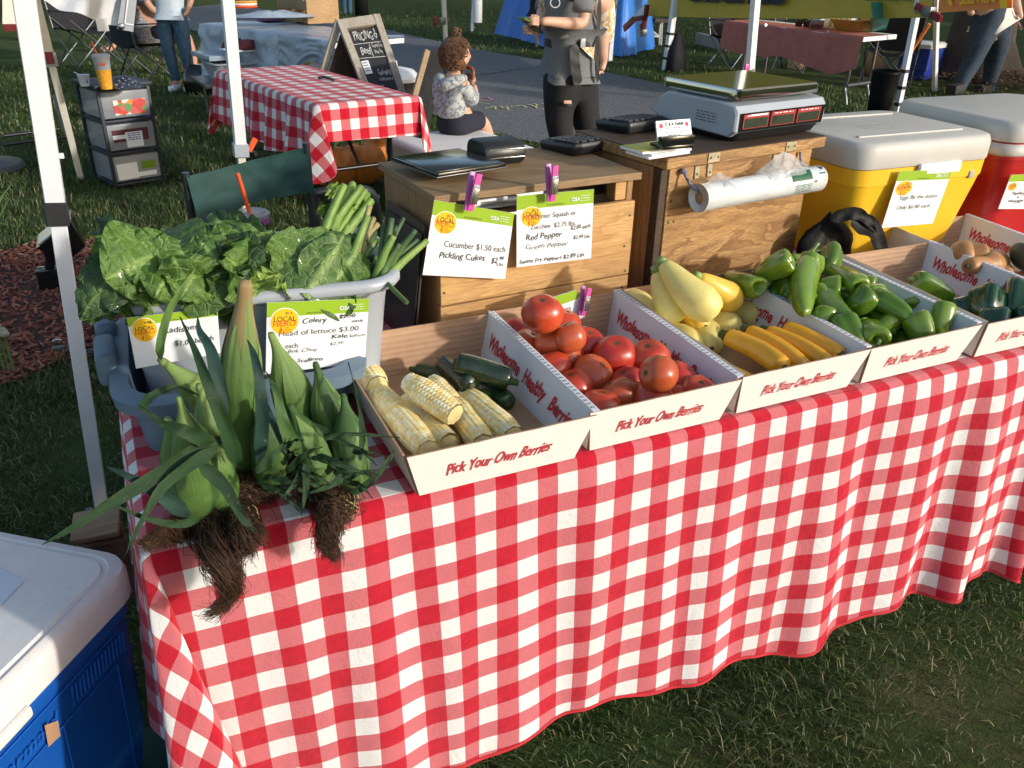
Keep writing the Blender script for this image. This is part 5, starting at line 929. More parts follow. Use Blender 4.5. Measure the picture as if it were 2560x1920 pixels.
card(q, 'small tilted price card with the word tomatoes behind the top tomato', [('Tomatoes',.0,.55,.20,'print',.72),('$2.50 lbs.',.05,.92,.19,'print',.66)], W_=.08, H_=.065, band=.30, logo=False)
def peg(p, ang, lab, sc=1.):
    T_ = thing('clothespin', lab, 'clip', p, 'pink clips'); M_ = Matrix.Rotation(rl, 3, 'Z')@Matrix.Rotation(ang, 3, 'Y'); L_ = lambda x, y, z: Vector(p)+M_@V(x*sc, y*sc, z*sc)
    for y, mm, t in ((-.006,'pink_plastic',.12),(.004,'purple_plastic',-.12)):
        M2 = M_@Matrix.Rotation(t, 3, 'X'); bbox('jaw', L_(.0 if y < 0 else -.006, y, 0), (.013*sc,.005*sc,.075*sc), mm, T_, M=M2, r=.0015)
    bbox('spring', L_(0,-.011,-.006), (.014*sc,.004*sc,.030*sc), 'steel', T_, M=M_, r=.001); bbox('pad', L_(0,-.0105,.013), (.0135*sc,.003*sc,.006*sc), 'scale_grey', T_, M=M_, r=.001)
peg(atY(1183,480,1.488), .22, 'pink and purple clip holding the cucumber card on the crate'); peg(atY(1381,457,1.490), -.03, 'pink and purple clip holding the summer squash card on the crate'); peg(atY(1462,753,1.415), .12, 'small pink clip beside the tilted tomato card', .85)
# papers seen through the slot of the crate
pp = thing('paper_stack', 'white papers lying inside the crate, seen through the slot', 'paper', CL(.12,.1,.262)); bbox('sheet', CL(.12,.12,.268), (.16,.12,.003), 'paper', pp, rz=.3, r=.0005); bbox('sheet', CL(.15,.09,.272), (.17,.09,.002), 'paper', pp, rz=rl, r=.0005); ptube('rolled_paper', [CL(.09,.05,.283), CL(.18,.06,.287)], .008, 'paper', pp)
pl('shelf', cr, CL, (.0155,.05,.255), (.24,.2545,.262), 'crate_wood_shaded', rl)
# ---------------------------------------------------------------- bag roll on a cord
a, b = CR(.070,-.050,.264), CR(.478,-.050,.262)
br = thing('bag_roll', 'roll of clear produce bags hanging on a cord from the dark crate', 'bag roll', a); P_ = crv([a, (a+b)/2, b], 20); R0 = .032
vs = []; n = 30; F_ = frames(P_)
for i, p in enumerate(P_):
    for j in range(n):
        an = 2*math.pi*j/n; q = R0*(1+.03*mnoise.noise(Vector((i*.35, an, 0)))+.012*math.sin(an*3+i*.25)); d, s, u = F_[i]; vs.append(p+s*math.cos(an)*q+u*math.sin(an)*q)
N = len(P_); fs = [(i*n+j, i*n+(j+1)%n, (i+1)*n+(j+1)%n, (i+1)*n+j) for i in range(N-1) for j in range(n)]
for e, sg in ((0,1),(N-1,-1)):
    d, s, u = F_[e]; k = len(vs); vs += [P_[e]+(s*math.cos(2*math.pi*j/n)+u*math.sin(2*math.pi*j/n))*.015 for j in range(n)]; vs += [P_[e]+d*sg*.05+(s*math.cos(2*math.pi*j/n)+u*math.sin(2*math.pi*j/n))*.015 for j in range(n)]
    fs += [(e*n+j, e*n+(j+1)%n, k+(j+1)%n, k+j) for j in range(n)]+[(k+j, k+(j+1)%n, k+n+(j+1)%n, k+n+j) for j in range(n)]+[tuple(range(k+n,k+2*n))]
ro = mk('roll', vs, fs, 'bag_roll', br)
dd = (b-a).normalized(); cz = Acc(); vs, fs = sweep([a+dd*.004, a+dd*.03], .0145, 16); mk('core', vs, fs, 'cardboard', br)
def loosef(u, v):               # loose film peaked above the roll
    p = a.lerp(b, .08+.84*u); pk = max(0, 1-abs(u-.72)*3.4)*.05+max(0,1-abs(u-.1)*7)*.02; an = math.pi*(.25+.75*v); q = R0*1.05; n_ = mnoise.noise(Vector((u*9, v*4, 1)))*.008
    return p+V(0,-1,0)*(math.cos(an)*-q*.0+math.sin(math.pi*v)*.03+n_)*1+V(0,0,1)*(R0*(.9-1.4*v)+pk*(1-v)+n_)+V(0,.012*(1-v),0)
vs, fs, uv = sheet(loosef, 40, 14); mk('loose_film', vs, fs, 'bag_film', br)
def onroll(u0, u1, a0, a1, m, name, nn=8):
    vs = []; 
    for i in range(nn+1):
        for j in range(nn+1):
            u = u0+(u1-u0)*i/nn; an = a0+(a1-a0)*j/nn; k = u*(N-1); i0 = min(int(k), N-2); p = P_[i0].lerp(P_[i0+1], k-i0); vs.append(p+V(0,-math.cos(an),0)*R0*1.06+V(0,0,math.sin(an))*R0*1.06)
    mk(name, vs, [(i*(nn+1)+j, i*(nn+1)+j+1, (i+1)*(nn+1)+j+1, (i+1)*(nn+1)+j) for i in range(nn) for j in range(nn)], m, br)
onroll(.70,.87,.35,1.15,'bag_green','green_print'); onroll(.94,.99,.62,.72,'bag_green','green_print'); onroll(.89,.91,.1,.2,'bag_green','green_print')
fq = [a.lerp(b,.72)+V(0,-.0345,.003), a.lerp(b,.88)+V(0,-.0345,.003), a.lerp(b,.88)+V(0,-.030,-.018), a.lerp(b,.72)+V(0,-.030,-.018)]
bars(br, fq, [(.03,.95,.05+.2*k,.08) for k in range(5)], 'bag_green', .0005)
ptube('cord', [CR(.055,-.006,h2-.004), CR(.062,-.03,.29), a+V(.006,-.004,.012)], .0036, 'twine_blue', br); ptube('cord', [CR(.452,-.006,h2-.004), CR(.454,-.02,.29), b+V(-.01,-.02,.03)], .0036, 'twine_blue', br); vs, fs = lathe([(.007,-.005),(.009,0),(.007,.005)], CR(.055,-.008,h2-.008), 8); mk('knot', vs, fs, 'twine_blue', br)
# ---------------------------------------------------------------- things on the crates
ZC = CL(0,0,h_).z; ZR = CR(0,0,h2+.0325).z
tab = thing('tablet', 'black tablet lying on the honey coloured crate', 'tablet', at(1120,410,ZC)); tz = ZC+.028
c4 = [at(965,393,tz), at(1120,428,tz), at(1290,402,tz), at(1110,378,tz)]; cc = sum(c4, Vector())/4; e1 = (c4[1]-c4[0]); e2 = (c4[2]-c4[1]); M_ = Matrix(((e2.x, -e2.y, 0),(e2.y, e2.x, 0),(0,0,1))); ang = math.atan2(e2.y, e2.x)
bbox('body', cc+V(0,0,-.004), (e2.length, e1.length, .008), 'black_gloss', tab, rz=ang, r=.003); bbox('screen', cc+V(0,0,.0006), (e2.length*.93, e1.length*.9, .0012), 'black_gloss', tab, rz=ang, r=.0004)
bbox('stand', at(1190,425,ZC)+V(0,.02,.010), (.085,.06,.018), 'black_plastic', tab, rz=ang, r=.004); bbox('edge_trim', cc+V(0,0,-.008), (e2.length+.002, e1.length+.002, .002), 'grey_metal', tab, rz=ang, r=.0008)
pr = thing('card_printer', 'small black receipt printer standing beside the tablet', 'printer', at(1240,395,ZC)); pc = at(1240,376,ZC+.026)
vs, fs = loft([(.048,.09,.022,-.050),(.052,.095,.024,-.044),(.052,.095,.024,.044),(.048,.09,.022,.050)], pc, M=Matrix.Rotation(math.radians(4), 3, 'Z')@Matrix.Rotation(math.pi/2, 3, 'Y')); mk('body', vs, fs, 'black_plastic', pr, auto=50)
for z in (.012,-.006): bbox('slot', pc+V(.006,-.048,z), (.085,.003,.002), 'steel', pr, r=.0005)
def calc(c, rz, w, d, lab, z):
    T_ = thing('calculator', lab, 'calculator', c, 'black desktop calculators'); R_ = Matrix.Rotation(rz, 3, 'Z')@Matrix.Rotation(-.07, 3, 'X'); L_ = lambda x, y, z_: Vector(c)+R_@V(x, y, z_)
    vs, fs = loft([(w*.93,d*.93,.008,.0),(w,d,.012,.012),(w,d,.012,.020),(w*.97,d*.97,.010,.024)], c, M=R_); mk('body', vs, fs, 'black_plastic', T_, auto=40)
    kx, ky = 6, 5; kv = None
    for i in range(kx):
        for j in range(ky):
            x = -w*.44+w*.88*(i+.5)/kx; y = -d*.42+d*.62*(j+.5)/ky; mm = 'key_red' if (i == 0 and j == 4) else 'key'
            if kv is None: kv = bbox('key', L_(x,y,.0265), (w*.88/kx*.78, d*.62/ky*.72, .006), mm, T_, M=R_, r=.0018, seg=1); k0 = Vector(L_(x,y,.0265))
            else:
                o = kv.copy(); link(o); o.parent = T_; o.location = kv.location+(L_(x,y,.0265)-k0)
    bbox('display', L_(0,d*.36,.025), (w*.7,d*.16,.003), 'display', T_, M=R_, r=.001)
calc(at(1452,372,ZC), math.radians(14), .165, .125, 'black calculator on the honey coloured crate', ZC); calc(at(1590,325,ZR)+V(0,.02,0), math.radians(14), .15, .12, 'black calculator on the dark crate behind the card stand', ZR)
bk = thing('booklet_stack', 'small stack of yellow booklets near the front of the dark crate', 'booklets', at(1645,392,ZR), None); bc_ = at(1645,376,ZR+.006); 
for k, (dx, rz) in enumerate(((0,.05),(.006,.09),(-.012,.02))): bbox('booklet', bc_+V(dx,.002*k,-.004+.0052*k), (.125,.075,.005), 'paper', bk, rz=.12+rz, r=.0008)
bbox('cover', bc_+V(-.012,.004,.0098), (.122,.073,.001), 'book_yellow', bk, rz=.14, r=.0003)
cs_ = thing('business_card_stand', 'white business cards in a black stand on the yellow booklets', 'card holder', at(1685,360,ZR+.012)); q = [atY(1640,303,1.53), atY(1725,297,1.53), atY(1731,345,1.515), atY(1645,352,1.515)]
plane(cs_, 'card', q, 'paper', 0, th=.004); letter(cs_, q, 'D & R FARM', .24, .28, .22, 'ink', .08, .047, width=.54, bold=.04); bars(cs_, q, [(.27,.74,.38,.05),(.2,.8,.60,.04),(.3,.7,.72,.04),(.32,.66,.84,.04)], 'ink_soft', .0008)
disc(cs_, 'berry_mark', q, .13, .27, .055, .14, 'print_red', .0006, 10); disc(cs_, 'berry_mark', q, .88, .25, .055, .12, 'print_red', .0006, 10)
bb = (q[2]+q[3])/2; bbox('holder', bb+V(0,-.004,.000), (.085,.018,.018), 'black_gloss', cs_, r=.003); bbox('holder_foot', bb+V(0,.012,-.014), (.08,.05,.008), 'black_gloss', cs_, r=.003)
# ---------------------------------------------------------------- weighing scale
sc = thing('weighing_scale', 'grey digital price scale with a steel pan on the dark crate', 'scale', CR(.24,.12,h2+.033)); sr = math.radians(9); SL0 = lf(CR(.225,.012,h2+.033), sr); SL = lambda x, y, z: SL0(x, y*.86, z*.84)
sw, sdp = .325, .32
prf = [(0,.030),(0,.082),(.012,.098),(.06,.104),(.27,.104),(.30,.085),(.335,.045),(.30,.028),(.20,.018),(.02,.014)]
vs = []; 
for x in (0, .004, sw-.004, sw):
    for y, z in prf: k = .004 if x in (0, sw) else 0; vs.append(SL(x, y+(k if y < .15 else -k), z+(-k if z > .06 else k)))
m_ = len(prf); fs = [(i*m_+j, i*m_+(j+1)%m_, (i+1)*m_+(j+1)%m_, (i+1)*m_+j) for i in range(3) for j in range(m_)]+[tuple(range(m_)), tuple(range(3*m_,4*m_))[::-1]]
mk('body', vs, fs, 'scale_grey', sc, auto=35)
vs, fs = loft([(sw-.03,.26,.02,0),(sw-.012,.28,.02,.020)], SL(sw/2,.165,.004), rz=sr); mk('underside', vs, fs, 'black_plastic', sc, auto=40)
bbox('feet', SL(.06,.06,-.0), (.03,.03,.012), 'black_rubber', sc, rz=sr); bbox('feet', SL(sw-.06,.06,-.0), (.03,.03,.012), 'black_rubber', sc, rz=sr)
q = [SL(.012,-.001,.080), SL(sw-.006,-.001,.080), SL(sw-.010,-.001,.030), SL(.012,-.001,.030)]; fp = plane(sc, 'display_panel', q, 'black_gloss', .001, th=.002)
for k in range(3):
    u0 = .04+.315*k; plane(fp, 'red_strip', q, 'display_red', .0016, u=(u0,u0+.285), v=(.08,.28)); plane(fp, 'display_frame', q, 'display_red', .0014, u=(u0,u0+.285), v=(.28,.86)); plane(fp, 'display', q, 'display', .0019, u=(u0+.012,u0+.273), v=(.31,.82)); letter(fp, q, ['0.00','475','000'][k], u0+.11, .70, .34, 'ink', .33, .05, h=.0024); bars(fp, q, [(u0+.03, u0+.25, .14, .05)], 'paper', .0022)
plane(fp, 'white_strip', q, 'paper', .0018, u=(.11,.31), v=(.1,.2))
q = [SL(-.001,.20,.075), SL(-.001,.045,.075), SL(-.001,.045,.035), SL(-.001,.20,.035)]
bars(sc, q, [(.35,.85,.1+.2*k,.06) for k in range(4)], 'ink_soft', .001)
vs, fs = loft([(.26,.19,.02,0),(.30,.22,.02,.008)], SL(sw/2,.17,.104), rz=sr); mk('pan_support', vs, fs, 'scale_grey', sc)
vs, fs = loft([(sw*.90,.25,.012,.0),(sw*.905,.255,.014,.004),(sw*.905,.255,.014,.020),(sw*.895,.245,.012,.0235)], SL(sw/2,.165,.112), rz=sr); mk('weighing_pan', vs, fs, 'pan', sc, auto=35)
# ================================================================ COOLERS ON THE TABLE
def cooler(name, lab, c, rz, w, d, h, mb, ml, lidh=.07, grp=None, top_w=None, ribs=True, base=.86):
    T_ = thing(name, lab, 'cooler', c, grp); hb = h-lidh
    vs, fs = loft([(w*base,d*base,.04,0),(w*(base+.01),d*(base+.01),.045,.01),(w*.972,d*.972,.05,hb*.84),(w*.985,d*.985,.052,hb*.845),(w*.99,d*.99,.052,hb)], c, rz); mk('body', vs, fs, mb, T_, auto=40)
    z = hb+.002; vs, fs = loft([(w,d,.055,z),(w*1.012,d*1.012,.06,z+.006),(w*1.012,d*1.012,.06,z+lidh*.7),(w*.99,d*.99,.06,z+lidh*.93),(w*.95,d*.95,.06,z+lidh)], c, rz); L_ = mk('lid', vs, fs, ml, T_, auto=50)
    return T_, L_, lf(c, rz)
yr = math.radians(-1); yc, yl, YL = cooler('cooler', 'yellow cooler with a pale lid and an egg price card on its front', (1.965,1.745,TZ+.002), yr, .50, .40, .335, 'cooler_yellow', 'cooler_lid', .066, 'coolers on the table', base=.80)
for y in (-.12,.13): bbox('rib', YL(.0,y,.338), (.38,.012,.006), 'cooler_lid', yl, rz=yr, r=.002)
bbox('latch', YL(.035,-.206,.262), (.15,.012,.030), 'table_white', yl, rz=yr, r=.004)
q = [YL(-.08,.02,.3385), YL(.08,.02,.3385), YL(.08,-.07,.3385), YL(-.08,-.07,.3385)]
bars(yl, q, [(.05,.9,.1+.2*k,.05) for k in range(4)], 'paper', .001)
q = onY([(2248,428),(2381,424),(2331,558),(2203,570)], 1.535)
card(q, 'Eggs By the dozen price card leaning on the yellow cooler', [('Eggs By the dozen',.16,.50,.10,'print',.72),('Only $6.00 each.',.16,.68,.10,'print',.66)], W_=.12, H_=.14, band=.17, lu=(.18,.30,.15))
q = [YL(.10,-.168,.03), YL(.175,-.168,.03), YL(.175,-.166,.012), YL(.10,-.166,.012)]; plane(yc, 'sticker', q, 'paper', .004); plane(yc, 'sticker_stripe', q, 'print_red', .005, v=(.3,.75))
bbox('metal_catch', YL(.175,-.198,.232), (.016,.006,.02), 'scale_grey', yc, rz=yr, r=.001)
rc, rlid, RL = cooler('cooler', 'red cooler with a thick white double lid at the right edge', (2.52,1.74,TZ+.002), math.radians(-3), .52, .44, .36, 'cooler_red', 'cooler_lid', .055, 'coolers on the table', base=.84)
vs, fs = loft([(.515,.435,.055,.268),(.52,.44,.056,.275),(.52,.44,.056,.302)], RL(0,0,0)-V(0,0,0), math.radians(-3)); mk('upper_rim', vs, fs, 'cooler_lid', rc)
q = onY([(2527,437),(2600,434),(2572,522),(2495,522)], 1.500)
card(q, 'hand written price card on the front of the red cooler', [('Hamburger',.24,.58,.14,'hand',.6),('&',.45,.68,.09,'hand'),('sausage',.20,.80,.14,'hand',.5)], W_=.09, H_=.11, band=.2, lu=(.18,.34,.14))
# black plastic bag slumped between crate and cooler
bgp = Acc()
def bagf(u, v):
    a = u*2*math.pi; R_ = (.075+.03*math.sin(a*2+v*3)+.02*mnoise.noise(Vector((math.cos(a)*2, math.sin(a)*2, v*4))))*(math.sin(math.pi*min(.97,v*.75+.22)))
    c = crv([V(1.66,1.53,TZ+.005), V(1.655,1.55,TZ+.09), V(1.66,1.56,TZ+.17)], 10)[int(v*10)]; return c+V(math.cos(a)*R_*.95, math.sin(a)*R_*.35, .01*mnoise.noise(Vector((a, v*5, 2))))
bg_ = thing('plastic_bag', 'black plastic carrier bag slumped between the dark crate and the yellow cooler', 'bag', (1.66,1.53,TZ)); vs, fs, uv = sheet(bagf, 36, 10); mk('body', vs, fs, 'black_film', bg_)
blade('handle', [V(1.67,1.50,TZ+.16), V(1.735,1.49,TZ+.14), V(1.77,1.47,TZ+.08), V(1.80,1.43,TZ+.05)], .06, 'black_film', bg_, v=.3, taper=4); blade('handle', [V(1.62,1.52,TZ+.17), V(1.69,1.50,TZ+.18), V(1.75,1.48,TZ+.13)], .035, 'black_film', bg_, v=.2, taper=4)
# ================================================================ NEAR BLUE COOLER
bcl = thing('cooler', 'large blue cooler with a scuffed white lid on the grass, lower left', 'cooler', (-.42,1.2,0)); 
e0, e1_, e2_ = at(318,1368,.50), at(-60,1790,.50), at(-200,1262,.50)     # right corner, front edge, back edge
dirf = (at(330,1400,.5)-at(-60,1790,.5)).normalized(); angf = math.atan2(dirf.y, dirf.x); BW, BD = .66, .40
cor = at(352,1392,.5); nrm = V(-dirf.y, dirf.x, 0); cen = cor-dirf*(BW/2)+nrm*(BD/2); BLc = lf((cen.x,cen.y,0), angf)
vs, fs = loft([(BW*.90,BD*.86,.05,.02),(BW*.95,BD*.93,.06,.40),(BW*.965,BD*.95,.06,.405),(BW*.97,BD*.955,.06,.435)], BLc(0,0,0), angf); body = mk('body', vs, fs, 'cooler_blue', bcl, auto=40)
vs, fs = loft([(BW*.97,BD*.96,.06,.437),(BW,BD,.065,.443),(BW,BD,.065,.485),(BW*.985,BD*.975,.06,.500),(BW*.93,BD*.90,.055,.506),(BW*.92,BD*.885,.05,.503),(BW*.90,BD*.86,.05,.503),(BW*.89,BD*.84,.045,.508)], BLc(0,0,0), angf); ld = mk('lid', vs, fs, 'cooler_white', bcl, auto=50)
bbox('latch', BLc(-.12,-BD/2-.004,.440), (.30,.012,.022), 'cooler_white', bcl, rz=angf, r=.006)
def ff(x, z): return BLc(x, -BD/2*(.86+.07*(z/.4))-.003, z)
for x in (-.06,.09,.23): bbeam('rib', ff(x,.33), ff(x-.01,.05), .004, .003, 'cooler_blue', body, r=.0008)
for z in (.395,.33): bbeam('rib', ff(-.25,z), ff(.28,z), .003, .003, 'cooler_blue', body, r=.0008)
A = Acc()
for k in range(15): A.add(*beam(ff(.12+k*.0095,.345), ff(.12+k*.0095+.004,.385), .0022, .003))
A.mk('ridges', 'cooler_blue', body)
q = [ff(-.13,.385), ff(.115,.385), ff(.115,.335), ff(-.13,.335)]; letter(body, q, 'Rubbermaid', .05, .75, .8, 'cooler_blue', .245, .05, shear=.3, h=.0035)
pn = (ff(.1,.3)-ff(-.1,.3)).cross(ff(0,.35)-ff(0,.1)).normalized(); q = [onP(x, y, ff(0,.2), pn) for x, y in ((106,1812),(140,1800),(146,1838),(116,1866))]; plane(bcl, 'peeled_sticker', q, 'cardboard', .004)
lt = [at(-40,1400,.508), at(60,1455,.508), at(-40,1560,.508), at(-200,1500,.508)]; mk('lid_label', [p+V(0,0,.0015) for p in lt], [(0,1,2,3)], 'lt_blue', ld, False)
gt = thing('crate_edge', 'brown slatted wooden box beside the blue cooler, mostly hidden', 'box', at(235,1330,.42)); 
p0, p1 = at(180,1322,.44), at(300,1300,.44); bbeam('slat', p0, p1, .10, .012, 'slat_wood', gt, up=(0,0,1)); bbeam('slat', p0-V(0,0,.07), p1-V(0,0,.07), .012, .05, 'slat_wood', gt); bbeam('side', p0-V(0,-.02,.12), p1-V(0,-.02,.12), .02, .2, 'slat_wood', gt)
gb = thing('dark_tray', 'dark green storage tray on the grass between the blue cooler and the cloth', 'tray', (-.17,1.2,0)); vs, fs = loft([(.15,.30,.02,0),(.18,.34,.03,.12),(.17,.33,.03,.12),(.14,.29,.02,.02)], (-.165,1.17,0), 0); mk('body', vs, fs, 'green_fabric', gb)
# ================================================================ BEHIND THE TABLE
def pole(name, lab, pts, w, m='white_metal', extras=(), grp=None, cat='tent pole', h=None):
    T_ = thing(name, lab, cat, pts[0], grp); bbeam('leg', pts[0], pts[1], w, h or w, m, T_, up=(0,1,0), r=.003); return T_
# our stall's tent: legs seen in the frame, roof above it
lb_, lt_ = at(258,1290,0), atY(61,0,2.2); ltop = lb_+(lt_-lb_)*(2.25/lt_.z)
mid = atY(148,522,2.26); mid = lb_+(ltop-lb_)*(mid.z/2.25)
tp = thing('tent_pole', 'near white tent leg at the left with a black strap around it', 'tent pole', lb_); bbeam('lower_leg', lb_, mid, .036, .036, 'white_metal', tp, up=(0,1,0)); bbeam('upper_leg', mid, ltop, .044, .044, 'white_metal', tp, up=(0,1,0))
bbeam('strap', mid-(ltop-mid).normalized()*.028, mid+(ltop-mid).normalized()*.03, .050, .050, 'black_rubber', tp, up=(0,1,0)); bbox('foot_plate', (lb_.x,lb_.y,.006), (.09,.09,.01), 'grey_metal', tp)
bbox('button', mid+(ltop-mid)*.10+V(.027,-.01,0), (.012,.012,.012), 'white_metal', tp)
cb0 = atY(622,610,3.6); ct_ = atY(569,0,3.6); d_ = (ct_-cb0).normalized(); cbb = cb0-d_*(cb0.z/d_.z); ctt = cbb+d_*(2.25/d_.z); jm = atY(606,372,3.6); jm = cbb+d_*(jm.z/d_.z)
tp = thing('tent_pole', 'white tent leg with a grey clamp rising in front of the far gingham table', 'tent pole', cbb); bbeam('lower_leg', cbb, jm, .030, .030, 'cream_metal', tp, up=(0,1,0)); bbeam('upper_leg', jm, ctt, .045, .045, 'white_metal', tp, up=(0,1,0)); bbeam('clamp', jm-d_*.03, jm+d_*.022, .058, .055, 'scale_grey', tp, up=(0,1,0)); bbox('foot_plate', (cbb.x,cbb.y,.006), (.08,.08,.01), 'grey_metal', tp)
rt0, rt1 = atY(1874,180,4.6), atY(1885,49,4.6); d_ = (rt1-rt0).normalized(); rbb = rt0-d_*(rt0.z/d_.z); rj = rt0
tp = thing('tent_pole', 'white tent leg with a pink knob standing behind the scale', 'tent pole', rbb); bbeam('lower_leg', rbb, rj, .028, .028, 'cream_metal', tp, up=(0,1,0)); bbeam('upper_leg', rj, rbb+d_*(2.3/d_.z), .046, .046, 'white_metal', tp, up=(0,1,0)); bbeam('clamp', rj-d_*.03, rj+d_*.02, .055, .05, 'grey_metal', tp, up=(0,1,0)); bbox('knob', rj+V(-.05,-.02,.03), (.03,.02,.05), 'pink_plastic', tp, r=.008); bbox('foot_plate', (rbb.x,rbb.y,.006), (.08,.08,.01), 'grey_metal', tp)
cn = thing('canopy', 'white fabric tent roof over the produce stall', 'canopy', (1.2, 2.6, 2.25)); q = [ltop, V(ltop.x+3.2, ltop.y-.4, 2.25), V(4.4, 4.8, 2.3), V(ctt.x, ctt.y+.6, 2.25)]; ap = sum(q, Vector())/4+V(0,0,.75)
mk('roof', q+[ap], [(0,1,4),(1,2,4),(2,3,4),(3,0,4)], 'canopy_cloth', cn, False)
# beige pole leaning left, dark umbrella pole, black rods
a, b = at(203,448,0), atY(88,0,5.2); b = a+(atY(88,0,a.y-.35)-a)
tp = thing('prop_pole', 'beige telescoping leg with a red button leaning near the drawers', 'pole', a, None); m2 = a+(b-a)*.70; bbeam('lower_leg', a, m2, .042, .030, 'cream_metal', tp, up=(0,1,0)); bbeam('upper_leg', m2, a+(b-a)*1.25, .055, .040, 'cream_metal', tp, up=(0,1,0)); bbeam('collar', m2-(b-a)*.03, m2+(b-a)*.03, .075, .05, 'scale_grey', tp, up=(0,1,0)); bbeam('button', m2+V(.0,-.03,-.02), m2+V(.0,-.03,.05), .045, .02, 'clamp_red', tp, up=(0,1,0))
ub = at(8,408,.05); tp = thing('umbrella_stand', 'dark grey pole in a round black base at the far left edge', 'umbrella stand', (ub.x-.1,ub.y,0)); vs, fs = lathe([(.26,0),(.27,.03),(.25,.06),(.08,.08),(.05,.10)], (ub.x-.13,ub.y,.0), 28); mk('base', vs, fs, 'black_plastic', tp, auto=40); bbeam('pole', (ub.x-.135,ub.y,.08), (ub.x-.135,ub.y,2.2), .09, .09, 'grey_metal', tp)
tp = thing('black_rack', 'low black metal rack lying on the grass at the left', 'rack', at(80,350,0)); ptube('rod', [at(8,340,.04), at(150,322,.04)], .012, 'black_plastic', tp); ptube('rod', [at(8,362,.04), at(165,342,.04)], .012, 'black_plastic', tp); ptube('rod', [at(168,345,.03), at(135,240,.10)], .016, 'black_plastic', tp)
pn = thing('signboard', 'cream board with a red lower edge at the top left corner', 'board', at(25,75,.2)); q = [atY(6,-60,9.5), atY(48,-60,9.5), atY(48,60,9.5), atY(6,60,9.5)]; plane(pn, 'board', q, 'canvas_cream', 0, th=.03); plane(pn, 'edge', [q[3], q[2], q[2]+V(0,0,-.06), q[3]+V(0,0,-.06)], 'clamp_red', 0, th=.03)
# ---------------------------------------------------------------- drawers
p0, p1 = at(288,470,0), at(402,452,0); rzd = math.atan2(p1.y-p0.y, p1.x-p0.x); DWid = .345; DD = .36; DLc = lf(p0, rzd+.02)
dw = thing('drawer_cart', 'dark blue framed plastic cart with three clear drawers on the grass', 'drawer cart', DLc(DWid/2,DD/2,0)); DH = .63
for x in (0, DWid-.02):
    for y in (0, DD-.02): bbox('post', DLc(x+.01,y+.01,DH/2), (.022,.022,DH), 'drawer_frame', dw, rz=rzd+.02)
bbox('top', DLc(DWid/2,DD/2,DH+.012), (DWid+.03,DD+.03,.026), 'drawer_frame', dw, rz=rzd+.02, r=.006)
for k in range(4): bbox('shelf', DLc(DWid/2,DD/2,.012+k*.205), (DWid,DD,.018), 'drawer_frame', dw, rz=rzd+.02)
for k in range(3):
    z = .025+.205*k; d_ = bbox('drawer', DLc(DWid/2,DD/2-.01,z+.09), (DWid-.03,DD-.02,.165), 'drawer_clear', dw, rz=rzd+.02, r=.008)
    q = [DLc(.03,-.0045,z+.152), DLc(.315,-.0045,z+.152), DLc(.31,-.0045,z+.02), DLc(.035,-.0045,z+.02)]
    if k == 2: plane(d_, 'contents', q, 'candy', 0, u=(.2,.95), v=(.25,.96))
    if k == 1: plane(d_, 'contents', q, 'maroon', -.001, u=(.05,.9), v=(.1,.7)); plane(d_, 'box', q, 'paper', 0, u=(.35,.75), v=(.25,1.)); bars(d_, q, [(.4,.7,.3+.1*k_,.05) for k_ in range(4)], 'blue_print', .001); plane(d_, 'papers', q, 'paper', -.0005, u=(.05,.4), v=(.35,.55))
    if k == 0: plane(d_, 'contents', q, 'table_white', 0, u=(.0,.5), v=(.2,1.)); plane(d_, 'roll', q, 'paper', .001, u=(.3,.95), v=(.72,.95)); plane(d_, 'wrapper', q, 'pepper_light', .0005, u=(.6,.95), v=(.2,.6))
zt = DH+.026
p = at(267,222,zt); cu_ = thing('iced_coffee_cup', 'clear iced coffee cup in an orange knitted sleeve with an orange straw', 'cup', p); vs, fs = lathe([(.034,.0),(.045,.115)], p, 20); mk('sleeve', vs, fs, 'orange_sleeve', cu_, auto=60); vs, fs = lathe([(.0445,.112),(.052,.19),(.050,.19),(.043,.114)], p, 20); mk('cup', vs, fs, 'cup_clear', cu_, auto=60); vs, fs = lathe([(.055,.188),(.056,.196),(.045,.205),(.01,.207)], p, 20); mk('lid', vs, fs, 'cup_clear', cu_, auto=60); ptube('straw', [p+V(0,0,.12), p+V(-.035,.0,.275)], .005, 'straw', cu_); vs, fs = lathe([(.0425,.115),(.046,.15)], p, 18); mk('drink', vs, fs, 'cup_paper', cu_)
letter(cu_, [p+V(-.025,-.052,.165), p+V(.025,-.052,.165), p+V(.02,-.047,.125), p+V(-.02,-.047,.125)], 'DU', .1, .62, .6, 'straw', .05, .04, bold=.05, width=.75)
p = at(213,215,zt); yg = thing('yogurt_cup', 'small white and blue paper cup with a spoon on the drawer cart', 'cup', p); vs, fs = lathe([(.026,0),(.036,.065),(.038,.068)], p, 18); mk('cup', vs, fs, 'cup_paper', yg, auto=60); f_ = [p+V(.0,-.031,.055), p+V(.02,-.028,.055), p+V(.018,-.026,.02), p+V(.0,-.029,.02)]; mk('print', f_, [(0,1,2,3)], 'blue_print', yg, False); ptube('spoon', [p+V(.0,0,.06), p+V(-.05,0,.085)], .003, 'paper', yg)
p = at(310,218,zt); fb_ = thing('fabric_pouch', 'dark printed fabric pouch lying on the drawer cart', 'pouch', p)
def pf(u, v): a = u*2*math.pi; r = math.sin(math.pi*min(.999, v*.9+.1)); return p+V(.01+math.cos(a)*.105*r, math.sin(a)*.09*r, .055*(1-v)**.7*(1+.2*mnoise.noise(Vector((u*9,v*4,0)))) )if False else p+V(.01+math.cos(a)*.105*v, math.sin(a)*.08*v, .055*(1-v**2.2)*(1+.3*mnoise.noise(Vector((math.cos(a)*2,math.sin(a)*2,v*3)))))
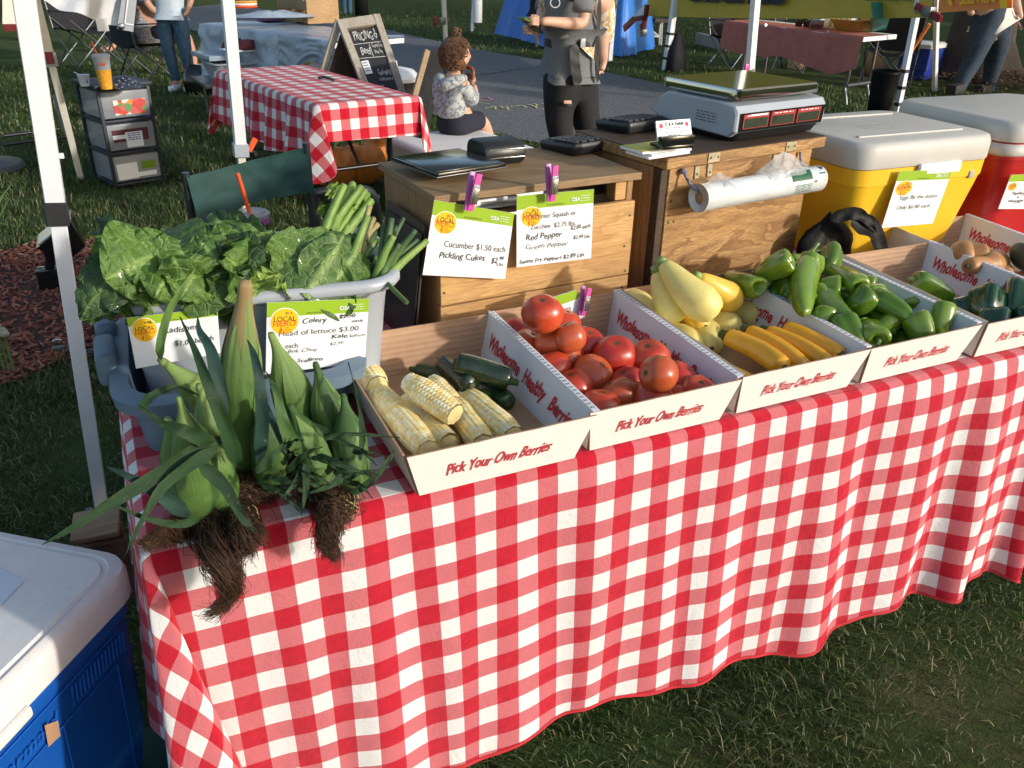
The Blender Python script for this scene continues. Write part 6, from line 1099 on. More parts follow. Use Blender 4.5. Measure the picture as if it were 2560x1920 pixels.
vs, fs, uv = sheet(pf, 24, 8); mk('pouch', vs, fs, 'bag_print', fb_)
# ---------------------------------------------------------------- far gingham table
g = [at(548,176,.74), at(795,262,.74), at(1068,256,.74), at(830,172,.74)]; ge1 = (g[1]-g[0]); L1 = 1.52; ge1.normalize(); ge2 = V(-ge1.y, ge1.x, 0); W1_ = .60; g0 = g[1]-ge1*L1
gt2 = thing('folding_table', 'small folding table with black legs under the far gingham cloth', 'table', g0+ge1*.7+V(0,0,-.74)); GP = lambda s, w, z: V(g0.x, g0.y, 0)+ge1*s+ge2*w+V(0,0,z); ga = math.atan2(ge1.y, ge1.x)
bbox('tabletop', GP(L1/2,W1_/2,.715), (L1-.02,W1_-.02,.03), 'table_white', gt2, rz=ga)
for s in (.2, L1-.16):
    for w in (.1, W1_-.1): ptube('leg', [GP(s,w,.70), GP(s+.0,w,0)], .017, 'black_plastic', gt2)
    ptube('brace', [GP(s,.1,.35), GP(s,W1_-.1,.35)], .012, 'black_plastic', gt2); ptube('brace', [GP(s,.3,.36), GP(s+(.35 if s < .5 else -.35),.3,.69)], .010, 'black_plastic', gt2)
cs.clear(); cf.clear(); cu.clear()
def gc_(u, v): return GP(L1*u, W1_*v, .742), (L1*u+.2, W1_*v)
addgrid(*sheet(gc_, 30, 14))
def gside(org, du, ln, out, drop, amp, uv0, uvd, uvo, flr=.10):
    def f(u, v):
        d = v*drop(u); o, dn = rnd(d, .02); k = d/.3; w = amp*k*(math.sin(u*ln*22)+.6*math.sin(u*ln*37+1)); p = org+du*(u*ln)+out*(o+w+flr*d)+V(0,0,.742-dn); return p, (uv0[0]+uvd[0]*u*ln+uvo[0]*d, uv0[1]+uvd[1]*u*ln+uvo[1]*d)
    return f
P0 = lambda s, w: GP(s, w, 0)
addgrid(*sheet(gside(P0(0,0), ge1, L1, -ge2, lambda u: .30+.06*u+.02*math.sin(u*14), .022, (.2,0), (1,0), (0,-1)), 90, 16))
addgrid(*sheet(gside(P0(L1,0), ge2, W1_, ge1, lambda u: .20+.02*u, .006, (L1+.2,0), (0,1), (1,0), .08), 40, 12))
addgrid(*sheet(gside(P0(0,W1_), ge1, L1, ge2, lambda u: .26, .02, (.2,W1_), (1,0), (0,1)), 60, 12))
addgrid(*sheet(gside(P0(0,0), ge2, W1_, -ge1, lambda u: .30, .012, (.2,0), (0,1), (-1,0)), 40, 12))
def gcorner(c, d0, d1, uvc, s0, s1, drop, tri):
    def f(u, v):
        d = v*drop(u); a = u*math.pi/2; fold = math.sin(u*math.pi); r = d*(.10+tri*fold); o, dn = rnd(d, .02); dr = d0*math.cos(a)+d1*math.sin(a); side = (d0-d1)*(.16*math.sin(u*2*math.pi)*d)
        return c+dr*(o+r)+side+V(0,0,.742-dn), (uvc[0]+s0[0]*d*math.cos(a)+s1[0]*d*math.sin(a), uvc[1]+s0[1]*d*math.cos(a)+s1[1]*d*math.sin(a))
    return f
addgrid(*sheet(gcorner(P0(L1,0), -ge2, ge1, (L1+.2,0), (0,-1), (1,0), lambda u: .34+.14*math.sin(u*math.pi)-.14*u, .04), 30, 18))
addgrid(*sheet(gcorner(P0(0,0), -ge2, -ge1, (.2,0), (0,-1), (-1,0), lambda u: .30+.12*math.sin(u*math.pi), .08), 30, 16))
addgrid(*sheet(gcorner(P0(L1,W1_), ge1, ge2, (L1+.2,W1_), (1,0), (0,1), lambda u: .22+.10*math.sin(u*math.pi), .05), 30, 14))
fc = mk('tablecloth', cs, cf, 'gingham_far', uv=cu); tag(fc, 'smaller red gingham cloth on the far folding table, one corner hanging low', 'tablecloth')
sp_ = thing('sunglasses', 'dark folded sunglasses lying on the far gingham cloth', 'sunglasses', at(808,196,.745)); ptube('frame', [at(795,195,.75), at(812,193,.755), at(835,200,.75)], .008, 'black_plastic', sp_)
PK = 'pumpkins under the far gingham table'
for (x, y, r, lab) in ((838,428,.165,'orange pumpkin at the left under the far table'),(905,418,.17,'orange pumpkin right of the table leg, under the far table'),(950,375,.13,'smaller orange pumpkin at the back under the far table')):
    b_ = at(x, y, .0) if False else None; p = at(x, y-10, r*.85); T_ = thing('pumpkin', lab, 'pumpkin', (p.x,p.y,0), PK); vs = []; n, sg = 40, 14
    for i in range(sg+1):
        t = math.pi*i/sg
        for j in range(n): an = 2*math.pi*j/n; q = r*math.sin(t)**.8*(1-.07*abs(math.sin(an*5))**3 if True else 1); vs.append(p+V(math.cos(an)*q, math.sin(an)*q, math.cos(t)*r*.85*(1-.15*math.exp(-(t/.4)**2))))
    mk('body', vs, [(i*n+j, (i+1)*n+j, (i+1)*n+(j+1)%n, i*n+(j+1)%n) for i in range(sg) for j in range(n)], 'pumpkin', T_); ptube('stem', [p+V(0,0,r*.7), p+V(.01,0,r*.95), p+V(.04,0,r*1.05)], .014, 'stem_green', T_)
# red spring clamp near the centre pole
cl_ = thing('spring_clamp', 'red handled spring clamp next to the white tent leg', 'clamp', atY(632,365,3.7)); bbeam('handle', atY(622,378,3.7), atY(638,346,3.7), .022, .02, 'straw', cl_, up=(0,1,0)); bbeam('handle', atY(628,385,3.72), atY(640,385,3.7), .022, .02, 'black_plastic', cl_, up=(0,1,0))
# ---------------------------------------------------------------- green folding chair behind the tub
gcz = thing('camp_chair', 'dark green folding camp chair behind the lettuce', 'chair', (.42,2.75,0), None); A0, A1, A2, A3 = atY(466,442,2.75), atY(768,367,2.75), atY(786,482,2.72), atY(500,568,2.72)
def gcf(u, v): p = (A0*(1-u)+A1*u)*(1-v)+(A3*(1-u)+A2*u)*v; s = .035*math.sin(math.pi*u); return p+V(0,.05*math.sin(math.pi*u)+.012*mnoise.noise(Vector((u*6,v*4,0))), -.012*math.sin(math.pi*u)*(1-v)+s*v*.3)
vs, fs, uv = sheet(gcf, 30, 10); mk('backrest', vs, fs, 'green_fabric', gcz)
for P_ in (A0, A1): ptube('post', [P_+V(0,.012,.01), V(P_.x,P_.y+.02,.42)], .012, 'chair_tube', gcz)
Z0 = .42; sx0, sx1 = A0.x+.02, A1.x-.02; S0 = [V(sx0,2.72,Z0), V(sx1,2.80,Z0), V(sx1-.03,2.35,Z0+.02), V(sx0+.03,2.30,Z0+.02)]
def gsf(u, v): p = (S0[0]*(1-u)+S0[1]*u)*(1-v)+(S0[3]*(1-u)+S0[2]*u)*v; return p+V(0,0,-.06*math.sin(math.pi*u)*math.sin(math.pi*v))
vs, fs, uv = sheet(gsf, 14, 12); mk('seat', vs, fs, 'blue_fabric', gcz)
for a, b in ((0,2),(1,3),(2,0),(3,1),(0,1),(3,2)): ptube('leg', [S0[a]+V(0,0,0), V(S0[b].x, S0[b].y, .01)], .010, 'chair_tube', gcz)
ca = thing('camp_chair', 'blue grey folding chair with rounded tube arms behind the celery', 'chair', (.78,2.9,0)); a, b = atY(792,600,2.9), atY(932,500,2.95)
ptube('arm_tube', [a, atY(786,500,2.9), atY(800,482,2.9), atY(860,478,2.92), atY(930,486,2.95), atY(950,600,2.95)], .018, 'chair_tube', ca, seg=30)
q = [atY(830,487,2.95), atY(950,487,2.98), atY(945,600,2.98), atY(850,600,2.95)]; vs, fs, uv = sheet(lambda u, v: ((q[0]*(1-u)+q[1]*u)*(1-v)+(q[3]*(1-u)+q[2]*u)*v)+V(0,.03*math.sin(u*3.1),0), 10, 8); mk('backrest', vs, fs, 'tote_blue', ca)
for q_ in (a, b): ptube('leg', [q_, V(q_.x, q_.y, 0)], .014, 'chair_tube', ca)
q = [atY(470,575,2.45), atY(520,545,2.5), atY(640,555,2.5), atY(610,600,2.42)]; vs, fs, uv = sheet(lambda u, v: ((q[0]*(1-u)+q[1]*u)*(1-v)+(q[3]*(1-u)+q[2]*u)*v)+V(0,0,.01*math.sin(u*9)), 14, 6); o = mk('cloth', vs, fs, 'blue_fabric'); tag(o, 'dark blue cloth draped behind the lettuce in the tub', 'cloth')
p = atY(641,640,2.05); dk = thing('soda_cup', 'plastic cup of dark soda with a flat lid and orange straw behind the tub', 'cup', p)
vs, fs = lathe([(.030,0),(.040,.10)], p, 22); mk('cup', vs, fs, 'coffee', dk, auto=60); vs, fs = lathe([(.043,.10),(.044,.108),(.038,.112),(.036,.110),(.005,.110)], p, 22); mk('lid', vs, fs, 'cup_clear', dk, auto=60); vs, fs = lathe([(.041,.085),(.0425,.100)], p, 22); mk('rim_band', vs, fs, 'purple_plastic', dk, auto=60); ptube('straw', [p+V(.0,0,.09), p+V(-.020,0,.205)], .005, 'straw', dk)
# ---------------------------------------------------------------- floodlight in the mulch
fb0 = at(132,735,0); fl = thing('floodlight', 'black garden floodlight on a junction box behind the left tent leg', 'floodlight', fb0); Yp = fb0.y; vx = lambda x, y, dy=0: atY(x, y, Yp+dy)
a_, b_ = vx(106,735), vx(158,668); bbox('junction_box', (a_+b_)/2+V(0,.02,0), (abs(b_.x-a_.x)+.01,.07,abs(b_.z-a_.z)), 'black_gloss', fl, r=.006); ptube('knuckle', [vx(124,672), vx(125,640), vx(120,628), vx(128,612)], .022, 'black_gloss', fl)
C_ = vx(148,582,.02); R_ = Matrix.Rotation(.5, 3, 'Z')@Matrix.Rotation(math.radians(38), 3, 'Y'); vs, fs = loft([(.10,.16,.012,-.10),(.20,.20,.015,.02),(.20,.20,.015,.03)], C_, M=Matrix.Rotation(math.radians(-35),3,'Y')); mk('housing', vs, fs, 'black_gloss', fl, auto=30)
vs, fs = loft([(.17,.17,.01,.0),(.17,.17,.01,.004)], C_+Matrix.Rotation(math.radians(-35),3,'Y')@V(0,0,.031), M=Matrix.Rotation(math.radians(-35),3,'Y')); mk('glass', vs, fs, 'lamp_glass', fl, False)
ch = thing('chain', 'rusty steel chain with a padlock on the mulch by the blue grey tote', 'chain', at(210,872,0)); cpts = crv([at(155,885,.03), at(178,866,.03), at(205,880,.025), at(235,876,.03), at(262,872,.03), at(290,885,.03)], 16); prev = None
for i in range(16):
    c = (cpts[i]+cpts[i+1])/2; dv = (cpts[i+1]-cpts[i]).normalized(); sv = dv.cross(V(0,0,1)).normalized() if i % 2 else V(0,0,1); ring = [c+dv*(.017*math.cos(t))+sv*(.009*math.sin(t)) for t in np.linspace(0, 2*math.pi, 11)[:-1]]
    F2 = []; vv = []
    for k in range(10):
        o_ = (ring[k]-c).normalized(); w_ = dv.cross(sv)
        for an in (0, 2.1, 4.2): vv.append(ring[k]+(o_*math.cos(an)+w_*math.sin(an))*.003)
    for k in range(10):
        for j in range(3): F2.append((k*3+j, k*3+(j+1)%3, ((k+1)%10)*3+(j+1)%3, ((k+1)%10)*3+j))
    mk('link', vv, F2, 'grey_metal', ch)
pd = at(150,882,.02); pk = thing('padlock', 'small steel padlock at the end of the chain behind the tent leg', 'padlock', pd); bbox('body', pd+V(0,0,.012), (.045,.02,.035), 'grey_metal', pk); ptube('shackle', [pd+V(-.013,0,.03), pd+V(-.012,0,.055), pd+V(.012,0,.055), pd+V(.013,0,.03)], .004, 'steel', pk)
hb = thing('flowering_plant', 'pale flower heads of a garden plant at the left edge of the mulch', 'plant', at(0,870,0)); 
for k in range(7): c = at(random.uniform(-20,14), random.uniform(800,860), .18); vs, fs = lathe([(.002,-.02),(.016,-.01),(.02,0),(.012,.01)], c, 7); mk('bloom', vs, fs, 'bloom', hb); ptube('stem', [c, V(c.x,c.y,0)], .003, 'hosta', hb, n=4)
for (x0,y0,x1,y1) in ((-30,560,32,455),(-40,640,25,490),(-30,560,28,568)): BL(hb, [(x0,y0,3.9),((x0+x1)/2,(y0+y1)/2-8,3.9),(x1,y1,3.9)], .012, 'hosta')
# ---------------------------------------------------------------- white banner and black corner flap at the top left
bn = thing('hanging_banner', 'white tarpaulin banner with a grey hemmed corner hanging into the top left', 'banner', atY(200,0,4.2)); pts = [(98,-60),(100,0),(150,22),(215,42),(292,66)]; up = [(98,-120),(120,-90),(180,-90),(240,-90),(318,-90)]
vs = []; uvb = []
for i in range(25):
    t = i/24*4; k = min(int(t), 3); u = t-k; lo = (pts[k][0]*(1-u)+pts[k+1][0]*u, pts[k][1]*(1-u)+pts[k+1][1]*u+4*math.sin(t*4)); hi = (up[k][0]*(1-u)+up[k+1][0]*u, -90)
    for j in range(7): v = j/6; vs.append(atY(hi[0]*(1-v)+lo[0]*v, hi[1]*(1-v)+lo[1]*v, 4.2+.03*math.sin(t*3+v*3)))
mk('sheet', vs, [(i*7+j, i*7+j+1, (i+1)*7+j+1, (i+1)*7+j) for i in range(24) for j in range(6)], 'tarp_white', bn); q = [atY(318,-90,4.19), atY(352,-90,4.19), atY(333,80,4.19), atY(292,72,4.19)]; cf_ = plane(bn, 'corner_patch', q, 'scale_grey', 0, th=.004); bbeam('stitching', atY(322,-20,4.185), atY(312,58,4.185), .006, .002, 'paper', cf_, up=(0,1,0)); bbeam('stitching', atY(312,59,4.185), atY(334,63,4.185), .006, .002, 'paper', cf_, up=(0,1,0))
vs, fs = lathe([(.013,0),(.013,.006),(.005,.007)], atY(303,66,4.18), 12, M=Matrix.Rotation(math.pi/2,3,'X')); mk('grommet', vs, fs, 'steel', cf_); bbox('tape', atY(256,62,4.185), (.045,.004,.05), 'paper', bn); 
# ================================================================ CHAIRS AND PEOPLE AT THE LEFT
def campchair(c, rz, lab, w=.55, back=.95, m='black_fabric', grp='black camp chairs on the lawn'):
    L_ = lf(c, rz); T_ = thing('camp_chair', lab, 'chair', c, grp); h = w/2
    for y in (-.22, .22): ptube('leg', [L_(-h,y,0), L_(h,y,.55)], .011, 'grey_metal', T_); ptube('leg', [L_(h,y,0), L_(-h,y,.55)], .011, 'grey_metal', T_)
    for x in (-h, h): ptube('leg', [L_(x,-.22,0), L_(x,.22,.42)], .011, 'grey_metal', T_); ptube('leg', [L_(x,.22,0), L_(x,-.22,.42)], .011, 'grey_metal', T_); ptube('post', [L_(x,.22,.4), L_(x*1.05,.30,back)], .011, 'grey_metal', T_); bbeam('armrest', L_(x,-.26,.64), L_(x,.26,.64), .06, .01, m, T_)
    vs, fs, uv = sheet(lambda u, v: L_(-h+w*u, -.24+.48*v, .44-.07*math.sin(math.pi*u)), 10, 8); mk('seat', vs, fs, m, T_); vs, fs, uv = sheet(lambda u, v: L_((-h+w*u)*1.02, .22+.08*v+.05*math.sin(math.pi*u), .42+(back-.42)*v-.02*math.sin(math.pi*u)), 10, 8); mk('backrest', vs, fs, m, T_); return T_
c1 = at(205,152,0); campchair((c1.x+.12,c1.y-.3,0), .5, 'black camp chair at the far left below the white banner', .62, .9)
c2_ = at(375,205,0); campchair((c2_.x,c2_.y+.1,0), 1.9, 'black camp chair holding the seated person beside the girl in jeans', .66, 1.0)
def person(lab, loc): return thing('person', lab, 'person', loc)
# seated person in grey shirt (upper body leaves the frame)
b0 = V(c2_.x, c2_.y+.1, 0); SP = person('person in a striped grey top seated in the black camp chair', b0); L_ = lf(b0, 1.9)
J = [L_(0,-.02,.52)[:]+(.15,), L_(0,.06,.75)[:]+(.17,), L_(0,.10,.98)[:]+(.17,), L_(0,.10,1.12)[:]+(.06,), L_(0,.06,1.28)[:]+(.10,), L_(.10,-.25,.53)[:]+(.085,), L_(.12,-.48,.50)[:]+(.06,), L_(.13,-.52,.25)[:]+(.05,), L_(.13,-.50,.06)[:]+(.04,), L_(.13,-.64,.04)[:]+(.03,), L_(-.10,-.25,.53)[:]+(.085,), L_(-.12,-.48,.50)[:]+(.06,), L_(-.13,-.52,.25)[:]+(.05,), L_(-.13,-.50,.06)[:]+(.04,), L_(-.13,-.64,.04)[:]+(.03,), L_(.22,.06,1.0)[:]+(.055,), L_(.27,-.05,.78)[:]+(.045,), L_(.22,-.25,.70)[:]+(.035,), L_(-.22,.06,1.0)[:]+(.055,), L_(-.27,-.05,.78)[:]+(.045,), L_(-.22,-.25,.70)[:]+(.035,)]
skin('body', J, [(0,1),(1,2),(2,3),(3,4),(0,5),(5,6),(6,7),(7,8),(8,9),(0,10),(10,11),(11,12),(12,13),(13,14),(2,15),(15,16),(16,17),(2,18),(18,19),(19,20)], 'skin', SP)
skin('shirt', [L_(0,-.02,.56)[:]+(.185,), L_(0,.06,.78)[:]+(.185,), L_(0,.10,1.02)[:]+(.18,), L_(.2,.07,.99)[:]+(.075,), L_(.245,.02,.87)[:]+(.07,), L_(-.2,.07,.99)[:]+(.075,), L_(-.245,.02,.87)[:]+(.07,)], [(0,1),(1,2),(2,3),(3,4),(2,5),(5,6)], 'plaid', SP)
skin('shorts', [L_(0,-.02,.50)[:]+(.17,), L_(.10,-.22,.52)[:]+(.105,), L_(.115,-.36,.50)[:]+(.09,), L_(-.10,-.22,.52)[:]+(.105,), L_(-.115,-.36,.50)[:]+(.09,)], [(0,1),(1,2),(0,3),(3,4)], 'navy', SP)
hd = skin('hair', [L_(0,.09,1.32)[:]+(.115,), L_(0,.12,1.20)[:]+(.09,)], [(0,1)], 'hair_dark', SP)
# girl standing in jeans
gb_ = at(462,226,0); GRL = person('girl standing in a pale top and blue jeans beside the camp chair', gb_); L_ = lf((gb_.x-.02, gb_.y, 0), -.45); hh = .93
def J_(*a): return tuple(L_(a[0],a[1],a[2]*hh))+(a[3],)
skin('body', [J_(0,0,.90,.12), J_(0,.01,1.08,.11), J_(0,.02,1.25,.12), J_(0,.0,1.38,.045), J_(0,-.02,1.50,.085), J_(.08,0,.80,.08), J_(.10,-.02,.46,.055), J_(.10,.02,.10,.038), J_(.10,-.10,.03,.03), J_(-.08,0,.80,.08), J_(-.09,-.01,.46,.055), J_(-.07,.03,.10,.038), J_(-.07,-.09,.03,.03),
     J_(.17,.02,1.27,.045), J_(.23,.08,1.05,.036), J_(.17,.02,.86,.026), J_(.13,-.04,.82,.022), J_(-.17,.02,1.27,.045), J_(-.22,.08,1.05,.036), J_(-.12,.06,.88,.026)], [(0,1),(1,2),(2,3),(3,4),(0,5),(5,6),(6,7),(7,8),(0,9),(9,10),(10,11),(11,12),(2,13),(13,14),(14,15),(15,16),(2,17),(17,18),(18,19)], 'skin', GRL)
skin('jeans', [J_(0,0,.88,.135), J_(.08,0,.78,.10), J_(.10,-.02,.46,.072), J_(.10,.02,.12,.052), J_(-.08,0,.78,.10), J_(-.09,-.01,.46,.072), J_(-.07,.03,.12,.052)], [(0,1),(1,2),(2,3),(0,4),(4,5),(5,6)], 'jeans', GRL)
skin('top', [J_(0,0,.93,.145), J_(0,.01,1.08,.135), J_(0,.02,1.26,.14), J_(.17,.02,1.26,.062), J_(.20,.05,1.15,.058), J_(-.17,.02,1.26,.062), J_(-.20,.05,1.15,.058)], [(0,1),(1,2),(2,3),(3,4),(2,5),(5,6)], 'tee_white', GRL)
skin('hair', [J_(0,.0,1.54,.10), J_(0,.05,1.44,.085), J_(0,.09,1.28,.06)], [(0,1),(1,2)], 'hair', GRL)
for s_, x in ((.03,.10),(.03,-.07)): bbox('shoe', L_(x,-.05,.035), (.08,.2,.06), 'paper', GRL, rz=-.45, r=.02)
# person whose trousered leg and sandal show under the banner
f0 = at(280,136,0); FP_ = person('person whose dark trouser leg and sandalled foot show under the white banner', f0); L_ = lf((f0.x,f0.y+.1,0), -1.3); 
skin('body', [L_(0,.50,.50)[:]+(.15,), L_(0,.55,.8)[:]+(.16,), L_(0,.55,1.05)[:]+(.15,), L_(0,.52,1.28)[:]+(.1,), L_(.08,.2,.52)[:]+(.08,), L_(.08,.02,.48)[:]+(.06,), L_(.08,.03,.1)[:]+(.045,), L_(.08,-.14,.04)[:]+(.035,), L_(-.1,.2,.52)[:]+(.08,), L_(-.1,.04,.48)[:]+(.06,), L_(-.1,.05,.1)[:]+(.045,), L_(-.1,-.12,.04)[:]+(.035,)], [(0,1),(1,2),(2,3),(0,4),(4,5),(5,6),(6,7),(0,8),(8,9),(9,10),(10,11)], 'skin', FP_)
skin('trousers', [L_(0,.48,.50)[:]+(.165,), L_(.08,.2,.52)[:]+(.10,), L_(.08,.02,.48)[:]+(.085,), L_(.08,.03,.18)[:]+(.075,), L_(-.1,.2,.52)[:]+(.10,), L_(-.1,.04,.48)[:]+(.085,), L_(-.1,.05,.18)[:]+(.075,)], [(0,1),(1,2),(2,3),(0,4),(4,5),(5,6)], 'navy', FP_); skin('shirt', [L_(0,.5,.62)[:]+(.18,), L_(0,.55,1.08)[:]+(.17,)], [(0,1)], 'purple_cloth', FP_)
bbox('sandal', L_(.08,-.06,.012), (.09,.26,.02), 'black_rubber', FP_, rz=-1.3, r=.006); ptube('sandal_strap', [L_(.03,-.1,.03), L_(.08,-.11,.085), L_(.13,-.1,.03)], .01, 'grey_metal', FP_)
# black handbag
p = at(512,238,0); hg = thing('handbag', 'shiny black handbag on the grass left of the far gingham table', 'handbag', p); vs, fs = loft([(.34,.20,.06,0),(.38,.24,.08,.12),(.34,.20,.08,.24),(.24,.10,.05,.30)], p+V(0,.1,0), -.4); mk('body', vs, fs, 'black_gloss', hg); ptube('handle', [p+V(-.12,.1,.26), p+V(-.07,.1,.40), p+V(.07,.08,.40), p+V(.12,.08,.26)], .012, 'black_gloss', hg); bbox('clasp', p+V(.02,-.02,.24), (.03,.01,.03), 'steel', hg)
# ---------------------------------------------------------------- grey wash tub, shoes, vendor table with tarpaulin, wooden crate
b1, b2, b3 = at(515,138,.50), at(545,168,.50), at(735,160,.50); ub = thing('grey_basin', 'grey plastic basin with shoes beside it behind the far gingham table', 'basin', at(640,170,.3)); cen = (b1+b3)/2+V(.05,-.1,0); cen.z = 0; ang = math.atan2(b3.y-b2.y, b3.x-b2.x)
vs, fs = loft([(.80,.48,.05,.35),(.90,.56,.06,.50),(.95,.61,.07,.505),(.95,.61,.07,.52),(.88,.54,.06,.515),(.80,.48,.05,.38)], cen, ang); mk('body', vs, fs, 'bin_grey', ub, auto=50)
stn = thing('low_table', 'low table under the grey basin, mostly hidden', 'table', cen); bbox('tabletop', cen+V(0,0,.335), (1.1,.62,.03), 'grey_metal', stn, rz=ang); 
for sx in (-.45,.45):
    for sy in (-.25,.25): ptube('leg', [lf(cen,ang)(sx,sy,.32), lf(cen,ang)(sx,sy,0)], .014, 'grey_metal', stn)
for k, (x, y) in enumerate(((590,122),(625,126))):
    p = at(x, y, .62); T_ = thing('shoe', ('dark red slip on shoe nearer the white pole','dark red slip on shoe farther right of the pole')[k], 'shoe', p, 'dark red shoes by the basin'); vs, fs = loft([(.27,.10,.045,0),(.27,.10,.045,.025),(.20,.085,.04,.07),(.12,.07,.03,.09)], p, .3); mk('upper', vs, fs, 'maroon', T_); bbox('sole', p+V(0,0,.004), (.28,.10,.018), 'paper', T_, rz=.3, r=.006)
bbox_ = bbox('display_board', at(600,135,.55), (.75,.5,.04), 'tarp_clear', None, rz=.2); tag(bbox_, 'thin blue wrapped board under the dark red shoes', 'board')
vA, vB = at(505,60,.78), at(835,105,.78); vt = thing('vendor_table', 'vendor table covered by a crumpled grey plastic sheet behind the gingham table', 'table', (vA+vB)/2-V(0,0,.78)); e1 = (vB-vA); LL = e1.length; e1.normalize(); e2 = V(-e1.y, e1.x, 0); VP = lambda s, w, z: V(vA.x,vA.y,0)+e1*s+e2*w+V(0,0,z); va = math.atan2(e1.y, e1.x)
bbox('tabletop', VP(LL/2,.38,.75), (LL,.76,.04), 'table_white', vt, rz=va)
for s in (.3, LL-.2):
    for w in (.08,.68): ptube('leg', [VP(s,w,.74), VP(s,w,0)], .018, 'grey_metal', vt)
def tf(u, v):
    s = LL*(u*1.02-.01); 
    if v < .4: w = .76-.76*v/.4; z = .785; o = 0
    else: d = (v-.4)/.6*(.46 if u < .62 else .26+.1*math.sin(u*20)); w = -.02-.10*d-.05*math.sin(u*26)*d*2; z = .785-d
    return VP(s, w, z+.012*mnoise.noise(Vector((u*12, v*8, 0))))+e2*(.03*mnoise.noise(Vector((u*14,v*9,5))))
vs, fs, uv = sheet(tf, 70, 30); tgo = mk('plastic_sheet', vs, fs, 'tarp_clear'); tag(tgo, 'crumpled grey plastic sheet draped over the vendor table', 'plastic sheet')
wc0 = at(770,60,.80); wc = thing('slatted_crate', 'new pine slatted crate with a price sticker on the vendor table', 'crate', wc0); wr = math.atan2((at(825,58,.8)-wc0).y, (at(825,58,.8)-wc0).x); WL_ = lf(wc0, wr); ww, wd, wh = .34, .62, .42
bbox('end_panel', WL_(ww/2,.01,wh/2), (ww,.02,wh), 'pale_wood', wc, rz=wr); bbox('end_panel', WL_(ww/2,wd-.01,wh/2), (ww,.02,wh), 'pale_wood', wc, rz=wr); bbox('handle_hole', WL_(ww*.72,-.001,wh*.78), (.03,.004,.20), 'ply_dark', wc, rz=wr); bbox('sticker', WL_(ww*.45,-.002,wh*.62), (.07,.003,.055), 'paper', wc, rz=wr, r=.0005)
for x in (.005, ww-.005):
    for k in range(4): bbox('slat', WL_(x,wd/2,.05+.105*k), (.012,wd-.042,.085), 'slat_wood', wc, rz=wr)
for k in range(3): bbox('slat', WL_(.06+.11*k,wd/2,.008), (.10,wd-.042,.012), 'slat_wood', wc, rz=wr)
for (x0,y0,x1,y1,z,m,nm,lb) in ((640,26,760,34,.86,'black_fabric','folded_clothing','dark folded clothing on the vendor table'),(660,34,700,20,.92,'tarp_clear','plastic_bag','translucent bag standing on the vendor table'),(655,34,700,36,.85,'purple_cloth','scarf','purple scarf beside the pine crate')):
    a, b = at(x0,y0,z), at(x1,y1,z); c = (a+b)/2
    def blob(u, v, c=c, L=(b-a).length*.5+.05): an = u*2*math.pi; r = v; return c+V(math.cos(an)*L*r, math.sin(an)*.16*r, .045*(1-v**2)*(1+.5*mnoise.noise(Vector((math.cos(an)*2,math.sin(an)*2,v*3+c.x))))-.05)
    vs, fs, uv = sheet(blob, 18, 7); o = mk(nm, vs, fs, m); tag(o, lb, nm.replace('_',' '))
o = thing('container', 'stack of flat lids, blue and orange, at the top of the vendor table', 'lids', at(600,8,.85))
for k, m in enumerate(('straw','paper','orange_sleeve','twine_blue','teal')): vs, fs = lathe([(.16,0),(.17,.012),(.16,.022)], at(605,18,.84)+V(0,0,.024*k), 20); mk('lid', vs, fs, m, o, auto=40)
# person behind the vendor table: red trousers leg and hand
p = at(740,170,0); KP = person('person kneeling behind the A-frame board, dark sleeve and red trousers just visible', p); 
skin('body', [tuple(p+V(0,.1,.45))+(.14,), tuple(p+V(0,.12,.75))+(.15,), tuple(p+V(0,.1,.95))+(.05,), tuple(p+V(0,.08,1.08))+(.1,), tuple(p+V(.1,.0,.35))+(.09,), tuple(p+V(.12,-.15,.12))+(.06,), tuple(p+V(.12,.2,.05))+(.04,), tuple(p+V(-.1,.0,.35))+(.09,), tuple(p+V(-.1,-.15,.12))+(.06,), tuple(p+V(-.1,.2,.05))+(.04,), tuple(p+V(.18,.05,.75))+(.06,), tuple(p+V(.16,-.15,.5))+(.045,), tuple(p+V(.13,-.2,.28))+(.035,), tuple(p+V(.15,-.2,.18))+(.025,)], [(0,1),(1,2),(2,3),(0,4),(4,5),(5,6),(0,7),(7,8),(8,9),(1,10),(10,11),(11,12),(12,13)], 'skin_dark', KP)
skin('jacket', [tuple(p+V(0,.1,.5))+(.17,), tuple(p+V(0,.12,.8))+(.17,), tuple(p+V(.18,.05,.75))+(.08,), tuple(p+V(.16,-.15,.5))+(.07,), tuple(p+V(.14,-.19,.38))+(.055,)], [(0,1),(1,2),(2,3),(3,4)], 'black_fabric', KP); skin('trousers', [tuple(p+V(0,.1,.42))+(.15,), tuple(p+V(.1,.0,.35))+(.10,), tuple(p+V(.13,-.15,.14))+(.075,), tuple(p+V(-.1,.0,.35))+(.10,), tuple(p+V(-.1,-.15,.14))+(.075,)], [(0,1),(1,2),(0,3),(3,4)], 'red_cloth', KP)
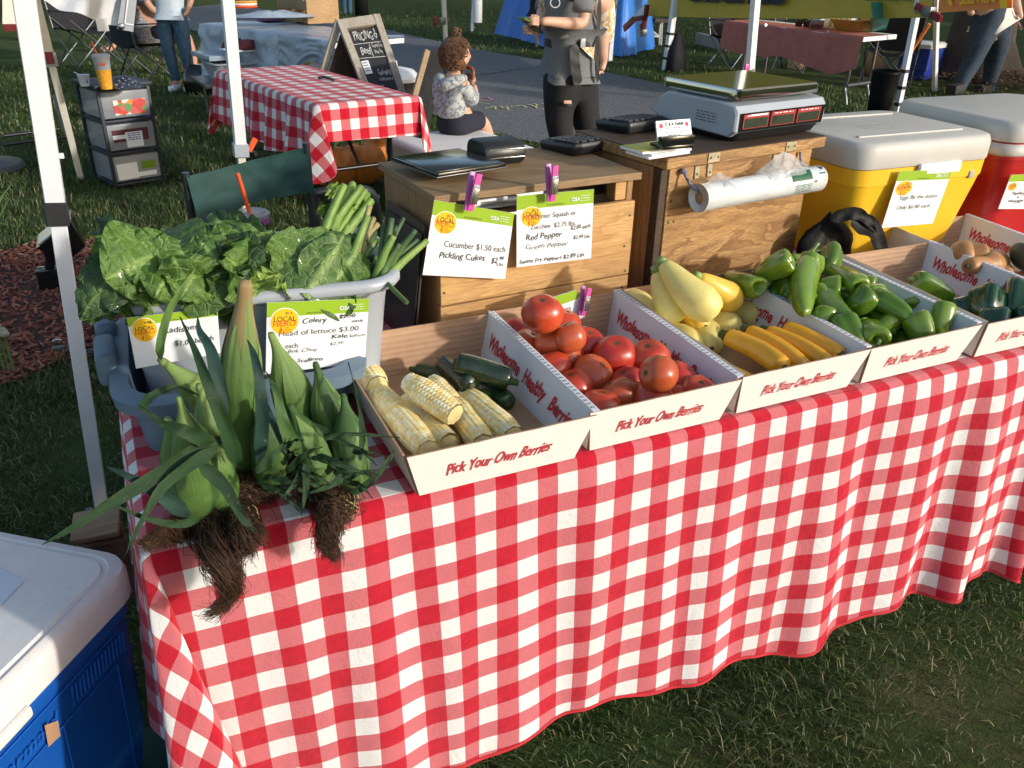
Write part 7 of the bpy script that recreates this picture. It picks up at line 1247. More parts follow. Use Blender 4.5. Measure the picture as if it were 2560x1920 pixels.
# ---------------------------------------------------------------- A-frame chalkboard
def bary(x, y, Y): return atY(x, y, Y)
Bt = [bary(843,52,6.62), bary(946,36,6.62)]; Bb = [bary(925,260,6.15), bary(1028,285,6.15)]
sc2 = 1.0; BQ = [Bt[0], Bt[1], Bt[1]+(Bb[1]-Bt[1])*1.25, Bt[0]+(Bb[0]-Bt[0])*1.40]; bq_low = min(BQ[2].z, BQ[3].z)
AB = thing('chalkboard_sign', 'wooden A-frame chalkboard headed PRICING standing behind the far gingham table', 'sign', (BQ[0]+BQ[2])/2*1)
f = quadf(BQ); plane(AB, 'board', BQ, 'chalkboard', 0, u=(.13,.87), v=(.10,.98), th=.01)
def fr(n_, a, b, w=.055): bbeam(n_, f(*a), f(*b), w, .028, 'grey_wood', AB, up=tuple((f(.5,.5,1)-f(.5,.5,0))))
fr('frame', (.06,0), (.06,1)); fr('frame', (.94,0), (.94,1)); fr('frame', (.0,.04), (1,.04), .08); fr('frame', (.1,.97), (.9,.97))
bk_ = V(-.42,.50,0); 
for u in (.04, .96): a = f(u,.0); b = f(u,1.)+bk_+V(0,.12,0)*1; bbeam('rear_leg', a, b, .05, .028, 'grey_wood', AB, up=(0,1,0))
a0, a1, b1_, b0_ = f(.08,.06), f(.92,.06), f(.92,.9)+bk_*.9, f(.08,.9)+bk_*.9; mk('rear_board', [a0+V(0,.02,0), a1+V(0,.02,0), b1_, b0_], [(0,1,2,3)], 'ply_dark', AB, False)
for s_, u, v, h_, w_ in (('PRICING',.22,.185,.10,.47),('Beef',.26,.305,.09,.26),('Ground Cuts',.58,.255,.045,.26),('Bone Out',.60,.305,.045,.2),('Good meat 8½',.50,.48,.065,.36),('for grilling seasoned out!',.48,.525,.04,.36),('*STEAKS!*',.20,.60,.05,.32),('12 oz Strip Bag 8½',.33,.72,.05,.46),('for all our grass fed!',.46,.79,.04,.36)): letter(AB, BQ, s_, u, v, h_, 'chalk', .32, .9, shear=.1, width=w_, jit=.1, h=.004)
for (u0, v0, u1, v1) in ((.15,.215,.85,.215),(.15,.335,.85,.335),(.53,.225,.53,.33),(.42,.755,.86,.755),(.42,.84,.86,.84),(.42,.755,.42,.84),(.76,.10,.76,.15),(.72,.15,.76,.185),(.80,.15,.76,.185),(.72,.15,.80,.15)): bbeam('chalk_line', f(u0,v0,.004), f(u1,v1,.004), .004, .001, 'chalk', AB, up=tuple((f(.5,.5,1)-f(.5,.5,0))), r=.0002)
q = [f(.18,.36,.006), f(.36,.355,.006), f(.36,.465,.006), f(.18,.47,.006)]; nt_ = plane(AB, 'note', q, 'paper', 0); bars(nt_, q, [(.1,.8,.12+.2*k,.08) for k in range(4)], 'ink_soft', .001)
# second dark board leaning behind the toddler and trash bin with white lid
p0, p1 = atY(1068,126,5.9), atY(1030,262,5.75); p1b = p0+(p1-p0)*1.6; sb = thing('leaning_board', 'dark board with a brown wooden edge leaning behind the toddler', 'board', V(p1b.x,p1b.y,0)); bbeam('edge', p0, p1b, .04, .03, 'slat_wood', sb, up=(0,1,0)); mk('board', [p0+V(.02,0,0), p0+V(.30,.25,0), p1b+V(.30,.3,0), p1b+V(.02,0,0)], [(0,1,2,3)], 'chalkboard', sb, False)
p = at(1012,240,.35); rb = thing('round_bin', 'round grey bin with a white domed lid between the chalkboard and the toddler', 'bin', (p.x,p.y+.3,0)); c = V(p.x,p.y+.3,0); zt_ = .0
tp_ = atY(1010,150,c.y).z; vs, fs = lathe([(.20,0),(.215,tp_-.30)], c, 26); mk('body', vs, fs, 'bin_grey', rb, auto=60); vs, fs = lathe([(.222,tp_-.30),(.225,tp_-.155)], c, 26); mk('band', vs, fs, 'black_plastic', rb, auto=60); vs, fs = lathe([(.235,tp_-.16),(.238,tp_-.13),(.18,tp_-.075),(.06,tp_-.05),(.045,tp_-.05),(.035,tp_)], c, 26); mk('lid', vs, fs, 'lt_blue' if False else 'paper', rb, auto=50)
# ---------------------------------------------------------------- white chest and toddler
cA, cB, cC, cD = at(1050,425,.40), at(1315,392,.40), at(1235,322,.40), at(1046,318,.40); cw = thing('cooler', 'white chest with a rounded lid that the toddler is sitting on', 'cooler', (cA+cC)/2-V(0,0,.4)); 
wv_ = (cB-cA); wang = math.atan2(wv_.y, wv_.x); cc = (cA+cB+cC+cD)/4; WCW, WCD = wv_.length, ((cD-cA).length+(cC-cB).length)/2*.92
vs, fs = loft([(WCW*.92,WCD*.92,.08,.0),(WCW*.96,WCD*.96,.08,.29),(WCW,WCD,.10,.295),(WCW*1.0,WCD*1.0,.10,.37),(WCW*.96,WCD*.96,.10,.395),(WCW*.8,WCD*.8,.08,.405)], V(cc.x,cc.y,0), wang); mk('body', vs, fs, 'table_white', cw, auto=50)
tc = atY(1128,312,5.25); tc.z = .40; TD = person('curly haired toddler in a patterned grey hoodie sitting and eating a pretzel', tc); TL = lf((tc.x,tc.y,.40), .55); k = 1.
def T3(x, y, z, r): return tuple(TL(x*k,y*k,z*k))+(r*k if not isinstance(r, tuple) else r,)
# body: pelvis, spine, neck, head ; +x is the way the child faces
TB = [T3(0,0,.09,.095), T3(.01,0,.20,.095), T3(.02,0,.31,.085), T3(.035,0,.375,.036), T3(.05,0,.42,.042), T3(.12,-.06,.07,.062), T3(.26,-.07,.055,.05), T3(.34,-.07,-.06,.036), T3(.40,-.07,-.16,.026), T3(.46,-.07,-.175,.022), T3(.12,.06,.07,.062), T3(.26,.08,.055,.05), T3(.33,.08,-.07,.036), T3(.38,.08,-.17,.026), T3(.44,.08,-.185,.022),
      T3(.02,-.10,.315,.036), T3(.06,-.125,.20,.030), T3(.14,-.09,.26,.023), T3(.165,-.065,.30,.016), T3(.02,.10,.315,.036), T3(.06,.125,.20,.030), T3(.14,.07,.27,.023), T3(.165,.045,.30,.016)]
skin('body', TB, [(0,1),(1,2),(2,3),(3,4),(0,5),(5,6),(6,7),(7,8),(8,9),(0,10),(10,11),(11,12),(12,13),(13,14),(2,15),(15,16),(16,17),(17,18),(2,19),(19,20),(20,21),(21,22)], 'skin_fair', TD)
# head as one shaped mesh with nose, cheeks, chin
HC_ = V(.065,0,.485)
def headmesh(par, c, R, Lf, m):
    vs = []; n, sg = 32, 24
    for i in range(sg+1):
        t = math.pi*i/sg
        for j in range(n):
            a = 2*math.pi*j/n; x, y, z = math.sin(t)*math.cos(a), math.sin(t)*math.sin(a)*.88, math.cos(t)
            rr = 1+.10*math.exp(-((x-1)**2*6+y*y*60+(z+.12)**2*30))*1.6+.05*math.exp(-((x-.8)**2*8+(abs(y)-.35)**2*20+(z+.35)**2*12))-.05*math.exp(-((x-.9)**2*8+(abs(y)-.28)**2*40+(z-.02)**2*40))+.04*math.exp(-((x-.75)**2*8+y*y*12+(z+.78)**2*14)); k_ = 1-.10*max(0,-z)*(1-max(0,x)); vs.append(Lf(c.x+x*R*rr*k_, c.y+y*R*rr*k_, c.z+z*R*1.10*rr))
    o = mk('head', vs, [(i*n+j, (i+1)*n+j, (i+1)*n+(j+1)%n, i*n+(j+1)%n) for i in range(sg) for j in range(n)], m, par)
    for sy in (-1, 1):
        vs, fs = lathe([(.001,-.006),(.010,0),(.001,.006)], Lf(c.x+R*.86, c.y+sy*R*.32, c.z+R*.02), 8); mk('eye', vs, fs, 'ink', o); vs, fs = lathe([(.004,-R*.26),(.016,-R*.1),(.018,R*.1),(.004,R*.24)], Lf(c.x-.01, c.y+sy*R*.9, c.z-R*.06), 9, .55, 1); mk('ear', vs, fs, m, o)
    bbox('mouth', Lf(c.x+R*.92, c.y, c.z-R*.46), (.006,.022,.006), 'print_red', o, rz=.5, r=.002); return o
TL0 = TL; HL_ = lf(TL(HC_.x, HC_.y, HC_.z), -.20); HL = lambda x, y, z: HL_(x-HC_.x, y-HC_.y, z-HC_.z)
hd = headmesh(TD, HC_, .082, HL, 'skin_fair')
# curls: many small coils over the scalp
A = Acc(); rr = random.Random(4)
for i in range(900):
    while True:
        v = Vector((rr.gauss(0,1), rr.gauss(0,1), rr.gauss(0,1))).normalized()
        if (v.z > -.05 or v.x < .05) and v.z > -.72 and not (v.x > .55 and v.z < .45): break
    c = HC_+Vector((v.x*.094-.006, v.y*.086, v.z*.102+.008)); s = v.orthogonal().normalized(); s = (s*math.cos(i)+v.cross(s)*math.sin(i)); u = v.cross(s); r0 = rr.uniform(.006,.016)
    P_ = [HL(*(c+s*(r0*math.cos(q))+u*(r0*math.sin(q))+v*(.004*q-.004)+V(0,0,-.003*q))) for q in np.linspace(0, 5.6, 8)]; A.add(*sweep(P_, [.0027*(1-.05*k_) for k_ in range(8)], 4, None, False))
A.mk('hair', 'hair', TD, True, kind='stuff'); A = Acc(); 
for i in range(60):
    v = Vector((rr.gauss(0,1), rr.gauss(0,1), rr.gauss(0,1))).normalized(); c = HC_+Vector((-.0+.026*v.x, .01+.024*v.y, .128+.022*v.z)); s = v.orthogonal().normalized(); u = v.cross(s); P_ = [HL(*(c+(s*math.cos(q)+u*math.sin(q))*.008+v*.002*q)) for q in np.linspace(0, 5.6, 7)]; A.add(*sweep(P_, .0035, 4, None, False))
A.mk('hair_bun', 'hair', TD, True, kind='stuff'); vs, fs = loft([(.15,.14,.06,-.09),(.165,.155,.07,0),(.15,.14,.06,.06),(.10,.09,.04,.095)], HL(HC_.x-.018,0,HC_.z+.005), -.2); mk('hair_base', vs, fs, 'hair', TD)
skin('hoodie', [T3(0,0,.085,.118), T3(.005,0,.20,.112), T3(.012,0,.305,.098), T3(.02,-.10,.305,.052), T3(.055,-.128,.20,.050), T3(.115,-.10,.245,.040), T3(.135,-.09,.262,.030), T3(.02,.10,.305,.052), T3(.055,.128,.20,.050), T3(.115,.085,.25,.040), T3(.135,.075,.265,.030)], [(0,1),(1,2),(2,3),(3,4),(4,5),(5,6),(2,7),(7,8),(8,9),(9,10)], 'camo', TD)
vs, fs = sweep(crv([TL(.075,-.03,.345), TL(.02,-.078,.35), TL(-.055,-.05,.335), TL(-.08,0,.315), TL(-.055,.05,.335), TL(.02,.078,.35), TL(.075,.03,.345)], 24), lambda t: .022+.018*math.sin(math.pi*t), 10); mk('hood', vs, fs, 'camo', TD)
skin('shorts', [T3(0,0,.07,.108), T3(.12,-.06,.075,.076), T3(.21,-.068,.068,.066), T3(.12,.06,.075,.076), T3(.21,.075,.068,.066)], [(0,1),(1,2),(0,3),(3,4)], 'navy', TD)
pz = thing('pretzel', 'brown soft pretzel held at the toddler\'s mouth', 'pretzel', TL(.185,0,.36)); ptube('twist', [TL(.17,-.05,.33), TL(.18,-.045,.385), TL(.18,.0,.40), TL(.185,.045,.385), TL(.18,.04,.34), TL(.18,-.01,.355), TL(.178,-.03,.31)], .013, 'pretzel', pz, n=8, seg=30)
for sy, yy in ((-1,-.055),(1,.035)):
    for q in range(4): ptube('finger', [TL(.160,yy+sy*.0,.300+.002*q), TL(.172+.002*q,yy+.006*q-.008,.322+.008*q), TL(.188,yy+.004*q,.335+.008*q)], .0058, 'skin_fair', TD, n=6, seg=6)
    ptube('thumb', [TL(.158,yy-.004*sy,.298), TL(.165,yy-.018*sy,.318), TL(.176,yy-.016*sy,.334)], .0062, 'skin_fair', TD, n=6, seg=6)
# ================================================================ WOMAN WITH BABY CARRIER
wb = at(1432,405,0); WM = person('woman in grey T-shirt and ripped black jeans holding a phone', wb)
# local frame: +y faces the way she looks (to the camera's left), real metres; figure plane near Y = wb.y
WY = wb.y; w3 = lambda x, y, dy, r: tuple(atY(x, y, WY+dy))+(r,)
dpt = lambda x, y: depth(atY(x, y, WY))/FPX
sh = 1.0
HIPC = atY(1425,170,WY); zt_ = lambda x, y, dy=0: atY(x, y, WY+dy)
skin('body', [w3(1425,165,0,.165), w3(1430,95,0,.15), w3(1428,20,0,.16), w3(1432,-45,0,.16), w3(1428,-85,0,.055), w3(1422,-135,0,.10), w3(1395,245,-.02,.105), w3(1395,330,-.02,.075), w3(1402,420,.0,.05), w3(1380,438,-.05,.04), w3(1455,240,.05,.105), w3(1462,330,.05,.075), w3(1470,400,.10,.05), w3(1450,415,.02,.04),
     w3(1458,-25,-.17,.070), w3(1457,60,-.20,.052), w3(1412,58,-.26,.042), w3(1368,53,-.30,.032), w3(1350,55,-.31,.030), w3(1375,-25,.16,.065), w3(1352,55,.05,.05), w3(1340,72,-.12,.035), w3(1335,74,-.20,.030)],
     [(0,1),(1,2),(2,3),(3,4),(4,5),(0,6),(6,7),(7,8),(8,9),(0,10),(10,11),(11,12),(12,13),(3,14),(14,15),(15,16),(16,17),(17,18),(3,19),(19,20),(20,21),(21,22)], 'skin_fair', WM)
WH = lf(atY(1422,-150,WY), math.radians(200)); headmesh(WM, V(0,0,0), .105, WH, 'skin_fair'); vs, fs = loft([(.20,.20,.09,-.10),(.235,.225,.10,.0),(.21,.20,.09,.09),(.1,.1,.04,.13)], WH(-.03,0,.02), 0); mk('hair', vs, fs, 'hair', WM)
skin('t_shirt', [w3(1424,128,0,.192), w3(1430,70,-.02,.18), w3(1420,12,-.05,.185), w3(1434,-40,0,.175), w3(1458,-22,-.17,.098), w3(1457,22,-.20,.088), w3(1375,-22,.16,.095), w3(1362,20,.10,.085)], [(0,1),(1,2),(2,3),(3,4),(4,5),(3,6),(6,7)], 'tee_grey', WM)
skin('black_jeans', [w3(1425,175,0,.185), w3(1398,235,-.03,.135), w3(1396,300,-.03,.110), w3(1405,345,-.02,.10), w3(1410,400,.0,.085), w3(1458,232,.05,.13), w3(1462,295,.05,.12), w3(1475,335,.06,.10), w3(1478,380,.1,.08)], [(0,1),(1,2),(2,3),(3,4),(0,5),(5,6),(6,7),(7,8)], 'black_jeans', WM)
for (x, y, w_, l_) in ((1419,255,18,8),(1425,262,12,4)): q = [zt_(x-w_/2,y-l_/2,-.185), zt_(x+w_/2,y-l_/2,-.185), zt_(x+w_/2+2,y+l_/2,-.185), zt_(x-w_/2,y+l_/2,-.185)]; mk('jeans_rip', q, [(0,1,2,3)], 'skin_fair' if w_ > 15 else 'chair_tube', WM, False)
for k in range(9): x = 1374+k*1.6; bbeam('frayed_thread', zt_(x+6,272+k%3*3,-.15), zt_(x-2,300+k%4*4,-.16), .008, .002, 'black_jeans', WM)
def band(name, pts, w, m, par, up=(0,-1,0)): return blade(name, pts, w, m, par, v=.0, up=up, taper=30)
vs = []; n = 28
for j in range(n):
    a = 2*math.pi*j/n; c = zt_(1426,106); 
    for dz in (.028, -.028): vs.append(c+V(math.cos(a)*.192, math.sin(a)*.20, dz))
mk('waist_belt', vs, [(2*j, 2*j+1, (2*j+3) % (2*n), (2*j+2) % (2*n)) for j in range(n)], 'strap', WM); band('hanging_strap', [zt_(1436,110,-.21), zt_(1438,160,-.215), zt_(1446,213,-.205)], .085, 'strap', WM); band('shoulder_strap', [zt_(1500,-10,-.21), zt_(1496,60,-.21), zt_(1492,140,-.20), zt_(1494,208,-.19)], .038, 'strap', WM); band('shoulder_strap', [zt_(1362,0,-.14), zt_(1352,60,-.20), zt_(1345,100,-.20), zt_(1341,118,-.20)], .022, 'strap', WM)
band('shoulder_strap', [zt_(1368,-60,-.16), zt_(1356,-10,-.20), zt_(1350,20,-.21)], .05, 'strap', WM); bbox('buckle', zt_(1457,108,-.215), (.04,.012,.06), 'scale_grey', WM, r=.004)
mk('carrier_panel', [zt_(1452,118,-.215), zt_(1488,118,-.20), zt_(1489,152,-.19), zt_(1470,136,-.21)], [(0,1,2,3)], 'floral', WM, False)
q = [zt_(1373,-6,-.250), zt_(1402,-4,-.262), zt_(1402,20,-.258), zt_(1376,20,-.245)]; 
mk('shirt_print', [zt_(1388+13*math.cos(t), 7+13*math.sin(t), -.262) for t in np.linspace(0,6.28,20)[:-1]]+[zt_(1388+10.5*math.cos(t), 7+10.5*math.sin(t), -.262) for t in np.linspace(0,6.28,20)[:-1]], [(i,(i+1)%19,19+(i+1)%19,19+i) for i in range(19)], 'scale_grey', WM, False)
# hands with fingers round the phone
for (x, y, dy, s_) in ((1346,52,-.31,1),(1334,74,-.20,-1)):
    for k in range(4): ptube('finger', [zt_(x,y-5+k*5,dy), zt_(x-14,y-7+k*5,dy-.01), zt_(x-24+k*1.5,y-7+k*5.2,dy+.01), zt_(x-26+k*1.5,y-5+k*5,dy+.03)], .0085, 'skin_fair', WM, n=7, seg=8)
    ptube('thumb', [zt_(x+2,y-8,dy+.01), zt_(x-8,y-12,dy+.02), zt_(x-18,y-12,dy+.03)], .0095, 'skin_fair', WM, n=7, seg=8)
ph = thing('phone', 'dark phone with a green edge in the woman\'s hand', 'phone', zt_(1320,60,-.27)); bbeam('body', zt_(1304,44,-.28), zt_(1352,82,-.24), .075, .012, 'black_gloss', ph); bbeam('case_edge', zt_(1303,44,-.285), zt_(1316,52,-.275), .077, .014, 'pepper', ph)
BY = person('baby strapped in the carrier on the woman\'s side, bare arm and foot showing', zt_(1505,120,.0)); w4 = lambda x, y, dy, r: tuple(atY(x, y, WY+dy))+(r,)
skin('body', [w4(1505,60,.0,.085), w4(1505,10,.0,.085), w4(1503,-35,.0,.035), w4(1500,-75,.0,.075), w4(1506,105,-.06,.052), w4(1508,140,-.07,.042), w4(1509,158,-.07,.028), w4(1503,178,-.09,.024), w4(1488,0,-.14,.04), w4(1487,22,-.15,.036), w4(1492,34,-.10,.028)], [(0,1),(1,2),(2,3),(0,4),(4,5),(5,6),(6,7),(1,8),(8,9),(9,10)], 'skin_fair', BY)
skin('romper', [w4(1506,70,-.01,.095), w4(1506,10,.0,.095), w4(1508,90,-.05,.068)], [(1,0),(0,2)], 'floral', BY)
for k in range(5): ptube('toe', [zt_(1500+k*1.5,178,-.10), zt_(1497+k*3.0,185-k*.6,-.11)], .008-.0007*k, 'skin_fair', BY, n=6)
skin('baby_hair', [w4(1500,-82,.0,.078), w4(1500,-72,.02,.07)], [(0,1)], 'hair', BY)
# ================================================================ TARPAULIN STALL, MIDDLE DISTANCE
q0, q1, q2, q3 = at(1235,85,0), at(1360,118,0), at(1532,141,0), at(1585,132,0); tcb = thing('tarpaulin_booth', 'booth table wrapped in a bright blue tarpaulin on the grass beyond the path', 'booth', (q0+q2)/2)
bpts = [q0, at(1300,100,0), q1, at(1440,132,0), q2, at(1575,140,0), at(1640,118,0)]; tz_ = 1.05
vs = []; n_ = 60; bl = crv(bpts, n_)
for i, p in enumerate(bl):
    for j in range(9):
        v = j/8; k = .10*(v)*(math.sin(i*.9)+.5*math.sin(i*2.1)); c_ = (q0+q2+q3)/3+V(1.2,1.2,0); d = (c_-p).normalized(); vs.append(p+d*(.35*(1-v))+V(0,0,tz_*(1-v)+.01)+V(.3*k,-k,0)*.5)
mk('tarpaulin', vs, [(i*9+j, i*9+j+1, (i+1)*9+j+1, (i+1)*9+j) for i in range(n_) for j in range(8)], 'tarp_blue', tcb); mk('booth_top', [bl[i]+((q0+q2+q3)/3+V(1.2,1.2,0)-bl[i]).normalized()*.35+V(0,0,tz_) for i in range(0,n_+1,6)], [tuple(range(11))], 'tarp_blue', tcb, False)
def vpole(name, lab, px, pyb, w, m, grp, top=2.3, z0=0, striped=0, pxt=None, pyt=0):
    b = at(px, pyb, z0); T_ = thing(name, lab, 'tent pole', b, grp); t_ = atY(pxt, pyt, b.y) if pxt else b+V(0,0,top); d = (t_-b).normalized(); t_ = b+d*((top)/d.z)
    bbeam('leg', b, t_, w, w, m, T_, up=(0,1,0))
    for k in range(striped): c = b+d*(.16+.16*k); bbeam('strap', c-d*.016, c+d*.016, w+.012, w+.012, 'black_rubber', T_, up=(0,1,0))
    return T_, b, t_
PGp = 'distant tent poles'
T_, _, _ = vpole('tent_pole', 'cream tent pole with a red knob rising behind the toddler\'s head', 1116, 135, .06, 'cream_metal', PGp, pxt=1109); k_ = at(1116,135,0); c = atY(1106,52,k_.y); bbox('knob', c+V(-.12,0,0), (.06,.05,.14), 'clamp_red', T_, r=.02); bbox('clamp', c, (.09,.08,.10), 'grey_metal', T_)
vpole('tent_pole', 'thin grey pole with a white weight tube, left of the blue booth', 1179, 78, .05, 'scale_grey', PGp, pxt=1183); c = at(1179,78,0); wt = thing('weight_tube', 'white tube weight hanging on the thin grey pole', 'weight', atY(1193,20,c.y)); vs, fs = lathe([(.09,-.35),(.10,-.34),(.10,.30),(.09,.31)], atY(1193,8,c.y), 16); mk('tube', vs, fs, 'paper', wt, auto=40)
T_, b_, t_ = vpole('tent_pole', 'white tent pole standing against the blue booth behind the baby', 1523, 152, .07, 'white_metal', PGp, pxt=1535); bbox('strap', atY(1531,16,b_.y), (.13,.13,.05), 'black_rubber', T_); wt = thing('weight_tube', 'white tube weight strapped to the pole by the blue booth', 'weight', atY(1522,60,b_.y)); vs, fs = lathe([(.10,-.30),(.11,-.29),(.11,.32),(.10,.33)], atY(1520,52,b_.y-.1), 16); mk('tube', vs, fs, 'paper', wt, auto=40)
vpole('tent_pole', 'striped white pole at the left end of the yellow banner', 1663, 176, .075, 'white_metal', PGp, striped=3, pxt=1682, pyt=42)
T_, spb, spt = vpole('tent_pole', 'striped white pole at the right end of the yellow banner beside the rubbish bag', 2238, 300, .055, 'white_metal', PGp, striped=3, pxt=2289, pyt=45)
# green trees / dark trunk objects at the very top, bench in the grass
bp = at(1300,118,0); cp_ = person('bare lower leg of a person standing behind the woman\'s hands', at(1345,112,0)); p = at(1345,113,0); skin('body', [tuple(p+V(0,0,.9))+(.12,), tuple(p+V(-.02,0,.5))+(.07,), tuple(p+V(-.02,0,.1))+(.05,), tuple(p+V(.1,-.15,.04))+(.035,), tuple(p+V(0,0,1.3))+(.14,), tuple(p+V(0,0,1.5))+(.06,), tuple(p+V(0,0,1.65))+(.1,)], [(0,1),(1,2),(2,3),(0,4),(4,5),(5,6)], 'skin_fair', cp_); skin('dress', [tuple(p+V(0,0,.62))+(.17,), tuple(p+V(0,0,1.35))+(.17,)], [(0,1)], 'black_fabric', cp_)
ql = at(905,40,0); sp = thing('lamp_post', 'dark round post at the top of the frame above the chalkboard', 'post', ql); vs, fs = lathe([(.16,0),(.15,.6),(.15,3.)], ql, 16); mk('post', vs, fs, 'black_plastic', sp); c = at(870,42,0); bpg = person('person in blue standing beside the dark post at the top', c); skin('body', [tuple(c+V(0,0,.9))+(.13,), tuple(c+V(.05,0,.45))+(.08,), tuple(c+V(.05,0,.05))+(.05,), tuple(c+V(0,0,1.35))+(.14,), tuple(c+V(0,0,1.52))+(.06,), tuple(c+V(0,0,1.68))+(.1,), tuple(c+V(-.08,0,.45))+(.08,), tuple(c+V(-.08,0,.05))+(.05,)], [(0,1),(1,2),(0,3),(3,4),(4,5),(0,6),(6,7)], 'jeans', bpg)
a, b = at(1745,95,.12), at(1815,112,.12); wb_ = thing('timber_edging', 'pale timber edging lying in the grass behind the yellow banner', 'timber', a); bbeam('plank', a, b, .10, .18, 'grey_wood', wb_)
# small white folding bench by the booth
fr_ = thing('folding_stand', 'folded table frame with a black top beside the blue booth', 'stand', at(1640,110,0)); y_ = at(1640,112,0).y; z3 = lambda x, y: atY(x, y, y_)
bbeam('top', z3(1618,48), z3(1658,50), .5, .06, 'black_plastic', fr_)
for a, b in (((1650,50),(1647,113)),((1655,50),(1652,115)),((1618,52),(1620,103)),((1622,88),(1648,93)),((1605,90),(1648,91)),((1620,70),(1648,92))): ptube('tube', [z3(*a), z3(*b)], .02, 'white_metal', fr_)
# ================================================================ YELLOW BANNER BOOTH, RIGHT
XB = 7.40; ax = lambda x, y, X=XB: atX(x, y, X)
yq = [ax(1618,-460), ax(2335,-420), ax(2335,44), ax(1618,40)]; ybn = thing('yellow_banner', 'yellow vinyl banner with black italic lettering hung between striped poles', 'banner', (yq[2]+yq[3])/2)  # unseen upper part added so the weighing pan reflects yellow
def yf(u, v): p = quadf(yq)(u, v); return p+V(.025*math.sin(u*11)*v+.02*mnoise.noise(Vector((u*5,v*3,0))), 0, -.02*math.sin(math.pi*u)*v)
vs, fs, uv = sheet(yf, 40, 8); mk('vinyl', vs, fs, 'banner_yellow', ybn); WB_, HB_ = (yq[0]-yq[1]).length, (yq[0]-yq[3]).length
ov = [p+V(-.04,0,0) for p in yq]; q = [ax(1700,-75,XB-.05), ax(1985,-75,XB-.05), ax(1985,12,XB-.05), ax(1700,1,XB-.05)]; letter(ybn, q, 'Clients', .02, .98, .95, 'ink', 1.6, .5, shear=.35, bold=.045, width=.95, h=.01)
q = [ax(2165,-14,XB-.05), ax(2280,-14,XB-.05), ax(2280,6,XB-.05), ax(2165,6,XB-.05)]; bars(ybn, q, [(0,1,.1,.2),(0,1,.6,.25)], 'olive_ink', .005)
def clampo(p0, p1, p2, lab, X=XB-.12):
    a, b, c = ax(*p0, X), ax(*p1, X), ax(*p2, X); T_ = thing('spring_clamp', lab, 'clamp', b, 'large red spring clamps'); bbeam('handle', a, b, .06, .05, 'clamp_red', T_, up=(1,0,0)); bbeam('handle', b, c, .06, .05, 'clamp_red', T_, up=(1,0,0)); bbox('spring', b, (.08,.10,.09), 'grey_metal', T_); return T_
clampo((1618,12),(1607,82),(1606,60),'red handled clamp at the left end of the yellow banner'); lb2 = [ax(1565,78,XB-.14), ax(1606,40,XB-.14), ax(1612,22,XB-.14), ax(1570,62,XB-.14)]
T_ = thing('fabric_strip', 'pale blue and dark red strip hanging beside the yellow banner', 'fabric', lb2[0]); mk('light_part', [ax(1572,50,XB-.15), ax(1612,10,XB-.15), ax(1607,50,XB-.15), ax(1590,44,XB-.15)], [(0,1,2,3)], 'lt_blue', T_, False); bbeam('dark_part', ax(1560,72,XB-.15), ax(1585,48,XB-.15), .09, .03, 'clamp_red', T_, up=(1,0,0)); bbeam('dark_part', ax(1585,48,XB-.15), ax(1608,44,XB-.15), .06, .03, 'clamp_red', T_, up=(1,0,0))
clampo((2292,14),(2322,30),(2352,48),'red handled clamp at the right end of the yellow banner'); vs, fs = lathe([(.035,-.005),(.045,0),(.035,.005)], ax(2295,22,XB-.06), 14, M=Matrix.Rotation(math.pi/2,3,'Y')); gm = mk('grommet', vs, fs, 'steel', ybn)
oq = [ax(2352,-70,7.2), ax(2530,-75,7.2), ax(2530,20,7.2), ax(2345,32,7.2)]; ob = thing('orange_banner', 'orange banner with yellow lettering at the top right corner', 'banner', oq[3]); plane(ob, 'vinyl', oq, 'banner_orange', 0, th=.01); q = [ax(2398,-25,7.17), ax(2492,-30,7.17), ax(2492,6,7.17), ax(2398,13,7.17)]; letter(ob, q, 'Sold Here', .02, .95, .95, 'sun_yellow', .9, .35, bold=.03, width=.95, h=.005); plane(ob, 'yellow_patch', [ax(2497,-50,7.17), ax(2520,-50,7.17), ax(2518,20,7.17), ax(2500,21,7.17)], 'sun_yellow', .002)
mk('arrow', [ax(2362,-12,7.17), ax(2372,-16,7.17), ax(2382,12,7.17), ax(2374,14,7.17)], [(0,1,2,3)], 'sun_yellow', ob, False)
vpole('tent_pole', 'short length of white pole between the yellow and orange banners', 2336, 230, .05, 'white_metal', PGp, z0=0, pxt=2343)
# table with rust cloth
r0, r1, r2, r3 = at(1812,52,.74), at(2160,92,.74), at(2243,85,.74), at(1960,42,.74); rtb = thing('folding_table', 'white folding table with curved grey legs behind the yellow banner', 'table', (r1.x,r1.y,0)); e1 = (r1-r0); LR = e1.length; e1.normalize(); e2 = V(e1.y, -e1.x, 0)*-1; e2 = (r2-r1).normalized()
RP = lambda s, w, z: V(r0.x,r0.y,0)+e1*s+e2*w+V(0,0,z); WR = (r2-r1).length; xsd = [RP(0,0,.735), RP(LR,0,.735), RP(LR,WR,.735), RP(0,WR,.735)]; mk('tabletop', xsd+[p-V(0,0,.045) for p in xsd], [(0,1,2,3),(4,7,6,5),(0,4,5,1),(1,5,6,2),(2,6,7,3),(3,7,4,0)], 'table_white', rtb, False)
for w in (.12, .80):
    top = RP(LR-.15,WR*w,.70); ptube('leg', [top, top+V(0,0,-.38)-e1*.0, top+V(0,0,-.50)+(-e2 if w < .5 else e2)*.0-e1*.02, V(top.x,top.y,.10)+e1*.02, V(top.x,top.y,0)-(e1*-.05)], .017, 'grey_metal', rtb, seg=20)
ptube('leg_brace', [RP(LR-.15,WR*.12,.22), RP(LR-.15,WR*.8,.22)], .02, 'grey_metal', rtb)
for w in (.12,.8): top = RP(.35,WR*w,.70); ptube('leg', [top, V(top.x,top.y,.0)], .017, 'grey_metal', rtb)
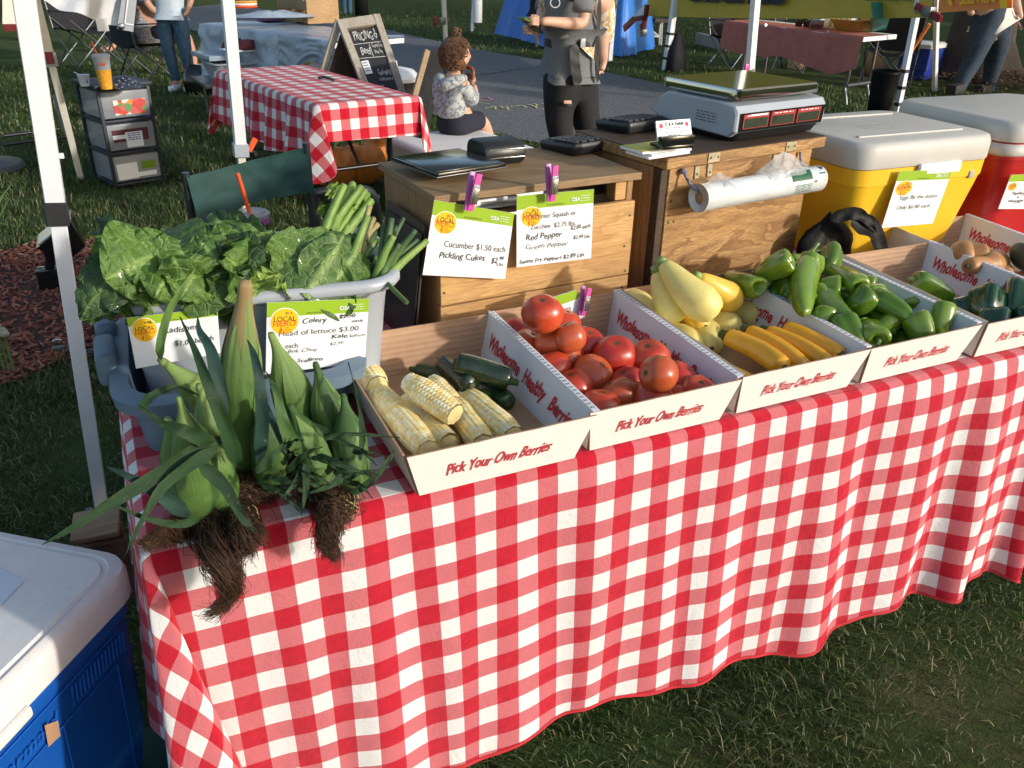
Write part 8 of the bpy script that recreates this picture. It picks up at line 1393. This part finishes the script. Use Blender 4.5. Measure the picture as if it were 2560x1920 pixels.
def rf(u, v):
    s = LR*1.0*u; 
    if v < .35: w = WR*(.72*(1-v/.35)); return RP(s, w, .742)
    d = (v-.35)/.65*(.30+.03*math.sin(u*9)+.10*u-.09*max(0,u-.85)/.15); return RP(s, -.02-.05*math.sin(u*22)*d-.05*d, .742-d)+V(0,0,.02*mnoise.noise(Vector((u*12,v*6,0))))
vs, fs, uv = sheet(rf, 70, 22); o = mk('tablecloth', vs, fs, 'rust_cloth'); tag(o, 'rusty pink cloth swagged along the folding table behind the yellow banner', 'tablecloth')
for k, (x, y) in enumerate(((1912,63),(2066,80))):
    p = at(x, y, .74)+V(0,0,.0); T_ = thing('cloth_clip', ('silver clip on the rusty cloth nearer the white tent leg','silver clip on the rusty cloth nearer the basket')[k], 'clip', p, 'clips on the rusty cloth'); bbeam('body', p+V(-.02,-.03,.02), p+V(-.02,-.05,-.08), .025, .02, 'steel', T_, up=(0,1,0))
JG = 'jars on the far table'
for k, (x, m, lab) in enumerate(((1990,'black_gloss','dark jar at the left end of the row on the far table'),(2010,'black_gloss','second dark jar on the far table'),(2060,'paper','white labelled jar next to the pale blue sheet on the far table'),(2078,'print_red','jar with a red top on the far table'),(2098,'paper','white labelled jar beside the wicker basket'))):
    p = at(x, 66+(x-1990)*.06, .745)+e2*.05; T_ = thing('jar', lab, 'jar', p, JG); vs, fs = lathe([(.035,0),(.04,.01),(.04,.12),(.03,.13)], p, 12); mk('body', vs, fs, 'cup_paper' if m != 'black_gloss' else m, T_, auto=50); vs, fs = lathe([(.032,.13),(.034,.15),(.02,.152)], p, 12); mk('lid', vs, fs, m if m != 'paper' else 'bin_grey', T_, auto=50)
q = [at(2030,50,.86), at(2062,50,.86), at(2058,70,.745), at(2022,68,.745)]; T_ = thing('leaflet_holder', 'pale blue sheet standing among the jars on the far table', 'leaflet', q[3]); plane(T_, 'sheet', q, 'lt_blue', 0, th=.01)
b0 = at(2150,78,.745); bs_ = thing('wicker_basket', 'tan wicker basket with papers on the right end of the far table', 'basket', b0); vs, fs = loft([(.38,.28,.03,0),(.52,.38,.04,.10),(.53,.39,.04,.115),(.50,.36,.03,.115),(.36,.26,.03,.02)], b0+V(.05,.12,0), math.atan2(e2.y,e2.x)); mk('body', vs, fs, 'wicker', bs_, auto=50)
for k in range(3): bbox('package', b0+V(-.02+.09*k,.12+.04*k,.13), (.07,.02,.06), ('paper','teal','black_gloss')[k], bs_, rz=.4*k)
q = [at(2185,45,.95), at(2225,42,.95), at(2215,75,.75), at(2180,78,.75)]; T_ = thing('teal_box', 'teal box partly hidden behind the basket on the far table', 'box', q[3]); plane(T_, 'front', q, 'teal', 0, th=.15)
# black chair, rubbish bag, things under the table
c = at(2190,215,0); campchair((c.x+.15,c.y+.0,0), -.9, 'black folding chair behind the far table with its legs crossed', .6, 1.05, 'black_fabric', 'black chairs by the far table'); c = at(1990,180,0); campchair((c.x+.1,c.y+.2,0), .6, 'black camp chair in the shade below the rusty cloth', .6, .8, 'black_fabric', 'black chairs by the far table')
c = at(1860,175,0); T_ = campchair((c.x,c.y+.3,0), .2, 'black camp chair left of the shaded one, behind the scale', .55, .75, 'black_fabric', 'black chairs by the far table')
p = at(2228,302,0); tr_ = thing('rubbish_bin', 'dark bin lined with a black bag tied to the striped pole', 'bin', p+V(-.12,.05,0)); p = p+V(-.16,.05,0); vs, fs = lathe([(.10,0),(.12,.28),(.135,.46),(.14,.48),(.13,.49),(.11,.42)], p, 20); mk('body', vs, fs, 'black_film', tr_)
p = at(1672,178,0); sb_ = thing('weight_bag', 'dark sandbag at the foot of the left striped pole', 'sandbag', p+V(.1,.05,0)); vs, fs = loft([(.34,.2,.08,0),(.30,.2,.08,.25),(.16,.12,.05,.42),(.06,.05,.02,.5)], p+V(.14,.06,0), .3); mk('body', vs, fs, 'black_fabric', sb_)
for k, (x, y, m, nm, lb) in enumerate(((2080,130,'clamp_red','box','red box under the far table'),(2115,150,'canvas_cream','paper_bag','crumpled cream paper bag under the far table'),(1990,150,'floral','tote_bag','printed tote bag under the far table'),(2180,165,'slat_wood','box','brown carton on the grass behind the far table leg'))):
    p = at(x, y+22, 0); T_ = thing(nm, lb, nm.replace('_',' '), p); vs, fs = loft([(.28,.2,.03,0),(.30,.22,.04,.18),(.26,.18,.04,.34)], p, .3*k); mk('body', vs, fs, m, T_)
# small blue cooler
k0 = at(2322,205,0); k1 = at(2365,178,0); sbc = thing('cooler', 'small blue cooler with a white lid on the far grass near the tree', 'cooler', k0+V(0,.3,0)); ca_ = math.radians(20); cc = k0+V(.22,.40,0); vs, fs = loft([(.46,.36,.03,0),(.50,.38,.03,.12),(.52,.41,.03,.125),(.53,.42,.04,.40)], cc, ca_); mk('body', vs, fs, 'far_blue', sbc, auto=40); vs, fs = loft([(.56,.45,.05,.402),(.56,.45,.05,.45),(.50,.39,.04,.47)], cc, ca_); mk('lid', vs, fs, 'cooler_white', sbc, auto=40)
a, b = at(2236,220,.0), ax(2326,58,8.6); a = at(2250,200,0); rp = ptube('guy_rope', [atX(2242,192,8.2), atX(2283,122,8.2), atX(2324,60,8.2)], .018, 'orange_rope', None); tag(rp, 'orange guy line running down behind the striped pole to the small cooler', 'cord')
# man in jeans and tree
mb_ = at(2395,232,0); MN = person('man in dark blue jeans walking past the tree at the right', mb_); MY = mb_.y; m3 = lambda x, y, dy, r: tuple(atY(x, y, MY+dy))+(r,)
skin('body', [m3(2478,30,0,.17), m3(2480,-40,0,.17), m3(2480,-110,0,.18), m3(2478,-140,0,.06), m3(2476,-180,0,.10), m3(2445,110,-.05,.11), m3(2425,165,-.08,.075), m3(2400,215,-.1,.05), m3(2382,228,-.15,.04), m3(2490,110,.08,.11), m3(2478,170,.1,.075), m3(2468,216,.1,.05), m3(2448,230,.05,.04), m3(2515,-90,-.05,.07), m3(2540,0,-.05,.05), m3(2552,50,-.1,.038), m3(2440,-90,.1,.07), m3(2420,0,.12,.05), m3(2430,40,.0,.04)], [(0,1),(1,2),(2,3),(3,4),(0,5),(5,6),(6,7),(7,8),(0,9),(9,10),(10,11),(11,12),(2,13),(13,14),(14,15),(2,16),(16,17),(17,18)], 'skin_fair', MN)
skin('jeans', [m3(2480,24,0,.20), m3(2450,100,-.05,.165), m3(2428,160,-.08,.115), m3(2402,205,-.1,.095), m3(2396,222,-.1,.09), m3(2495,105,.08,.168), m3(2483,165,.1,.115), m3(2472,208,.1,.095), m3(2468,224,.1,.09)], [(0,1),(1,2),(2,3),(3,4),(0,5),(5,6),(6,7),(7,8)], 'jeans_dark', MN)
skin('shirt', [m3(2482,22,0,.207), m3(2480,-60,0,.20), m3(2480,-105,0,.20), m3(2515,-88,-.05,.10), m3(2528,-50,-.05,.09), m3(2442,-88,.1,.10), m3(2428,-50,.12,.09)], [(0,1),(1,2),(2,3),(3,4),(2,5),(5,6)], 'canvas_cream', MN)
for x, y, dy in ((2385,232,-.15),(2452,234,.05)): bbox('shoe', atY(x+4,y-9,MY+dy), (.30,.14,.13), 'black_rubber', MN, rz=.3, r=.04)
band('side_cord', [atY(2535,20,MY-.2), atY(2545,50,MY-.2), atY(2555,75,MY-.2)], .03, 'clamp_red', MN)
tb_ = at(2475,222,0)+V(.8,.9,0); TT = thing('tree', 'dark tree trunk with flared roots and leaf litter behind the man in jeans', 'tree', tb_)
vs, fs = sweep([tb_+V(0,0,-.02), tb_+V(-.02,0,.15), tb_+V(-.03,.02,.5), tb_+V(-.05,.02,1.2), tb_+V(-.05,0,3.5)], [.75,.55,.42,.36,.30], 26, lambda t, a: 1+.12*math.sin(a*5+1)*(1-t)+.03*math.sin(a*13)); mk('trunk', vs, fs, 'bark', TT); leafball('crown', (tb_.x, tb_.y, 5.6), 2.6, 2500, TT, .3)
lt0 = at(2540,215,0); lvs = []; P3 = np.stack([RNG.normal(lt0.x+.3, .7, 2500), RNG.normal(lt0.y+.2, .7, 2500), np.full(2500, .02)], 1); d2_ = ((P3[:,0]-lt0.x)**2+(P3[:,1]-lt0.y)**2); P3[:,2] += .15*np.exp(-d2_); a = RNG.uniform(0, 6.28, 2500); s = RNG.uniform(.02,.05,2500); A = np.stack([P3+np.stack([np.cos(a)*s, np.sin(a)*s, RNG.normal(0,.01,2500)],1), P3+np.stack([-np.sin(a)*s*.5, np.cos(a)*s*.5, 0*s],1), P3-np.stack([np.cos(a)*s, np.sin(a)*s, RNG.normal(0,.01,2500)],1), P3-np.stack([-np.sin(a)*s*.5, np.cos(a)*s*.5, 0*s],1)], 1).reshape(-1,3)
mk('leaf_litter', A, (np.arange(2500)[:,None]*4+np.arange(4)).tolist(), 'leaf_litter', smooth=False, kind='stuff')
